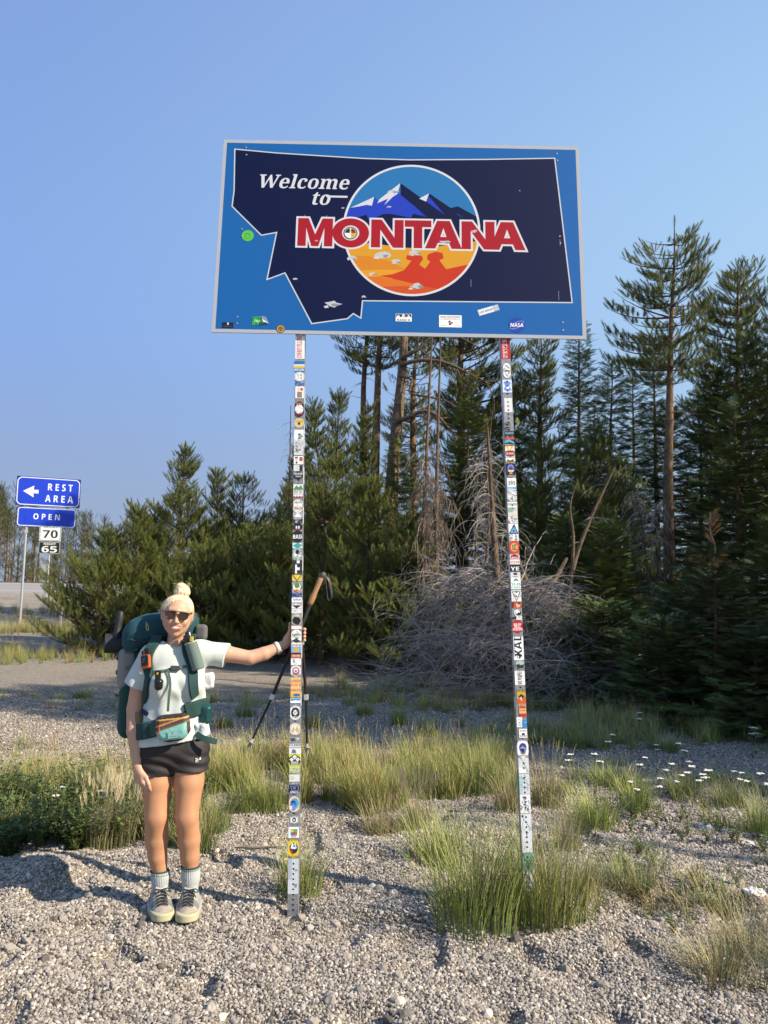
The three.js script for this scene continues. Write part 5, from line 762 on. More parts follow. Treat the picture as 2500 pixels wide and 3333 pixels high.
  // hand closed round the post
  const segL = []; {
    const w = [0.51, 1.386, -0.195];
    segL.push([w, [0.528, 1.405, -0.205], 0.025, 0.026, 1]);
    for (let f = 0; f < 4; f++) { const y = 1.405 + f * 0.0205, k = [0.551, y + 0.004, -0.214]; segL.push([[0.522, 1.395 + f * 0.008, -0.205], k, 0.018, 0.0135, 1]); const a = [0.592, y + 0.006, -0.2185], b = [0.6215, y + 0.007, -0.203], c = [0.6235, y + 0.007, -0.176 + 0.004 * (f === 0 ? -1 : 1)]; segL.push([k, a, 0.0108, 0.0098], [a, b, 0.0098, 0.0092], [b, c, 0.0092, 0.0078]); }
    segL.push([[0.52, 1.41, -0.2], [0.536, 1.45, -0.196], 0.016, 0.0125, 1], [[0.536, 1.45, -0.196], [0.541, 1.485, -0.18], 0.0115, 0.01], [[0.541, 1.485, -0.18], [0.5415, 1.508, -0.165], 0.01, 0.008]);
  }
  const gR = hand(segR, [-0.29, 0.56, 0.0], [-0.09, 0.79, 0.17]), gL = hand(segL, [0.46, 1.34, -0.25], [0.65, 1.53, -0.13]);
  mesh('body', mergeGeometries([gBody, gHead, gR, gL]), skinMat, person);
  // teeth
  const tb = new GB(); for (let i = 0; i <= 10; i++) { const x = mix(-0.024, 0.024, i / 10), c = 5 * x * x; for (const dy of [0, -0.0115 + 14 * x * x]) { const p = V(x, -0.0572 + c + dy, 0.0905 - 9 * x * x).applyQuaternion(headQ).add(headC); tb.v(p.x, p.y, p.z); } } for (let i = 0; i < 10; i++) tb.quad(i * 2, i * 2 + 1, i * 2 + 3, i * 2 + 2);
  mesh('teeth', tb.geo(), std([0.78, 0.75, 0.7], 0.3, { side: THREE.DoubleSide }), person);
  // hair: drawn up into a bun
  const bun = V(0.012, 0.132, -0.018);
  const flow = (p) => { const a = Math.atan2(p.x - bun.x * 0.5, p.z + 0.02); const w = a + 0.5 * noise(p.y * 18, a * 3, 7) + p.y * 2; return noise(w * 14 + 50, p.y * 11 + 3, 2) * 0.5 + noise(w * 40 + 9, p.y * 16, 5) * 0.5; };
  const hair = (x, y, z) => {
    const p = toHead(x, y, z);
    let d = ell(p.x, p.y, p.z, [0, 0.026, -0.018], [0.087, 0.086, 0.099]);
    d = smax(d, -ell(p.x, p.y, p.z, [0.004, -0.03, 0.085], [0.072, 0.115, 0.083]), 0.012);
    d = smax(d, -(p.y + 0.035 + 0.25 * Math.max(0, p.z)), 0.02);
    d = smax(d, -(ell(Math.abs(p.x), p.y, p.z, [0.086, -0.012, 0.006], [0.022, 0.036, 0.03])), 0.01);
    const q = p.clone().sub(bun); let b = q.length() - 0.034 - 0.014 * (noise(q.x * 55 + 4, q.y * 55, q.z * 55) - 0.35);
    b = smin(b, Math.hypot(Math.hypot(q.x, q.z) - 0.027, (q.y + 0.012) * 1.1) - 0.017, 0.012);
    b = smin(b, ell(q.x, q.y, q.z, [-0.012, 0.022, 0.006], [0.022, 0.016, 0.02]), 0.01);
    d = smin(d, b, 0.012); return d - 0.0042 * (flow(p) - 0.5) - 0.008 * (noise(p.x * 22 + 3, p.y * 22, p.z * 22) - 0.5);
  };
  const hg = surfaceNets(hair, [-0.20, 1.44, -0.17], [0.08, 1.79, 0.14], 0.0036, (x, y, z) => { const p = toHead(x, y, z), t = flow(p), q = p.clone().sub(bun), s = q.length() < 0.055 ? noise(q.x * 90 + q.y * 50, q.y * 120, q.z * 60) : t; const k = clamp(0.35 + 0.9 * s); return [mix(0.50, 0.78, k), mix(0.36, 0.62, k), mix(0.19, 0.40, k)]; });
  mesh('hair', hg, new THREE.MeshPhysicalMaterial({ vertexColors: true, roughness: 0.5, sheen: 0.3, sheenColor: lin(1, 0.9, 0.6) }), person);
  const wb = new GB(), r = rng(17);
  for (let k = 0; k < 60; k++) { const a = r() * 6.283, up = r(); let p, d; if (up < 0.55) { p = bun.clone().add(V(Math.cos(a) * 0.03, 0.01 + 0.03 * r(), Math.sin(a) * 0.03)); d = V(Math.cos(a), 0.5 - r() * 1.2, Math.sin(a)); } else { const s = r() < 0.5 ? -1 : 1; p = V(s * 0.078, -0.02 + 0.07 * r(), 0.02 - 0.05 * r()); d = V(s * 0.7, -0.9 + r() * 0.7, 0.3 * (r() - 0.3)); } d.normalize(); const L = 0.012 + 0.03 * r(), pts = [p]; for (let i = 0; i < 4; i++) { d = d.clone().add(V((r() - 0.5) * 1.3, (r() - 0.6) * 1.1, (r() - 0.5) * 1.3)).normalize(); pts.push(pts[i].clone().addScaledVector(d, L / 4)); } wb.tube(pts.map((q) => q.clone().applyQuaternion(headQ).add(headC)), 0.00045, 3, false); }
  const ws = mesh('loose_strands', wb.geo(), std([0.75, 0.58, 0.36], 0.5), person); ws.userData.kind = 'stuff';
  // sunglasses
  const gl = new THREE.Group(); gl.name = 'sunglasses'; gl.position.copy(headC); gl.quaternion.copy(headQ); person.add(gl);
  const lens = (s, grow) => { const sh = new THREE.Shape(), P = [[-0.024, 0.016], [0.024, 0.019], [0.027, 0.008], [0.02, -0.016], [0.006, -0.022], [-0.012, -0.021], [-0.022, -0.008]]; const q = P.map(([x, y]) => [x * grow * s, y * grow]); sh.moveTo(...q[0]); for (let i = 1; i <= q.length; i++) { const a = q[i % q.length], b = q[(i + 1) % q.length]; sh.quadraticCurveTo(a[0], a[1], (a[0] + b[0]) / 2, (a[1] + b[1]) / 2); } return sh; };
  for (const s of [-1, 1]) {
    const o = new THREE.Mesh(new THREE.ExtrudeGeometry(lens(s, 0.93), { depth: 0.0016, bevelEnabled: false, curveSegments: 6 }), new THREE.MeshPhysicalMaterial({ color: lin(0.045, 0.016, 0.008), roughness: 0.06, clearcoat: 1 })); o.name = 'lens'; o.position.set(s * 0.034, 0.001, 0.101); o.rotation.y = s * 0.2; o.castShadow = true; gl.add(o);
    const sh = lens(s, 1.1); sh.holes.push(lens(s, 0.9)); const f = new THREE.Mesh(new THREE.ExtrudeGeometry(sh, { depth: 0.003, bevelEnabled: true, bevelSize: 0.0006, bevelThickness: 0.0006, bevelSegments: 1, curveSegments: 6 }), std([0.03, 0.018, 0.012], 0.3)); f.name = 'rim'; f.position.set(s * 0.034, 0.001, 0.1); f.rotation.y = s * 0.2; f.castShadow = true; gl.add(f);
    const tb2 = new GB(); tb2.tube(curve([[s * 0.062, 0.017, 0.094], [s * 0.074, 0.016, 0.06], [s * 0.079, 0.012, 0.01], [s * 0.08, 0.0, -0.02]], 8), 0.0026, 6); mesh('temple', tb2.geo(), std([0.04, 0.025, 0.016], 0.35), gl);
  }
  const br = new GB(); br.tube(curve([[-0.014, 0.006, 0.104], [0, 0.008, 0.107], [0.014, 0.006, 0.104]], 6), 0.002, 6); br.tube(curve([[-0.03, 0.0195, 0.104], [0, 0.0205, 0.1085], [0.03, 0.0195, 0.104]], 8), 0.0022, 6); mesh('bridge', br.geo(), std([0.03, 0.018, 0.012], 0.3), gl);
}
// shirt
const sleeveR = [[-0.195, 1.325, -0.005], [-0.262, 1.165, -0.005]], sleeveL = [[0.075, 1.345, -0.07], [0.195, 1.325, -0.11]];
function shirtSDF(x, y, z) {
  const [a, c] = toT(x, z);
  let d = torso(x, y, z) - 0.011;
  const drape = sstep(1.16, 0.95, y); d -= 0.019 * drape;
  let s = cone(x, y, z, sleeveR[0], sleeveR[1], 0.062, 0.073);
  s = Math.max(s, ((x - sleeveR[1][0]) * -0.36 + (y - sleeveR[1][1]) * -0.93) - 0.006);
  d = smin(d, s, 0.03);
  s = cone(x, y, z, sleeveL[0], sleeveL[1], 0.06, 0.07); s = Math.max(s, (x - sleeveL[1][0]) * 0.95 + (y - sleeveL[1][1]) * -0.25 - 0.004); d = smin(d, s, 0.03);
  d = smax(d, -(cone(x, y, z, [-0.066, 1.36, -0.02], [-0.06, 1.5, -0.01], 0.062, 0.066)), 0.006);
  d = smax(d, y - 1.43, 0.01);
  // folds
  d += 0.0035 * Math.sin(a * 70 + y * 26 + 3 * noise(a * 9, y * 9, 4)) * sstep(0.9, 1.12, y) * (1 - sstep(1.12, 1.25, y)) + 0.004 * (fbm(x * 16, y * 9, z * 16, 3) - 0.5) + 0.003 * Math.sin(x * 60 + z * 30) * drape;
  const hem = 0.872 + 0.14 * (x + 0.06); return Math.max(d, hem - y);
}
{
  const weave = dataTex(128, (x, y) => { const v = 225 + 20 * (hash3(x, y, 2) - 0.5) + ((x + y) % 2) * 8; return [v, v, v]; }, false); weave.repeat.set(40, 40);
  const cloth = new THREE.MeshPhysicalMaterial({ color: lin(0.50, 0.55, 0.525), roughness: 0.9, sheen: 0.25, sheenColor: lin(0.8, 0.85, 0.85), bumpMap: weave, bumpScale: 0.0006 });
  mesh('t_shirt', surfaceNets(shirtSDF, [-0.36, 0.82, -0.2], [0.24, 1.46, 0.16], 0.0065), cloth, person);
  const nb = new GB(), pts = []; for (let k = 0; k <= 28; k++) { const a = k / 28 * 6.2832, q = V(-0.066 + Math.cos(a) * 0.064, 0, -0.02 + Math.sin(a) * 0.062); q.y = 1.392 - 0.022 * Math.sin(a) + 0.006 * Math.cos(a); pts.push(q); } nb.tube(pts, 0.0055, 6, false); mesh('collar', nb.geo(), cloth, person);
  // shorts
  const shorts = (x, y, z) => {
    let d = torso(x, y, z) - 0.006 - 0.012 * sstep(0.88, 0.82, y); d = Math.max(d, y - 0.94);
    let r = cone(x, y, z, [-0.135, 0.83, -0.02], [-0.150, 0.66, -0.005], 0.098, 0.108); r = Math.max(r, 0.70 - 0.05 * (x + 0.15) - y); let l = cone(x, y, z, [0.04, 0.83, -0.03], [0.045, 0.68, -0.02], 0.096, 0.1); l = Math.max(l, 0.722 + 0.05 * (x - 0.04) - y);
    d = smin(d, smin(r, l, 0.02), 0.04); const f = y < 0.86 ? 0.004 * Math.sin(y * 120 + x * 30 + 4 * noise(x * 12, y * 12, 3)) * sstep(0.86, 0.78, y) : 0; return d + f + 0.005 * (fbm(x * 14, y * 14, z * 14, 3) - 0.5);
  };
  const black = new THREE.MeshPhysicalMaterial({ color: lin(0.018, 0.015, 0.016), roughness: 0.7, sheen: 0.5, sheenRoughness: 0.5, sheenColor: lin(0.1, 0.07, 0.065) });
  const sh = mesh('shorts', surfaceNets(shorts, [-0.3, 0.64, -0.2], [0.2, 1.02, 0.16], 0.007), black, person);
  const logo = canvasTex(128, 96, (g) => { g.fillStyle = '#0a0a0b'; g.fillRect(0, 0, 128, 96); g.fillStyle = '#eee'; g.font = 'bold 30px sans-serif'; g.fillText('THE', 4, 30); g.fillText('NORTH', 2, 60); g.fillText('FACE', 4, 90); g.beginPath(); g.arc(112, 60, 44, 4.5, 6.3); g.lineTo(112, 60); g.fill(); });
  const zAt = (f, x, y) => { let z = 0.25; for (let i = 0; i < 90; i++) { const d = f(x, y, z); if (d < 0.0004) break; z -= Math.max(0.0006, d * 0.7); } return z; };
  const lx = 0.1, ly = 0.79, lz = zAt(shorts, lx, ly), lg = mesh('emblem', new THREE.PlaneGeometry(0.034, 0.026), new THREE.MeshStandardMaterial({ map: logo, roughness: 0.7 }), sh); lg.position.set(lx, ly, lz + 0.004); lg.rotation.set(-0.1, 0.75, 0.2);
  // socks and shoes
  for (const [L, top, nm, ang, ax, az] of [[legR, 0.198, 'R', 0.38, -0.093, -0.035], [legL, 0.222, 'L', 0.16, 0.066, -0.04]]) {
    const sock = (x, y, z) => { const d = chain(x, y, z, L, 0.03) - 0.0055 - 0.0012 * Math.sin(Math.atan2(z - az, x - ax) * 34); return Math.max(d, y - top, 0.06 - y); };
    mesh('sock', surfaceNets(sock, [ax - 0.07, 0.05, az - 0.08], [ax + 0.07, top + 0.012, az + 0.08], 0.0045, (x, y) => y > top - 0.009 ? [0.03, 0.06, 0.06] : y > top - 0.02 && y < top - 0.016 ? [0.12, 0.16, 0.16] : [0.42, 0.44, 0.43]), new THREE.MeshStandardMaterial({ vertexColors: true, roughness: 0.95 }), person);
    const shoe = new THREE.Group(); shoe.name = 'shoe'; shoe.position.set(ax, -0.004, az); shoe.rotation.y = ang; shoe.scale.set(1.14, 1.08, 1.1); person.add(shoe);
    const half = (z) => { const t = clamp((z + 0.075) / 0.275); return 0.034 + 0.016 * Math.sin(Math.PI * Math.pow(t, 0.75)) + 0.004 * t - 0.03 * Math.max(0, t - 0.86) / 0.14 * Math.max(0, t - 0.86) / 0.14; };
    const outline = (x, z, grow) => { const zc = clamp(z, -0.045, 0.155); const w = half(zc) + grow; return Math.hypot(x, (z - zc) * (z < 0 ? 1.1 : 1.0)) - w; };
    const sole = (x, y, z) => smax(outline(x, z, 0.006 - 0.12 * Math.max(0, 0.02 - y) * 0), Math.abs(y - 0.021 - 0.012 * sstep(0.1, 0.2, z)) - 0.019, 0.008);
    const upper = (x, y, z) => { const h = z < 0.02 ? 0.098 : mix(0.098, 0.056, sstep(0.02, 0.16, z)); const k = clamp((y - 0.03) / (h - 0.03)); let d = smax(outline(x, z, -0.001 - 0.022 * k * k), y - h, 0.026); d = smax(d, 0.03 - y, 0.004); d = smax(d, -cone(x, y, z, [0, 0.085, -0.005], [0, 0.16, -0.03], 0.034, 0.042), 0.008); return d + 0.0015 * (fbm(x * 70, y * 70, z * 70, 2) - 0.5); };
    const B = [-0.075, -0.01, -0.11], E = [0.075, 0.13, 0.225];
    mesh('sole', surfaceNets(sole, B, E, 0.005, (x, y, z) => z > 0.13 ? [0.44, 0.41, 0.26] : y < 0.014 ? [0.2, 0.19, 0.17] : [0.36, 0.36, 0.33]), new THREE.MeshStandardMaterial({ vertexColors: true, roughness: 0.8 }), shoe);
    mesh('upper', surfaceNets(upper, B, E, 0.0045, (x, y, z) => { const n = 0.8 + 0.4 * fbm(x * 50, y * 50, z * 50, 2), mesh_ = (Math.sin(z * 300) * Math.sin(x * 260 + y * 200)) > 0.72; const c = z > 0.115 ? [0.36, 0.31, 0.26] : noise(z * 34, y * 40 + x * 8, 3) > 0.55 ? [0.16, 0.17, 0.165] : [0.3, 0.31, 0.285]; return c.map((v) => v * n * (mesh_ ? 0.7 : 1)); }), new THREE.MeshStandardMaterial({ vertexColors: true, roughness: 0.85 }), shoe);
    const tg = rbox(0.05, 0.05, 0.012, 0.01); const tn = mesh('tongue', tg, std([0.4, 0.41, 0.4], 0.9), shoe); tn.position.set(0, 0.108, 0.035); tn.rotation.x = -0.55;
    const lb = new GB(); for (let k = 0; k < 5; k++) { const z0 = 0.045 + k * 0.019, y0 = 0.1 - k * 0.0072, w = 0.024; lb.tube(curve([[-w, y0 - 0.008, z0], [0, y0 + 0.003, z0 + 0.008], [w, y0 - 0.008, z0 + 0.014]], 6), 0.0026, 5); lb.tube(curve([[w, y0 - 0.008, z0], [0, y0 + 0.002, z0 + 0.008], [-w, y0 - 0.008, z0 + 0.014]], 6), 0.0026, 5); }
    lb.tube(curve([[0, 0.106, 0.045], [0.03, 0.112, 0.05], [0.038, 0.1, 0.062], [0.01, 0.104, 0.052]], 10), 0.0026, 5); lb.tube(curve([[0, 0.106, 0.045], [-0.03, 0.112, 0.05], [-0.038, 0.098, 0.064], [-0.01, 0.104, 0.052]], 10), 0.0026, 5); lb.tube(curve([[0, 0.106, 0.048], [0.02, 0.1, 0.075], [0.034, 0.085, 0.085]], 6), 0.0022, 5);
    mesh('laces', lb.geo(), std([0.015, 0.017, 0.018], 0.8), shoe);
  }
  // wrist band
  const wt = new THREE.Group(); wt.name = 'wristwatch'; person.add(wt); wt.position.set(0.472, 1.3685, -0.181); wt.quaternion.setFromUnitVectors(V(0, 0, 1), V(0.11, 0.051, -0.04).normalize());
  mesh('band', new THREE.TorusGeometry(0.0315, 0.0045, 8, 28).scale(1, 1, 2.6), std([0.62, 0.55, 0.5], 0.6), wt);
  const ww = mesh('case', rbox(0.03, 0.03, 0.011, 0.007), std([0.5, 0.46, 0.42], 0.3, { metalness: 0.5 }), wt); ww.rotation.x = Math.PI / 2; ww.rotation.y = 0.0; ww.position.set(-0.008, -0.033, 0); 
}

// ---------- what the walker carries ----------
const P0 = [-1.065, 0, -4.26];
const frontZ = (f, x, y, from = 0.3) => { let z = from; for (let i = 0; i < 160; i++) { const d = f(x, y, z); if (d < 0.0005) break; z -= Math.max(0.0006, d * 0.7); if (z < -0.25) break; } return z; };
// a flat band laid along points, given its outward normals
function band(pts, nrm, w, t) {
  const b = new GB(), n = pts.length;
  for (let k = 0; k < n; k++) { const T = pts[Math.min(n - 1, k + 1)].clone().sub(pts[Math.max(0, k - 1)]).normalize(), N = nrm[k].clone().addScaledVector(T, -nrm[k].dot(T)).normalize(), S = V().crossVectors(T, N); for (const [a, c] of [[-1, 1], [-0.85, 1.25], [0.85, 1.25], [1, 1], [1, 0], [-1, 0]]) { const p = pts[k].clone().addScaledVector(S, a * w / 2).addScaledVector(N, c * t); b.v(p.x, p.y, p.z, (a + 1) / 2, k / n); } }
  for (let k = 0; k < n - 1; k++) for (let s = 0; s < 6; s++) { const a = k * 6 + s, c = k * 6 + (s + 1) % 6; b.quad(a, a + 6, c + 6, c); }
  for (const k of [0, n - 1]) { const q = k * 6; b.quad(q, q + 1, q + 2, q + 3); b.quad(q, q + 3, q + 4, q + 5); }
  return b.geo();
}
const sdfN = (f, p) => { const e = 0.004; return V(f(p.x + e, p.y, p.z) - f(p.x - e, p.y, p.z), f(p.x, p.y + e, p.z) - f(p.x, p.y - e, p.z), f(p.x, p.y, p.z + e) - f(p.x, p.y, p.z - e)).normalize(); };
function onShirt(xy, n, off = 0.001) { const c = curve(xy.map(([x, y]) => [x, y, 0]), n); const pts = c.map((p) => V(p.x, p.y, frontZ(shirtSDF, p.x, p.y) + off)); for (let s = 0; s < 2; s++) for (let k = 1; k < pts.length - 1; k++) pts[k].z = Math.max(pts[k].z, (pts[k - 1].z + pts[k + 1].z) / 2); return [pts, pts.map((p) => sdfN(shirtSDF, p))]; }
const fabric = (c, rough = 0.85) => { const t = dataTex(64, (x, y) => { const v = 205 + 34 * (hash3(x, y, 7) - 0.5) + (((x >> 1) + (y >> 1)) % 2) * 12; return [v, v, v]; }); t.repeat.set(30, 30); return new THREE.MeshPhysicalMaterial({ color: lin(...c), map: t, roughness: rough, sheen: 0.2, sheenColor: lin(...c.map((v) => Math.min(1, v * 3 + 0.05))) }); };
const M_pack = fabric([0.012, 0.075, 0.060]), M_lid = fabric([0.010, 0.085, 0.105]), M_strap = fabric([0.015, 0.07, 0.066]), M_dark = std([0.012, 0.013, 0.015], 0.55), M_web = fabric([0.10, 0.17, 0.145]), M_khaki = fabric([0.26, 0.20, 0.09]), M_mesh = fabric([0.34, 0.33, 0.31]), M_navy = fabric([0.015, 0.03, 0.11]);
{
  const bp = group('backpack', P0); tag(bp, 'large dark green hiking backpack worn by the person', 'backpack');
  const T = (f) => (x, y, z) => { const [a, c] = toT(x, z); return f(a, y, c); };
  const wr = (x, y, z) => 0.012 * (fbm(x * 9, y * 7, z * 9, 3) - 0.5);
  const main = T((a, y, c) => smin(rb3(a, y, c, [-0.06, 1.14, -0.235], [0.20, 0.24, 0.115], 0.07), rb3(a, y, c, [-0.055, 1.0, -0.25], [0.20, 0.14, 0.13], 0.08), 0.05) + wr(a, y, c) + 0.004 * Math.sin(y * 60));
  mesh('pack_body', surfaceNets(main, [-0.5, 0.82, -0.46], [0.2, 1.42, 0.14], 0.009), M_pack, bp);
  const lid = T((a, y, c) => { const yy = y - 0.10 * (c + 0.2) * 0 - 0.02 * Math.cos(a * 8); return rb3(a, yy - 0.1 * Math.max(a + 0.1, 0) + 0.25 * Math.max(-a - 0.16, 0), c, [-0.075, 1.448, -0.205], [0.205, 0.088, 0.145], 0.07) + 0.7 * wr(a, y, c); });
  const ld = mesh('lid', surfaceNets(lid, [-0.52, 1.32, -0.46], [0.2, 1.62, 0.16], 0.009), M_lid, bp);
  const zb = new GB(), zp = fromT(-0.15, 1.5, -0.05); zb.tube(curve([[zp.x - 0.012, 1.508, zp.z + 0.012], [zp.x - 0.01, 1.48, zp.z + 0.016], [zp.x - 0.002, 1.462, zp.z + 0.018], [zp.x + 0.003, 1.47, zp.z + 0.016], [zp.x - 0.004, 1.5, zp.z + 0.012]], 10), 0.0018, 5); mesh('zip_pull', zb.geo(), std([0.55, 0.5, 0.18], 0.7), ld);
  const seam = new GB(); seam.tube(curve([-0.26, -0.18, -0.1, -0.04].map((a) => fromT(a, 1.41 + 0.01 * Math.cos(a * 20), -0.05)), 10), 0.004, 5); mesh('zip', seam.geo(), M_dark, ld);
  // side pocket of pale mesh
  const pocket = T((a, y, c) => smax(rb3(a, y, c, [-0.245, 1.24, -0.22], [0.05, 0.12, 0.1], 0.04) + 1.2 * wr(a * 2, y * 2, c * 2), y - 1.37, 0.01)); mesh('mesh_pocket', surfaceNets(pocket, [-0.5, 1.1, -0.42], [-0.12, 1.4, 0.12], 0.008), M_mesh, bp);
  const lowp = T((a, y, c) => rb3(a, y, c, [-0.235, 1.02, -0.2], [0.045, 0.15, 0.11], 0.045) + wr(a * 1.5, y * 1.5, c)); mesh('side_pocket', surfaceNets(lowp, [-0.5, 0.82, -0.42], [-0.1, 1.2, 0.12], 0.008), M_pack, bp);
  for (const [y0, y1] of [[1.30, 1.36], [1.22, 1.27], [1.10, 1.08]]) { const pts = curve([fromT(-0.28, y0 - 0.02, -0.3), fromT(-0.302, y0, -0.22), fromT(-0.28, (y0 + y1) / 2, -0.14), fromT(-0.2, y1, -0.09)], 12); mesh('compression_strap', band(pts, pts.map(() => fromT(-1, 0, 0.3).setY(0).normalize()), 0.014, 0.003), M_web, bp); }
  // harness
  const [ra, rn] = onShirt([[-0.165, 1.392], [-0.182, 1.34], [-0.183, 1.29], [-0.172, 1.23], [-0.183, 1.16], [-0.203, 1.09]], 20, 0.002);
  ra.unshift(fromT(-0.1, 1.415, -0.07), fromT(-0.105, 1.425, -0.02)); rn.unshift(V(0, 1, -0.2), V(0, 1, 0.3)); mesh('shoulder_strap', band(ra, rn, 0.058, 0.011), M_strap, bp);
  const [la, ln] = onShirt([[0.0, 1.40], [0.014, 1.35], [0.034, 1.30], [0.05, 1.25], [0.06, 1.20], [0.066, 1.12]], 20, 0.002);
  la.unshift(fromT(0.09, 1.425, -0.07), fromT(0.085, 1.432, -0.02)); ln.unshift(V(0, 1, -0.2), V(0, 1, 0.3)); mesh('shoulder_strap', band(la, ln, 0.052, 0.011), M_strap, bp);
  const [sa, sn] = onShirt([[-0.165, 1.248], [-0.1, 1.256], [-0.04, 1.268], [0.04, 1.283]], 16, 0.008); mesh('sternum_strap', band(sa, sn, 0.013, 0.003), M_web, bp);
  const bk = mesh('buckle', rbox(0.05, 0.026, 0.013, 0.006), M_dark, bp), bi = sa[11]; bk.position.copy(bi).addScaledVector(sn[11], 0.006); bk.quaternion.setFromUnitVectors(V(0, 0, 1), sn[11]);
  const tail = curve([sa[8].clone().addScaledVector(sn[8], 0.006), [-0.046, 1.2, sa[8].z + 0.03], [-0.048, 1.12, sa[8].z + 0.036], [-0.052, 1.05, sa[8].z + 0.028]], 14); mesh('strap_tail', band(tail, tail.map(() => V(0.2, 0, 1)), 0.013, 0.002), M_web, bp);
  // hip belt round the shirt
  const ring = (y, from, to, w, t, m, name) => { const pts = [], nn = []; for (let k = 0; k <= 36; k++) { const a = mix(from, to, k / 36), d = V(Math.sin(a), 0, Math.cos(a)); let R = 0.3; const yy = y + 0.06 * Math.sin(a); for (let i = 0; i < 120; i++) { const q = shirtSDF(TC[0] + d.x * R, yy, TC[1] + d.z * R); if (q < 0.0005) break; R -= Math.max(0.0006, q * 0.7); } pts.push(V(TC[0] + d.x * R, yy, TC[1] + d.z * R)); nn.push(d.clone()); } return mesh(name, band(pts, nn, w, t), m, bp); };
  ring(0.985, -2.4, -0.35, 0.085, 0.016, M_strap, 'hip_belt'); ring(1.0, 0.75, 2.6, 0.08, 0.016, M_strap, 'hip_belt'); ring(0.985, -0.4, 0.8, 0.036, 0.004, M_strap, 'belt_webbing'); ring(0.985, -0.62, -0.28, 0.075, 0.019, fabric([0.05, 0.12, 0.10]), 'belt_wing');
  const kh = mesh('belt_pocket', rbox(0.036, 0.095, 0.025, 0.01), M_khaki, bp); kh.position.set(-0.225, 0.985, 0.052); kh.rotation.set(0, -0.7, 0.12);
  const nv = mesh('belt_loop', rbox(0.05, 0.022, 0.012, 0.005), M_navy, bp); nv.position.set(-0.19, 1.035, 0.078); nv.rotation.set(0, -0.5, -0.35);
  const et = curve([[0.085, 0.925, 0.05], [0.12, 0.91, 0.075], [0.16, 0.898, 0.08], [0.2, 0.888, 0.07]], 10); mesh('belt_tail', band(et, et.map(() => V(0.1, 0.45, 1)), 0.03, 0.003), M_strap, bp);
  const bl = new GB(); bl.tube(curve([[-0.435, 1.4, -0.14], [-0.432, 1.46, -0.15], [-0.428, 1.53, -0.16], [-0.425, 1.56, -0.16]], 8), [0.03, 0.026, 0.022, 0.021, 0.022, 0.024, 0.02, 0.019, 0.012], 10); mesh('stowed_case', bl.geo(), M_dark, bp);
  // hip pouch of thin dark green cloth
  const bag = (x, y, z) => rb3(x, y, z, [0.112, 1.02, -0.005], [0.036, 0.052, 0.03], 0.022) + 0.014 * (fbm(x * 26, y * 20, z * 26, 3) - 0.5); mesh('side_bag', surfaceNets(bag, [0.05, 0.94, -0.07], [0.18, 1.1, 0.06], 0.005), std([0.008, 0.055, 0.058], 0.35), bp);
  const pb = (x, y, z) => rb3(x, y, z, [0.098, 0.935, 0.03], [0.028, 0.04, 0.018], 0.012) + 0.02 * (fbm(x * 40, y * 30, z * 40, 3) - 0.5); mesh('plastic_bag', surfaceNets(pb, [0.05, 0.87, -0.01], [0.15, 1.0, 0.07], 0.005), std([0.45, 0.52, 0.54], 0.25), bp);
  const pd = (x, y, z) => rb3(x, y, z, [0.115, 1.19, -0.06], [0.03, 0.045, 0.02], 0.018) + 0.012 * (fbm(x * 30, y * 30, z * 30, 2) - 0.5); mesh('white_pouch', surfaceNets(pd, [0.06, 1.12, -0.1], [0.17, 1.26, -0.02], 0.006), std([0.6, 0.61, 0.62], 0.8), bp);
  const hp = (x, y, z) => rb3(x, y, z, [0.045, 1.45, -0.13], [0.036, 0.045, 0.025], 0.022); mesh('frame_pad', surfaceNets(hp, [-0.01, 1.38, -0.17], [0.12, 1.54, -0.07], 0.007), fabric([0.16, 0.16, 0.16]), bp);
}
{ // rolled sleeping mat
  const g = group('sleeping_mat', P0); tag(g, 'rolled dark sleeping mat strapped to the backpack', 'sleeping mat');
  const s = new THREE.Shape(), out = [], inn = []; for (let k = 0; k <= 130; k++) { const a = k / 130 * 6.2832 * 4.6, R = 0.008 + 0.05 * k / 130; out.push([Math.cos(a) * (R + 0.0034), Math.sin(a) * (R + 0.0034)]); inn.push([Math.cos(a) * (R - 0.0034), Math.sin(a) * (R - 0.0034)]); }
  [...out, ...inn.reverse()].forEach(([x, y], i) => i ? s.lineTo(x, y) : s.moveTo(x, y));
  const m = mesh('roll', new THREE.ExtrudeGeometry(s, { depth: 0.46, bevelEnabled: false }), std([0.016, 0.018, 0.026], 0.75), g), c = fromT(-0.37, 1.375, -0.27); m.position.copy(c); m.rotation.y = YAW + Math.PI / 2;
  for (const k of [0.12, 0.34]) { const st = mesh('strap', new THREE.TorusGeometry(0.0635, 0.003, 6, 28).scale(1, 1, 3), M_dark, g); st.position.copy(fromT(-0.37 + k, 1.375, -0.27)); st.rotation.y = YAW + Math.PI / 2; }
}
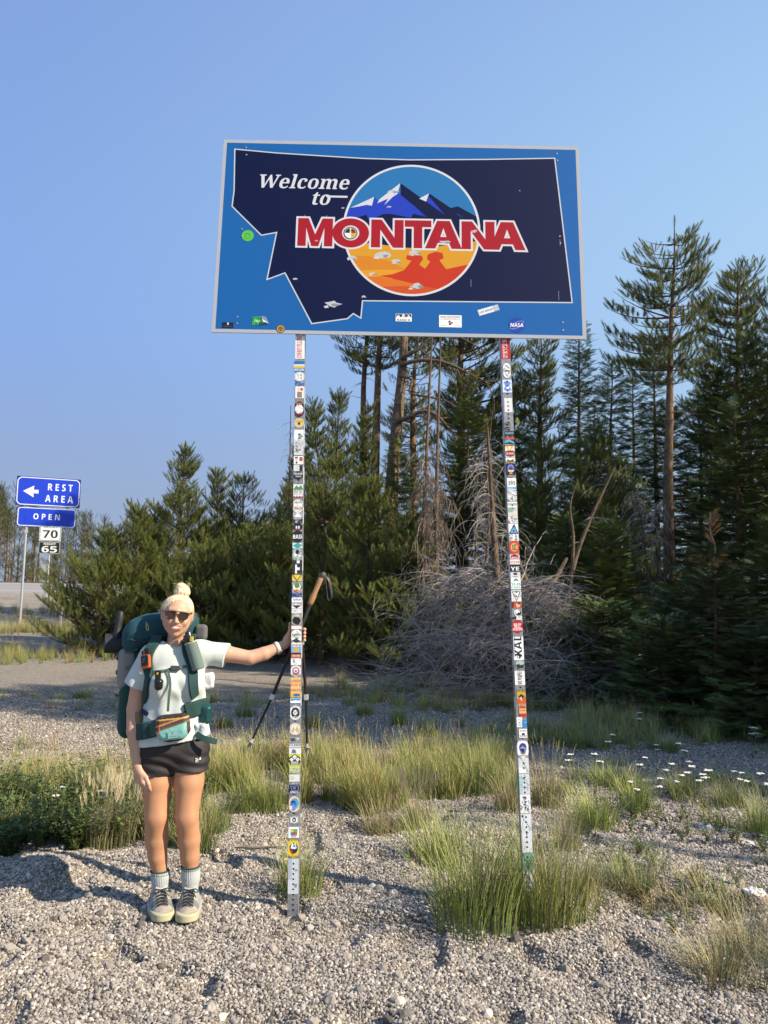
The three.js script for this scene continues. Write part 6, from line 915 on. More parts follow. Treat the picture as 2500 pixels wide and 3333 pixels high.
{ // satellite messenger on the strap
  const g = group('satellite_messenger', P0); tag(g, 'small orange and black radio device clipped to the shoulder strap', 'device');
  const q = new THREE.Group(); q.name = 'unit'; g.add(q); q.position.set(-0.186, 1.304, frontZ(shirtSDF, -0.186, 1.304) + 0.026); q.rotation.set(-0.12, -0.25, 0.14);
  mesh('shell', rbox(0.051, 0.072, 0.02, 0.01), std([0.62, 0.085, 0.012], 0.45), q); const sc = canvasTex(64, 80, (c) => { c.fillStyle = '#10131a'; c.fillRect(0, 0, 64, 80); c.fillStyle = '#8fa0b4'; c.font = '9px sans-serif'; for (let k = 0; k < 5; k++) c.fillText(['Messages', 'Tracking', 'SOS', 'Weather', 'Map'][k], 10, 16 + k * 13); });
  mesh('front_plate', rbox(0.042, 0.056, 0.005, 0.006), M_dark, q).position.set(0, 0.005, 0.0105); const s2 = mesh('screen', new THREE.PlaneGeometry(0.03, 0.036), new THREE.MeshStandardMaterial({ map: sc, roughness: 0.2 }), q); s2.position.set(0, 0.006, 0.0142);
  mesh('antenna', rbox(0.014, 0.026, 0.014, 0.005), M_dark, q).position.set(-0.013, 0.046, 0); mesh('clip', rbox(0.03, 0.04, 0.007, 0.004), M_dark, q).position.set(0.004, 0.05, -0.006);
}
{ // black pouch hanging from the sternum strap
  const g = group('hanging_holder', P0); tag(g, 'small black holder with a yellow mark hanging at the chest', 'holder'); const z = frontZ(shirtSDF, -0.107, 1.22);
  const a = mesh('tab', rbox(0.03, 0.05, 0.012, 0.005), M_dark, g); a.position.set(-0.11, 1.238, z + 0.016); const t = canvasTex(64, 64, (c) => { c.fillStyle = '#0c0c0e'; c.fillRect(0, 0, 64, 64); c.fillStyle = '#d9b62a'; for (const [x, y, w, h] of [[18, 10, 26, 44], [8, 14, 14, 8], [8, 28, 14, 8], [8, 42, 14, 8]]) c.fillRect(x, y, w, h); }); const lb = mesh('mark', new THREE.PlaneGeometry(0.018, 0.018), new THREE.MeshStandardMaterial({ map: t }), g); lb.position.set(-0.11, 1.247, z + 0.0235);
  const prof = [[0, -0.034], [0.012, -0.033], [0.02, -0.024], [0.0225, -0.01], [0.021, 0.004], [0.024, 0.008], [0.024, 0.014], [0.018, 0.02], [0.012, 0.026], [0, 0.028]].map((p) => new THREE.Vector2(...p)); const b = mesh('bell', new THREE.LatheGeometry(prof, 20), std([0.01, 0.01, 0.012], 0.25), g); b.position.set(-0.1, 1.195, z + 0.03);
}
{ // bottle holster on the other strap
  const g = group('bottle_holster', P0); tag(g, 'grey green bottle holster with a black bottle on the shoulder strap', 'bottle holster'); const zt = frontZ(shirtSDF, 0.04, 1.35);
  const a = V(0.036, 1.408, zt + 0.042), b = V(0.086, 1.262, Math.max(frontZ(shirtSDF, 0.07, 1.28), zt - 0.01) + 0.052), ax = b.clone().sub(a), L = ax.length();
  const prof = [[0, 0], [0.029, 0], [0.034, 0.006], [0.0345, 0.06], [0.033, L - 0.01], [0.035, L - 0.006], [0.033, L], [0.028, L - 0.004]].map((p) => new THREE.Vector2(...p)); const m = mesh('sleeve', new THREE.LatheGeometry(prof, 24), fabric([0.19, 0.26, 0.23]), g); m.position.copy(b); m.quaternion.setFromUnitVectors(UPV, ax.clone().negate().normalize());
  mesh('rim', new THREE.TorusGeometry(0.033, 0.003, 6, 24), std([0.5, 0.52, 0.5], 0.7), m).position.y = L - 0.003; m.children[0].rotation.x = Math.PI / 2;
  const cp = mesh('bottle', new THREE.LatheGeometry([[0, -0.02], [0.027, -0.02], [0.027, 0.02], [0.022, 0.03], [0.017, 0.034], [0.018, 0.052], [0.013, 0.06], [0, 0.061]].map((p) => new THREE.Vector2(...p)), 20), std([0.02, 0.02, 0.022], 0.3), g); cp.position.copy(a); cp.quaternion.copy(m.quaternion);
  const ck = mesh('cord_lock', rbox(0.018, 0.026, 0.014, 0.004), std([0.55, 0.42, 0.06], 0.5), g); ck.position.copy(a).add(V(0.012, 0.018, 0.03)); const cl = mesh('clip', rbox(0.03, 0.03, 0.018, 0.006), M_dark, g); cl.position.copy(a).add(V(-0.022, 0.022, 0.01));
}
{ // waist pack
  const g = group('waist_pack', P0); tag(g, 'small colourful waist pack with a teal pocket and yellow zips', 'waist pack');
  const cx = -0.024, cy = 0.968, cz = frontZ(shirtSDF, cx, cy) + 0.03, rot = 0.13;
  const loc = (x, y) => [(x - cx) * Math.cos(rot) + (y - cy) * Math.sin(rot), -(x - cx) * Math.sin(rot) + (y - cy) * Math.cos(rot)];
  const f = (x, y, z) => { const [a, b] = loc(x, y); const w = 0.088 - 0.03 * Math.max(0, (-b - 0.02) / 0.05); return smax(rb3(a, b, z, [0, 0, cz - 0.006], [w, 0.067, 0.038], 0.032), -9, 0.01) + 0.004 * (fbm(x * 30, y * 30, z * 30, 2) - 0.5) - 0.006 * sstep(0.03, -0.02, b) * (z > cz ? 1 : 0); };
  const paint = (x, y) => { const [a, b] = loc(x, y); const st = hash3(Math.floor(a * 240), 3, 1) * 0.5 + 0.75, hb = 0.022 + 0.02 * (a / 0.09); if (b > 0.050) return [0.03, 0.015, 0.02]; if (b > 0.043) return [0.50, 0.33, 0.05]; if (b > hb + 0.014) return [0.13 * st, 0.045 * st, 0.05 * st]; if (b > hb + 0.006) return [0.50, 0.33, 0.05]; if (b > hb - 0.012) return [0.12 * st, 0.035 * st, 0.06 * st]; if (b > hb - 0.018) return [0.08, 0.20, 0.03]; return b < -0.06 || Math.abs(a) > 0.08 ? [0.06, 0.02, 0.025] : [0.20, 0.46, 0.42]; };
  mesh('pouch', surfaceNets(f, [cx - 0.12, cy - 0.095, cz - 0.06], [cx + 0.12, cy + 0.095, cz + 0.06], 0.0035, paint), new THREE.MeshStandardMaterial({ vertexColors: true, roughness: 0.75 }), g);
  const t = canvasTex(128, 96, (c) => { c.fillStyle = '#7cb6ae'; c.fillRect(0, 0, 128, 96); c.fillStyle = '#b02c3c'; c.beginPath(); c.moveTo(62, 4); c.lineTo(72, 22); c.lineTo(58, 40); c.lineTo(66, 54); c.lineTo(52, 54); c.lineTo(50, 26); c.fill(); c.fillStyle = '#2c5a58'; c.font = 'bold 20px sans-serif'; c.textAlign = 'center'; c.fillText('COTOPAXI', 64, 82); });
  const e = mesh('emblem', new THREE.PlaneGeometry(0.05, 0.036), new THREE.MeshStandardMaterial({ map: t, roughness: 0.75 }), g); e.position.set(cx + 0.012, cy - 0.03, cz + 0.0425); e.rotation.set(0, 0.05, rot);
  const zp = mesh('zip_pull', rbox(0.007, 0.034, 0.005, 0.002), std([0.45, 0.06, 0.05], 0.6), g); zp.position.set(cx - 0.06, cy - 0.012, cz + 0.041); zp.rotation.z = 0.05;
}
// trekking poles held against the post
function pole(label, top, gripEnd, lock, tip, r0) {
  const g = group('trekking_pole', P0); tag(g, label, 'trekking pole'); const at = (a, b, t) => a.clone().lerp(b, t), A = V(...top), B = V(...gripEnd), L = V(...lock), E = V(...tip), ax = B.clone().sub(A).normalize();
  const c = new GB(); c.tube([A.clone().addScaledVector(ax, 0.02), at(A, B, 0.3), at(A, B, 0.62), at(A, B, 0.75), at(A, B, 0.9), B], [0.0165, 0.0155, 0.0145, 0.0185, 0.0165, 0.0145], 12); mesh('cork_grip', c.geo(), std([0.33, 0.185, 0.09], 0.85), g);
  const k = new GB(); k.tube([A.clone().addScaledVector(ax, -0.006).add(V(-0.006, 0, 0)), A.clone(), A.clone().addScaledVector(ax, 0.024)], [0.014, 0.025, 0.017], 12); mesh('pommel', k.geo(), std([0.08, 0.075, 0.07], 0.6), g);
  const f = new GB(), G2 = at(B, L, 0.32); f.tube([B, at(B, G2, 0.5), G2], [0.013, 0.0125, 0.011], 10); mesh('foam_grip', f.geo(), std([0.016, 0.016, 0.018], 0.9), g);
  const s = new GB(); s.tube([G2, L], [0.009, 0.009], 10); mesh('upper_shaft', s.geo(), std([0.03, 0.018, 0.018], 0.3, { metalness: 0.3 }), g); const s2 = new GB(); s2.tube([L, at(L, E, 0.93)], [0.0075, 0.006], 10); mesh('lower_shaft', s2.geo(), std([0.02, 0.02, 0.022], 0.3, { metalness: 0.4 }), g);
  const lk = mesh('lock', rbox(0.026, 0.032, 0.024, 0.005), std([0.55, 0.55, 0.56], 0.4, { metalness: 0.4 }), g); lk.position.copy(L); lk.quaternion.setFromUnitVectors(UPV, ax.clone().negate()); const lk2 = mesh('lock', rbox(0.02, 0.024, 0.02, 0.004), std([0.55, 0.55, 0.56], 0.4, { metalness: 0.4 }), g); lk2.position.copy(at(G2, L, 0.12)); lk2.quaternion.copy(lk.quaternion);
  const bs = new GB(), b0 = at(L, E, 0.84), d = E.clone().sub(L).normalize(); bs.tube([b0.clone().addScaledVector(d, -0.02), b0.clone().addScaledVector(d, -0.004), b0, b0.clone().addScaledVector(d, 0.004), b0.clone().addScaledVector(d, 0.03)], [0.009, 0.01, 0.026, 0.01, 0.009], 14); mesh('basket', bs.geo(), std([0.25, 0.24, 0.22], 0.6), g);
  const tp = new GB(); tp.tube([b0.clone().addScaledVector(d, 0.03), E], [0.008, 0.003], 8); mesh('tip', tp.geo(), std([0.3, 0.29, 0.27], 0.5, { metalness: 0.3 }), g);
  return g;
}
{
  const a = pole('cork handled trekking pole slanting behind the stickered post', [0.712, 1.794, -0.262], [0.643, 1.614, -0.247], [0.449, 1.091, -0.19], [0.324, 0.799, -0.15]);
  let pts = curve([[0.715, 1.785, -0.262], [0.748, 1.76, -0.262], [0.764, 1.70, -0.265], [0.768, 1.66, -0.268], [0.752, 1.645, -0.27], [0.744, 1.68, -0.268], [0.738, 1.74, -0.264], [0.722, 1.78, -0.262]], 24); mesh('wrist_strap', band(pts, pts.map(() => V(0.7, 0, 0.7)), 0.018, 0.002), M_dark, a);
  const b = pole('trekking pole hanging straight behind the stickered post', [0.575, 1.77, -0.245], [0.586, 1.6, -0.243], [0.639, 1.089, -0.222], [0.656, 0.762, -0.2]);
  pts = curve([[0.572, 1.765, -0.248], [0.548, 1.75, -0.25], [0.535, 1.69, -0.25], [0.53, 1.63, -0.25], [0.537, 1.6, -0.25], [0.55, 1.65, -0.25], [0.562, 1.74, -0.248]], 24); mesh('wrist_strap', band(pts, pts.map(() => V(-0.6, 0, 0.8)), 0.022, 0.002), M_dark, b);
}

// ---------- road signs by the highway ----------
{
  const galv = std([0.42, 0.44, 0.46], 0.5, { metalness: 0.5 });
  const A = V(-13.31, 0, -27.6), B = V(-11.30, 0, -28.4), C = A.clone().add(B).multiplyScalar(0.5), yaw = Math.atan2(-(B.z - A.z), B.x - A.x), W = A.distanceTo(B);
  const gy = height(C.x, C.z), g = group('rest_area_sign', [C.x, gy, C.z]); g.rotation.y = yaw; tag(g, 'blue rest area sign with a white arrow on two metal posts', 'sign');
  const rr = (c, x, y, w, h, r) => { c.beginPath(); c.moveTo(x + r, y); c.arcTo(x + w, y, x + w, y + h, r); c.arcTo(x + w, y + h, x, y + h, r); c.arcTo(x, y + h, x, y, r); c.arcTo(x, y, x + w, y, r); c.closePath(); };
  const txt = (c, s, x, y, w, px, col) => { c.save(); c.font = `bold ${px}px sans-serif`; c.fillStyle = col; c.textAlign = 'center'; c.translate(x, y); c.scale(w / c.measureText(s).width, 1); c.fillText(s, 0, 0); c.restore(); };
  const plate = (y0, y1, w, tex, nm, dx = 0) => { const o = new THREE.Group(); o.name = nm; o.position.set(dx, (y0 + y1) / 2 - gy, 0.06); g.add(o); mesh('sheet', rbox(w, y1 - y0, 0.012, 0.006), galv, o); const f = mesh('face', new THREE.PlaneGeometry(w - 0.004, y1 - y0 - 0.004), new THREE.MeshStandardMaterial({ map: tex, roughness: 0.45 }), o); f.position.z = 0.0085; return o; };
  const rest = canvasTex(512, 256, (c) => {
    c.fillStyle = '#0a2a8c'; c.fillRect(0, 0, 512, 256); c.fillStyle = '#d5d9e2'; rr(c, 6, 6, 500, 244, 40); c.fill(); c.fillStyle = '#0f38bf'; rr(c, 14, 14, 484, 228, 34); c.fill();
    c.fillStyle = '#dcdfe4'; c.beginPath(); c.moveTo(54, 130); c.lineTo(140, 78); c.lineTo(136, 114); c.lineTo(176, 114); c.lineTo(176, 146); c.lineTo(136, 146); c.lineTo(140, 182); c.closePath(); c.fill(); txt(c, 'R E S T', 345, 112, 206, 84, '#dcdfe4'); txt(c, 'A R E A', 343, 214, 224, 84, '#dcdfe4');
  });
  plate(4.60, 5.672, W, rest, 'rest_area_panel');
  const open = canvasTex(512, 192, (c) => { c.fillStyle = '#0a2a8c'; c.fillRect(0, 0, 512, 192); c.fillStyle = '#d5d9e2'; rr(c, 2, 2, 508, 188, 26); c.fill(); c.fillStyle = '#0f38bf'; rr(c, 10, 10, 492, 172, 20); c.fill(); txt(c, 'O P E N', 256, 118, 242, 80, '#dcdfe4'); });
  const op = plate(3.855, 4.548, W * 0.905, open, 'open_panel', -0.01); const sl = mesh('slide_cover', rbox(1.42, 0.24, 0.006, 0.004), std([0.006, 0.035, 0.5], 0.4), op); sl.position.set(-0.02, -0.1, 0.0115); sl.visible = true;
  const on = mesh('cover_print', new THREE.PlaneGeometry(1.416, 0.236), (() => { const t = open.clone(); t.repeat.set(1.416 / (W * 0.905), 0.236 / 0.693); t.offset.set(0.5 - 1.416 / (W * 0.905) / 2 - 0.02 / (W * 0.905), 0.5 - 0.1 / 0.693 - 0.118 / 0.693); t.needsUpdate = true; return new THREE.MeshStandardMaterial({ map: t, roughness: 0.45 }); })(), sl); on.position.z = 0.0045;
  for (const x of [-0.67, 0.67]) { const wp = g.localToWorld(V(x, 0, 0)), h = height(wp.x, wp.z) - gy; const p = mesh('post', new THREE.CylinderGeometry(0.045, 0.045, 5.5 - h, 14), galv, g); p.position.set(x, (5.5 + h) / 2 - gy - 0.1, 0); const cl = mesh('clamp', rbox(0.12, 0.12, 0.1, 0.02), galv, g); cl.position.set(x, 3.66 - gy, 0); for (const y of [4.2, 5.1]) { const k = mesh('bracket', rbox(0.14, 0.05, 0.1, 0.01), galv, g); k.position.set(x, y - gy, 0.012); } }
  // speed limit
  const sx = -15.62, sz = -36, hy = height(sx, sz), s = group('speed_limit_sign', [sx, hy, sz]); s.rotation.y = 0.25; tag(s, 'white speed limit sign above a black night limit plate on one post', 'sign');
  const spd = canvasTex(256, 320, (c) => { c.fillStyle = '#e4e4e0'; c.fillRect(0, 0, 256, 320); c.strokeStyle = '#222'; c.lineWidth = 6; rr(c, 8, 8, 240, 304, 20); c.stroke(); txt(c, 'SPEED', 128, 82, 190, 64, '#222'); txt(c, 'LIMIT', 128, 150, 170, 64, '#222'); txt(c, '70', 130, 282, 190, 138, '#222'); });
  const nig = canvasTex(256, 160, (c) => { c.fillStyle = '#16201c'; c.fillRect(0, 0, 256, 160); c.strokeStyle = '#ddd'; c.lineWidth = 4; rr(c, 6, 6, 244, 148, 12); c.stroke(); txt(c, 'NIGHT', 130, 42, 146, 38, '#e0e0dc'); txt(c, '65', 130, 142, 196, 118, '#e0e0dc'); });
  for (const [y0, y1, w, t, nm] of [[3.82, 5.0, 0.94, spd, 'speed_panel'], [3.22, 3.785, 0.95, nig, 'night_panel']]) { const o = new THREE.Group(); o.name = nm; o.position.set(0, (y0 + y1) / 2 - hy, 0.06); s.add(o); mesh('sheet', rbox(w, y1 - y0, 0.012, 0.03), galv, o); const f = mesh('face', new THREE.PlaneGeometry(w - 0.006, y1 - y0 - 0.006), new THREE.MeshStandardMaterial({ map: t, roughness: 0.45 }), o); f.position.z = 0.0085; }
  const pp = mesh('post', new THREE.CylinderGeometry(0.05, 0.05, 5 - hy + 0.2, 14), galv, s); pp.position.y = (5 - hy - 0.2) / 2; mesh('base', rbox(0.28, 0.16, 0.28, 0.03), galv, s).position.y = 0.06; const ub = mesh('base_bolt', rbox(0.32, 0.05, 0.32, 0.02), galv, s); ub.position.y = 0.16;
  // cabinet and marker stake
  const cx = -16.4, cz = -37.4, cg = group('utility_cabinet', [cx, height(cx, cz), cz]); tag(cg, 'small grey cabinet on a pole behind the speed limit sign', 'cabinet'); mesh('box', rbox(0.3, 0.42, 0.2, 0.03), std([0.42, 0.43, 0.42], 0.6), cg).position.y = 1.45; mesh('pole', new THREE.CylinderGeometry(0.04, 0.04, 1.5, 10), galv, cg).position.set(0.1, 0.6, 0); mesh('conduit', new THREE.CylinderGeometry(0.06, 0.05, 0.3, 10), std([0.05, 0.05, 0.05], 0.6), cg).position.set(0.1, 1.1, 0.03);
  const dx = -14.1, dz = -34, dg = group('marker_stake', [dx, height(dx, dz), dz]); tag(dg, 'thin pale roadside marker stake beside the rest area sign post', 'stake'); mesh('stake', rbox(0.05, 2.0, 0.02, 0.008), std([0.5, 0.45, 0.36], 0.8), dg).position.y = 1.0; mesh('reflector', rbox(0.07, 0.09, 0.025, 0.012), std([0.65, 0.65, 0.62], 0.4), dg).position.y = 1.12;
  dg.rotation.z = -0.04;
}

// ---------- grass, weeds and small things on the gravel ----------
const grassMat = new THREE.MeshStandardMaterial({ vertexColors: true, roughness: 0.7, side: THREE.DoubleSide });
function blade(b, r, x, z, h, lean, az, w, c0, c1, segs = 4) {
  const dx = Math.cos(az), dz = Math.sin(az), sx = -dz, sz = dx; let prev;
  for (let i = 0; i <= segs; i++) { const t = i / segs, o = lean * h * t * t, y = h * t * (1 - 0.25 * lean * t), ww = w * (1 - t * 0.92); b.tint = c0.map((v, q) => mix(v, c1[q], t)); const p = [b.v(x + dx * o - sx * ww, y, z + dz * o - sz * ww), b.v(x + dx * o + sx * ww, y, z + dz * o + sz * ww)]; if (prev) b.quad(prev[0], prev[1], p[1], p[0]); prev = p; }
}
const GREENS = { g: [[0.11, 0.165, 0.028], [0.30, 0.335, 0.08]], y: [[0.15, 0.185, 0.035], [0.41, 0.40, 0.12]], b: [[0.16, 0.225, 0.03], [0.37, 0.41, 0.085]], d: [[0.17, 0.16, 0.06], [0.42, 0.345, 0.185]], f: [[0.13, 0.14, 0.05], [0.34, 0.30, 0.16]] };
function tuft(seed, n, R, H, kind, spread = 0.5) {
  const r = rng(seed), b = new GB(), [c0, c1] = GREENS[kind];
  for (let k = 0; k < n; k++) { const a = r() * 6.283, q = R * Math.sqrt(r()), dry = r() < (kind === 'd' ? 0.6 : 0.16), t = 0.75 + 0.5 * r(); const s0 = (dry ? GREENS.d[0] : c0).map((v) => v * t), s1 = (dry ? GREENS.d[1] : c1).map((v) => v * t); blade(b, r, Math.cos(a) * q, Math.sin(a) * q, H * (0.45 + 0.6 * r()), (0.1 + spread * r() * (0.4 + q / R)), a + (r() - 0.5) * 1.6, 0.0016 + 0.0016 * r(), s0, s1); }
  // seed stalks
  const stalks = kind === 'f' ? Math.round(n * 0.18) : Math.round(n * (kind === 'd' ? 0.09 : 0.035));
  for (let k = 0; k < stalks; k++) {
    const a = r() * 6.283, q = R * 0.6 * r(), L = H * (1.0 + 0.45 * r()), ln = 0.15 + 0.3 * r(), x = Math.cos(a) * q, z = Math.sin(a) * q, c = [0.40, 0.33, 0.17].map((v) => v * (0.8 + 0.4 * r())); blade(b, r, x, z, L, ln, a, 0.0011, c, c, 5);
    const tx = x + Math.cos(a) * ln * L, tz = z + Math.sin(a) * ln * L, ty = L * (1 - 0.25 * ln), m = kind === 'f' ? 26 : 9; b.tint = kind === 'f' ? [0.52, 0.44, 0.29] : c;
    for (let i = 0; i < m; i++) { const s = i / m, az = r() * 6.283, l = kind === 'f' ? 0.035 : 0.014, py = ty - 0.05 + 0.075 * s, px = tx + Math.cos(a) * ln * (s - 0.7) * 0.07, pz = tz + Math.sin(a) * ln * (s - 0.7) * 0.07; b.tri(b.v(px - 0.001, py, pz), b.v(px + 0.001, py, pz), b.v(px + Math.cos(az) * l * 0.45, py + l, pz + Math.sin(az) * l * 0.45)); }
  }
  return b.geo(true);
}
{
  const cl = [[0.51, -4.19, 0.62, 0.5, 'g'], [0.93, -4.27, 0.62, 0.45, 'y'], [0.77, -4.36, 0.5, 0.4, 'g'], [0.37, -5.11, 0.4, 0.5, 'g'], [0.03, -5.73, 0.34, 0.35, 'd'], [0.24, -10.02, 0.36, 0.32, 'b'], [0.56, -9.32, 0.3, 0.35, 'b'], [-0.22, -10.70, 0.26, 0.35, 'g'], [0.50, -7.00, 0.42, 0.4, 'g'], [0.86, -6.81, 0.44, 0.5, 'g'], [0.81, -7.87, 0.36, 0.45, 'b'], [1.27, -8.05, 0.3, 0.4, 'b'], [1.61, -5.97, 0.36, 0.5, 'b'], [2.05, -6.33, 0.34, 0.4, 'b'], [2.79, -5.75, 0.42, 0.4, 'g'], [-0.44, -4.54, 0.36, 0.35, 'g'], [-0.84, -6.14, 0.36, 0.4, 'g'], [-1.02, -6.13, 0.34, 0.4, 'g'], [1.46, -4.75, 0.2, 0.4, 'g'], [1.19, -4.59, 0.24, 0.25, 'd'], [1.53, -3.63, 0.22, 0.4, 'd'], [1.77, -3.84, 0.24, 0.4, 'd'], [-1.18, -5.20, 0.3, 0.35, 'g'], [-1.18, -5.66, 0.3, 0.35, 'g'], [-1.81, -5.23, 0.36, 0.3, 'f'], [-1.69, -5.30, 0.36, 0.3, 'f'], [-4.60, -12.13, 0.22, 0.4, 'g'], [-1.82, -10.65, 0.26, 0.35, 'g'], [1.03, -6.26, 0.34, 0.35, 'd'], [1.37, -6.46, 0.42, 0.4, 'd'], [2.20, -8.92, 0.22, 0.5, 'g'], [3.18, -8.84, 0.25, 0.5, 'g'], [2.08, -7.11, 0.26, 0.5, 'g'], [-1.92, -9.69, 0.22, 0.3, 'g'], [-0.83, -9.80, 0.26, 0.3, 'g'], [0.27, -5.82, 0.3, 0.3, 'f'], [1.28, -5.40, 0.3, 0.25, 'd'], [2.63, -6.83, 0.22, 0.35, 'g'], [2.91, -6.56, 0.2, 0.35, 'g'], [-0.40, -8.86, 0.2, 0.3, 'g'], [-2.12, -8.06, 0.28, 0.3, 'g'], [2.39, -11.70, 0.2, 0.6, 'g'], [3.24, -10.22, 0.24, 0.6, 'g'], [3.05, -11.78, 0.25, 0.6, 'g'], [3.92, -9.64, 0.26, 0.5, 'g']];
  const named = { 0: 'tall green grass tuft leaning at the foot of the second stickered post', 1: 'tall yellowish grass tuft beside the foot of the second stickered post', 2: 'grass tuft directly behind the second stickered post', 3: 'full rounded grass tuft between the two sign posts', 4: 'sparse dry grass tuft beside the grass bed', 5: 'bright upright grass tuft standing alone before the shaded gravel', 12: 'bright grass tuft with the white yarrow behind', 13: 'bright grass tuft under the tall seed stalks', 15: 'short grass tuft behind the foot of the stickered post next to the walker', 24: 'pale foxtail tuft with feathery heads at the edge of the weeds', 25: 'smaller pale foxtail tuft at the edge of the weeds' };
  const words = { g: 'green grass tuft growing on the gravel', y: 'yellowish grass tuft growing on the gravel', b: 'bright green grass tuft growing on the gravel', d: 'dry straw coloured grass tuft growing on the gravel', f: 'feathery foxtail grass tuft growing on the gravel' };
  const shapes = {}; let i = 0;
  for (const [x, z, h, s, k] of cl) {
    const big = h > 0.45, key = k + (big ? 'L' : (i % 2)); shapes[key] ??= tuft(900 + Object.keys(shapes).length, big ? 420 : 300, big ? 0.19 : 0.15, big ? 0.6 : 0.36, k, big ? 0.55 : 0.6);
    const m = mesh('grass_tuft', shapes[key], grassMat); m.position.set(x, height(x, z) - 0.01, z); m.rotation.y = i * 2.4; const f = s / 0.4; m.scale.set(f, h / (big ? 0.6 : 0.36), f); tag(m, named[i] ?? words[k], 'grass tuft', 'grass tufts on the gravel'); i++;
  }
  // beds of grass: many small bunches
  const r = rng(6464), kinds = [tuft(950, 26, 0.05, 0.36, 'y', 0.45), tuft(951, 26, 0.05, 0.34, 'b', 0.5), tuft(952, 22, 0.05, 0.36, 'd', 0.5), tuft(953, 20, 0.06, 0.1, 'g', 0.9)], L = kinds.map(() => []);
  const bed = (cx, cz, rx, rz, n, weights, hs) => { for (let q = 0; q < n; q++) { const a = r() * 6.283, R = Math.pow(r(), 0.6), x = cx + Math.cos(a) * R * rx, z = cz + Math.sin(a) * R * rz; if (fbm(x * 2.2, z * 2.2, 4, 3) < 0.40 + 0.14 * R) continue; let t = r(), k = 0; while (t > weights[k]) { t -= weights[k]; k++; } L[k].push([x, z, hs * (0.65 + 0.6 * r())]); } };
  bed(-0.78, -6.85, 1.15, 1.05, 1500, [0.45, 0.35, 0.2, 0], 1); bed(-0.55, -6.4, 0.7, 0.5, 500, [0.45, 0.4, 0.15, 0], 1.05); bed(0.6, -7.4, 0.75, 1.0, 420, [0.3, 0.5, 0.2, 0], 0.95); bed(-2.5, -6.3, 1.3, 1.0, 700, [0.2, 0.25, 0.35, 0.2], 0.8); bed(-1.6, -5.7, 0.6, 0.5, 240, [0.3, 0.3, 0.3, 0.1], 0.75);
  bed(2.4, -9.6, 1.6, 1.0, 420, [0.15, 0.25, 0.2, 0.4], 0.75); bed(2.6, -7.0, 1.3, 1.2, 260, [0.1, 0.2, 0.3, 0.4], 0.6); bed(3.6, -10.4, 1.5, 1.1, 420, [0.2, 0.3, 0.3, 0.2], 0.85); bed(1.9, -4.5, 0.7, 0.5, 130, [0, 0.05, 0.35, 0.6], 0.5); bed(2.1, -3.8, 0.55, 0.5, 90, [0, 0.1, 0.6, 0.3], 0.55); bed(1.3, -11.6, 1.8, 0.7, 260, [0.2, 0.3, 0.3, 0.2], 0.8); bed(-0.6, -12.4, 2.2, 1.2, 220, [0.2, 0.3, 0.4, 0.1], 0.7); bed(0.3, -14.5, 1.3, 1.2, 260, [0.5, 0.2, 0.3, 0], 0.8);
  bed(-3.4, -7.6, 1.6, 1.2, 160, [0.1, 0.1, 0.5, 0.3], 0.7); bed(-11.2, -26.0, 4.6, 1.8, 900, [0.45, 0.1, 0.45, 0], 1.5); bed(-8.6, -18.5, 2.6, 1.6, 360, [0.2, 0.5, 0.2, 0.1], 1.2); bed(-13, -31.5, 5, 1.6, 260, [0.2, 0, 0.8, 0], 1.3); bed(-7.0, -24.5, 3.0, 1.2, 200, [0.4, 0.1, 0.5, 0], 1.3); bed(-4.5, -11.5, 1.8, 0.8, 70, [0, 0.2, 0.4, 0.4], 0.7);
  const names = ['tall yellow green grass growing in beds on the gravel', 'fresh green grass growing in beds on the gravel', 'dry straw grass scattered through the grass beds', 'low green seedlings scattered over the gravel'];
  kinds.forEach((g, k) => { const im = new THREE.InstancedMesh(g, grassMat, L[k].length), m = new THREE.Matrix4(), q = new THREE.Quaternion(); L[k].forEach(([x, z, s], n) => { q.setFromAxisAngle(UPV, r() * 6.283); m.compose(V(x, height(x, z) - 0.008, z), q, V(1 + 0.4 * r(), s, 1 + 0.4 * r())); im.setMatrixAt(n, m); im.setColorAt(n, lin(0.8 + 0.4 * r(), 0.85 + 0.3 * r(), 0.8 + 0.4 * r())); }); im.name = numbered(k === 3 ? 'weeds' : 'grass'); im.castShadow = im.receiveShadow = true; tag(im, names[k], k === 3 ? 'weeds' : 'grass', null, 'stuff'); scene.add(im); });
  // leafy weeds at the edge of the gravel beside the walker
  const leafy = (seed) => { const b = new GB(), q = rng(seed); for (let s = 0; s < 9; s++) { const a = q() * 6.283, H = 0.12 + 0.16 * q(), ln = 0.2 + 0.5 * q(); b.tint = [0.1, 0.12, 0.03]; const st = curve([[0, 0, 0], [Math.cos(a) * H * ln * 0.3, H * 0.5, Math.sin(a) * H * ln * 0.3], [Math.cos(a) * H * ln, H, Math.sin(a) * H * ln]], 6); b.tube(st, 0.0018, 3, false); for (let k = 0; k < 16; k++) { const p = st[1 + Math.floor(q() * 6)], az = q() * 6.283, l = 0.022 + 0.026 * q(), w = l * 0.2, t = 0.7 + 0.6 * q(), rust = q() < 0.06; b.tint = rust ? [0.28, 0.09, 0.03] : [0.085 * t, 0.13 * t, 0.026 * t]; const dx = Math.cos(az), dz = Math.sin(az), e = 0.15 + 0.5 * q(); const A = b.v(p.x, p.y, p.z), B = b.v(p.x + dx * l * 0.5 - dz * w, p.y + e * l * 0.5, p.z + dz * l * 0.5 + dx * w), C = b.v(p.x + dx * l, p.y + e * l * 0.7, p.z + dz * l), D = b.v(p.x + dx * l * 0.5 + dz * w, p.y + e * l * 0.5, p.z + dz * l * 0.5 - dx * w); b.quad(A, B, C, D); } } return b.geo(true); };
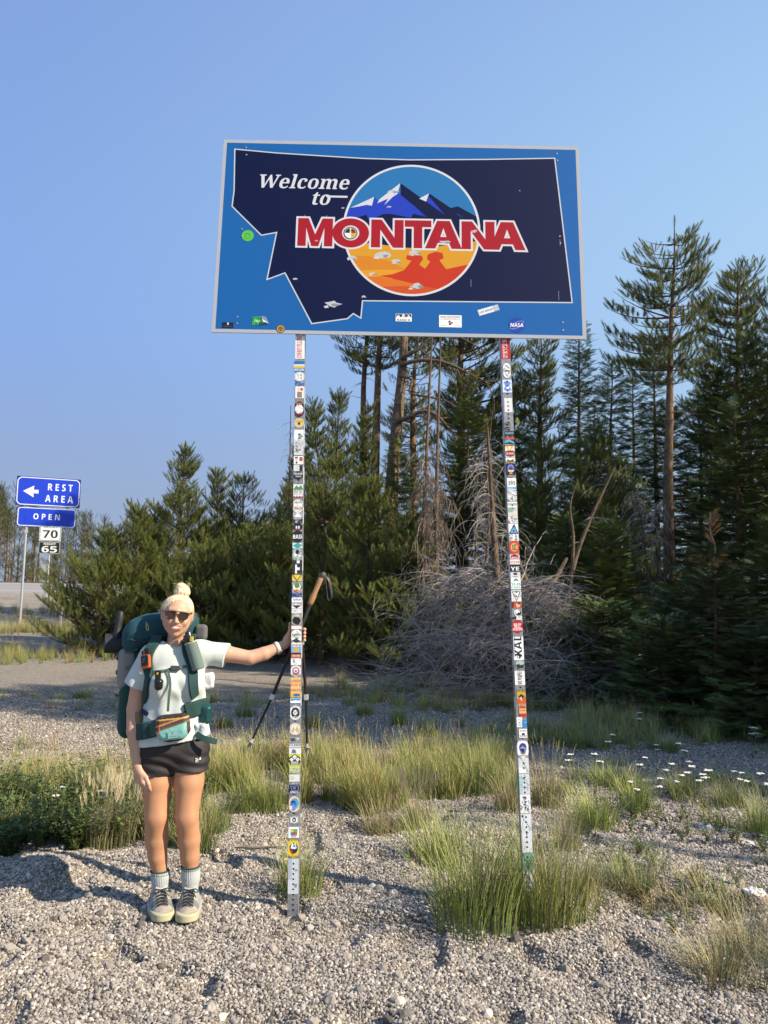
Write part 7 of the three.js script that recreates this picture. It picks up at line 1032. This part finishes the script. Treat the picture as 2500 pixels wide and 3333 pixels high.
  const lg = leafy(71), W = []; for (let k = 0; k < 420; k++) { const a = r() * 6.283, R = Math.sqrt(r()), x = -2.35 + Math.cos(a) * R * 1.05, z = -5.75 + Math.sin(a) * R * 0.72; if (fbm(x * 2.5, z * 2.5, 9, 2) > 0.42) W.push([x, z]); }
  for (let k = 0; k < 120; k++) { const x = 2.2 + 1.6 * (r() - 0.5), z = -5.2 + 2.6 * (r() - 0.5); if (fbm(x * 2.5, z * 2.5, 9, 2) > 0.55) W.push([x, z, 0.45]); }
  const wm = new THREE.InstancedMesh(lg, grassMat, W.length), m4 = new THREE.Matrix4(), q4 = new THREE.Quaternion(); W.forEach(([x, z, s = 1], n) => { q4.setFromAxisAngle(UPV, r() * 6.28); const k = s * (0.7 + 0.6 * r()); m4.compose(V(x, height(x, z), z), q4, V(k, k, k)); wm.setMatrixAt(n, m4); }); wm.name = numbered('weeds'); wm.castShadow = wm.receiveShadow = true; tag(wm, 'leafy green weeds along the edge of the gravel beside the walker', 'weeds', null, 'stuff'); scene.add(wm);
  // yarrow
  const yb = new GB(), yf = new GB(), yr = rng(12);
  for (let s = 0; s < 2; s++) { const a = s * 2.5, o = 0.05 * s; yb.tint = [0.1, 0.13, 0.04]; const top = V(Math.cos(a) * o, 0.3 - 0.06 * s, Math.sin(a) * o); yb.tube([V(0, 0, 0), top.clone().multiplyScalar(0.5), top], 0.002, 4, false); for (let k = 0; k < 16; k++) { const d = yr() * 6.283, R = 0.03 * Math.sqrt(yr()), c = top.clone().add(V(Math.cos(d) * R, 0.012 + 0.006 * yr(), Math.sin(d) * R)); yb.tube([top.clone().add(V(0, -0.02, 0)), c], 0.0009, 3, false); const n = 7, ce = yf.v(c.x, c.y + 0.004, c.z); const ring = []; for (let j = 0; j < n; j++) { const t = j / n * 6.283; ring.push(yf.v(c.x + Math.cos(t) * 0.0085, c.y, c.z + Math.sin(t) * 0.0085)); } for (let j = 0; j < n; j++) yf.tri(ce, ring[(j + 1) % n], ring[j]); } }
  for (let k = 0; k < 10; k++) { const a = yr() * 6.28, y = 0.02 + 0.15 * yr(); blade(yb, yr, 0, 0, 0.06 + y, 0.9, a, 0.003, [0.08, 0.11, 0.03], [0.12, 0.15, 0.05]); }
  const yg = yb.geo(true), yh = yf.geo(), white = std([0.72, 0.72, 0.66], 0.8, { side: THREE.DoubleSide }); let yfst;
  for (const [x, z] of [[3.99, -8.45], [4.1, -8.6], [2.79, -7.37], [2.45, -6.63], [2.43, -6.36], [2.54, -6.44], [1.94, -6.12], [2.33, -6.94], [2.30, -7.79], [2.65, -7.56], [2.56, -6.27], [2.57, -6.19], [2.96, -6.47], [2.93, -6.54], [3.09, -9.35], [2.95, -6.13], [1.66, -6.88], [1.83, -6.73], [-2.25, -5.65], [-1.91, -5.46], [2.7, -6.9], [2.2, -6.2]]) {
    let o; if (!yfst) { o = yfst = group('yarrow_plant'); mesh('stems', yg, grassMat, o); mesh('flower_heads', yh, white, o); } else { o = yfst.clone(); o.name = numbered('yarrow_plant'); scene.add(o); }
    o.position.set(x, height(x, z), z); o.rotation.y = x * 7; o.scale.setScalar(0.85 + 0.3 * yr()); o.userData = {}; tag(o, x < 0 ? 'white yarrow flower among the weeds beside the walker' : x > 3.9 ? 'white yarrow in front of the dark fir boughs' : 'white flowering yarrow on the gravel near the wood', 'flower', 'white yarrow flowers');
  }
  // litter and stones
  const pr = rng(4), pg = new THREE.IcosahedronGeometry(0.06, 3), pp = pg.attributes.position; for (let k = 0; k < pp.count; k++) { const x = pp.getX(k), y = pp.getY(k), z = pp.getZ(k), f = 0.55 + 0.9 * Math.abs(noise(x * 38 + 5, y * 38 + 9, z * 38 + 2) - 0.15); pp.setXYZ(k, x * f, y * f * 0.55, z * f * 0.8); } pg.computeVertexNormals();
  const pa = mesh('crumpled_paper', pg.toNonIndexed(), std([0.78, 0.78, 0.76], 0.85, { flatShading: true })); pa.geometry.computeVertexNormals(); pa.position.set(2.14, height(2.14, -4.57) + 0.02, -4.57); tag(pa, 'crumpled white paper lying on the gravel', 'litter');
  for (const [x, z, s, c, l] of [[0.27, -5.1, 0.03, [0.62, 0.6, 0.55], 'white stone next to the rounded grass tuft'], [-0.33, -6.42, 0.045, [0.36, 0.34, 0.31], 'squarish grey stone at the foot of the grass bed'], [2.4, -5.87, 0.06, [0.36, 0.38, 0.42], 'flat blue grey stone on the gravel'], [2.57, -5.58, 0.06, [0.4, 0.4, 0.4], 'flat pale stone near the yarrow'], [0.91, -4.08, 0.05, [0.22, 0.18, 0.14], 'brown chip of bark on the gravel']]) { const g = new THREE.IcosahedronGeometry(s, 2), p = g.attributes.position; for (let k = 0; k < p.count; k++) { const a = p.getX(k), b = p.getY(k), d = p.getZ(k), f = 0.7 + 0.6 * noise(a / s * 1.3 + x * 9, b / s * 1.3 + 4, d / s * 1.3 + 7); p.setXYZ(k, a * f, b * f * (l.includes('squar') ? 0.9 : 0.45), d * f * 0.75); } g.computeVertexNormals(); const o = mesh('stone', g, std(c, 0.9)); o.position.set(x, height(x, z) + s * 0.2, z); tag(o, l, 'stone'); }
  const tw = new GB(); tw.tube(curve([[-0.95, 0.03, -5.3], [-0.85, 0.04, -5.26], [-0.72, 0.03, -5.24], [-0.6, 0.035, -5.18]].map(([x, y, z]) => [x, height(x, z) + y * 0.6, z]), 10), [0.004, 0.006, 0.008, 0.01, 0.012, 0.011, 0.009, 0.008, 0.006, 0.005, 0.003], 6); tag(mesh('twig', tw.geo(), deadBrown), 'dark twig lying on the gravel behind the walker', 'twig');
}

renderer.render(scene, camera);
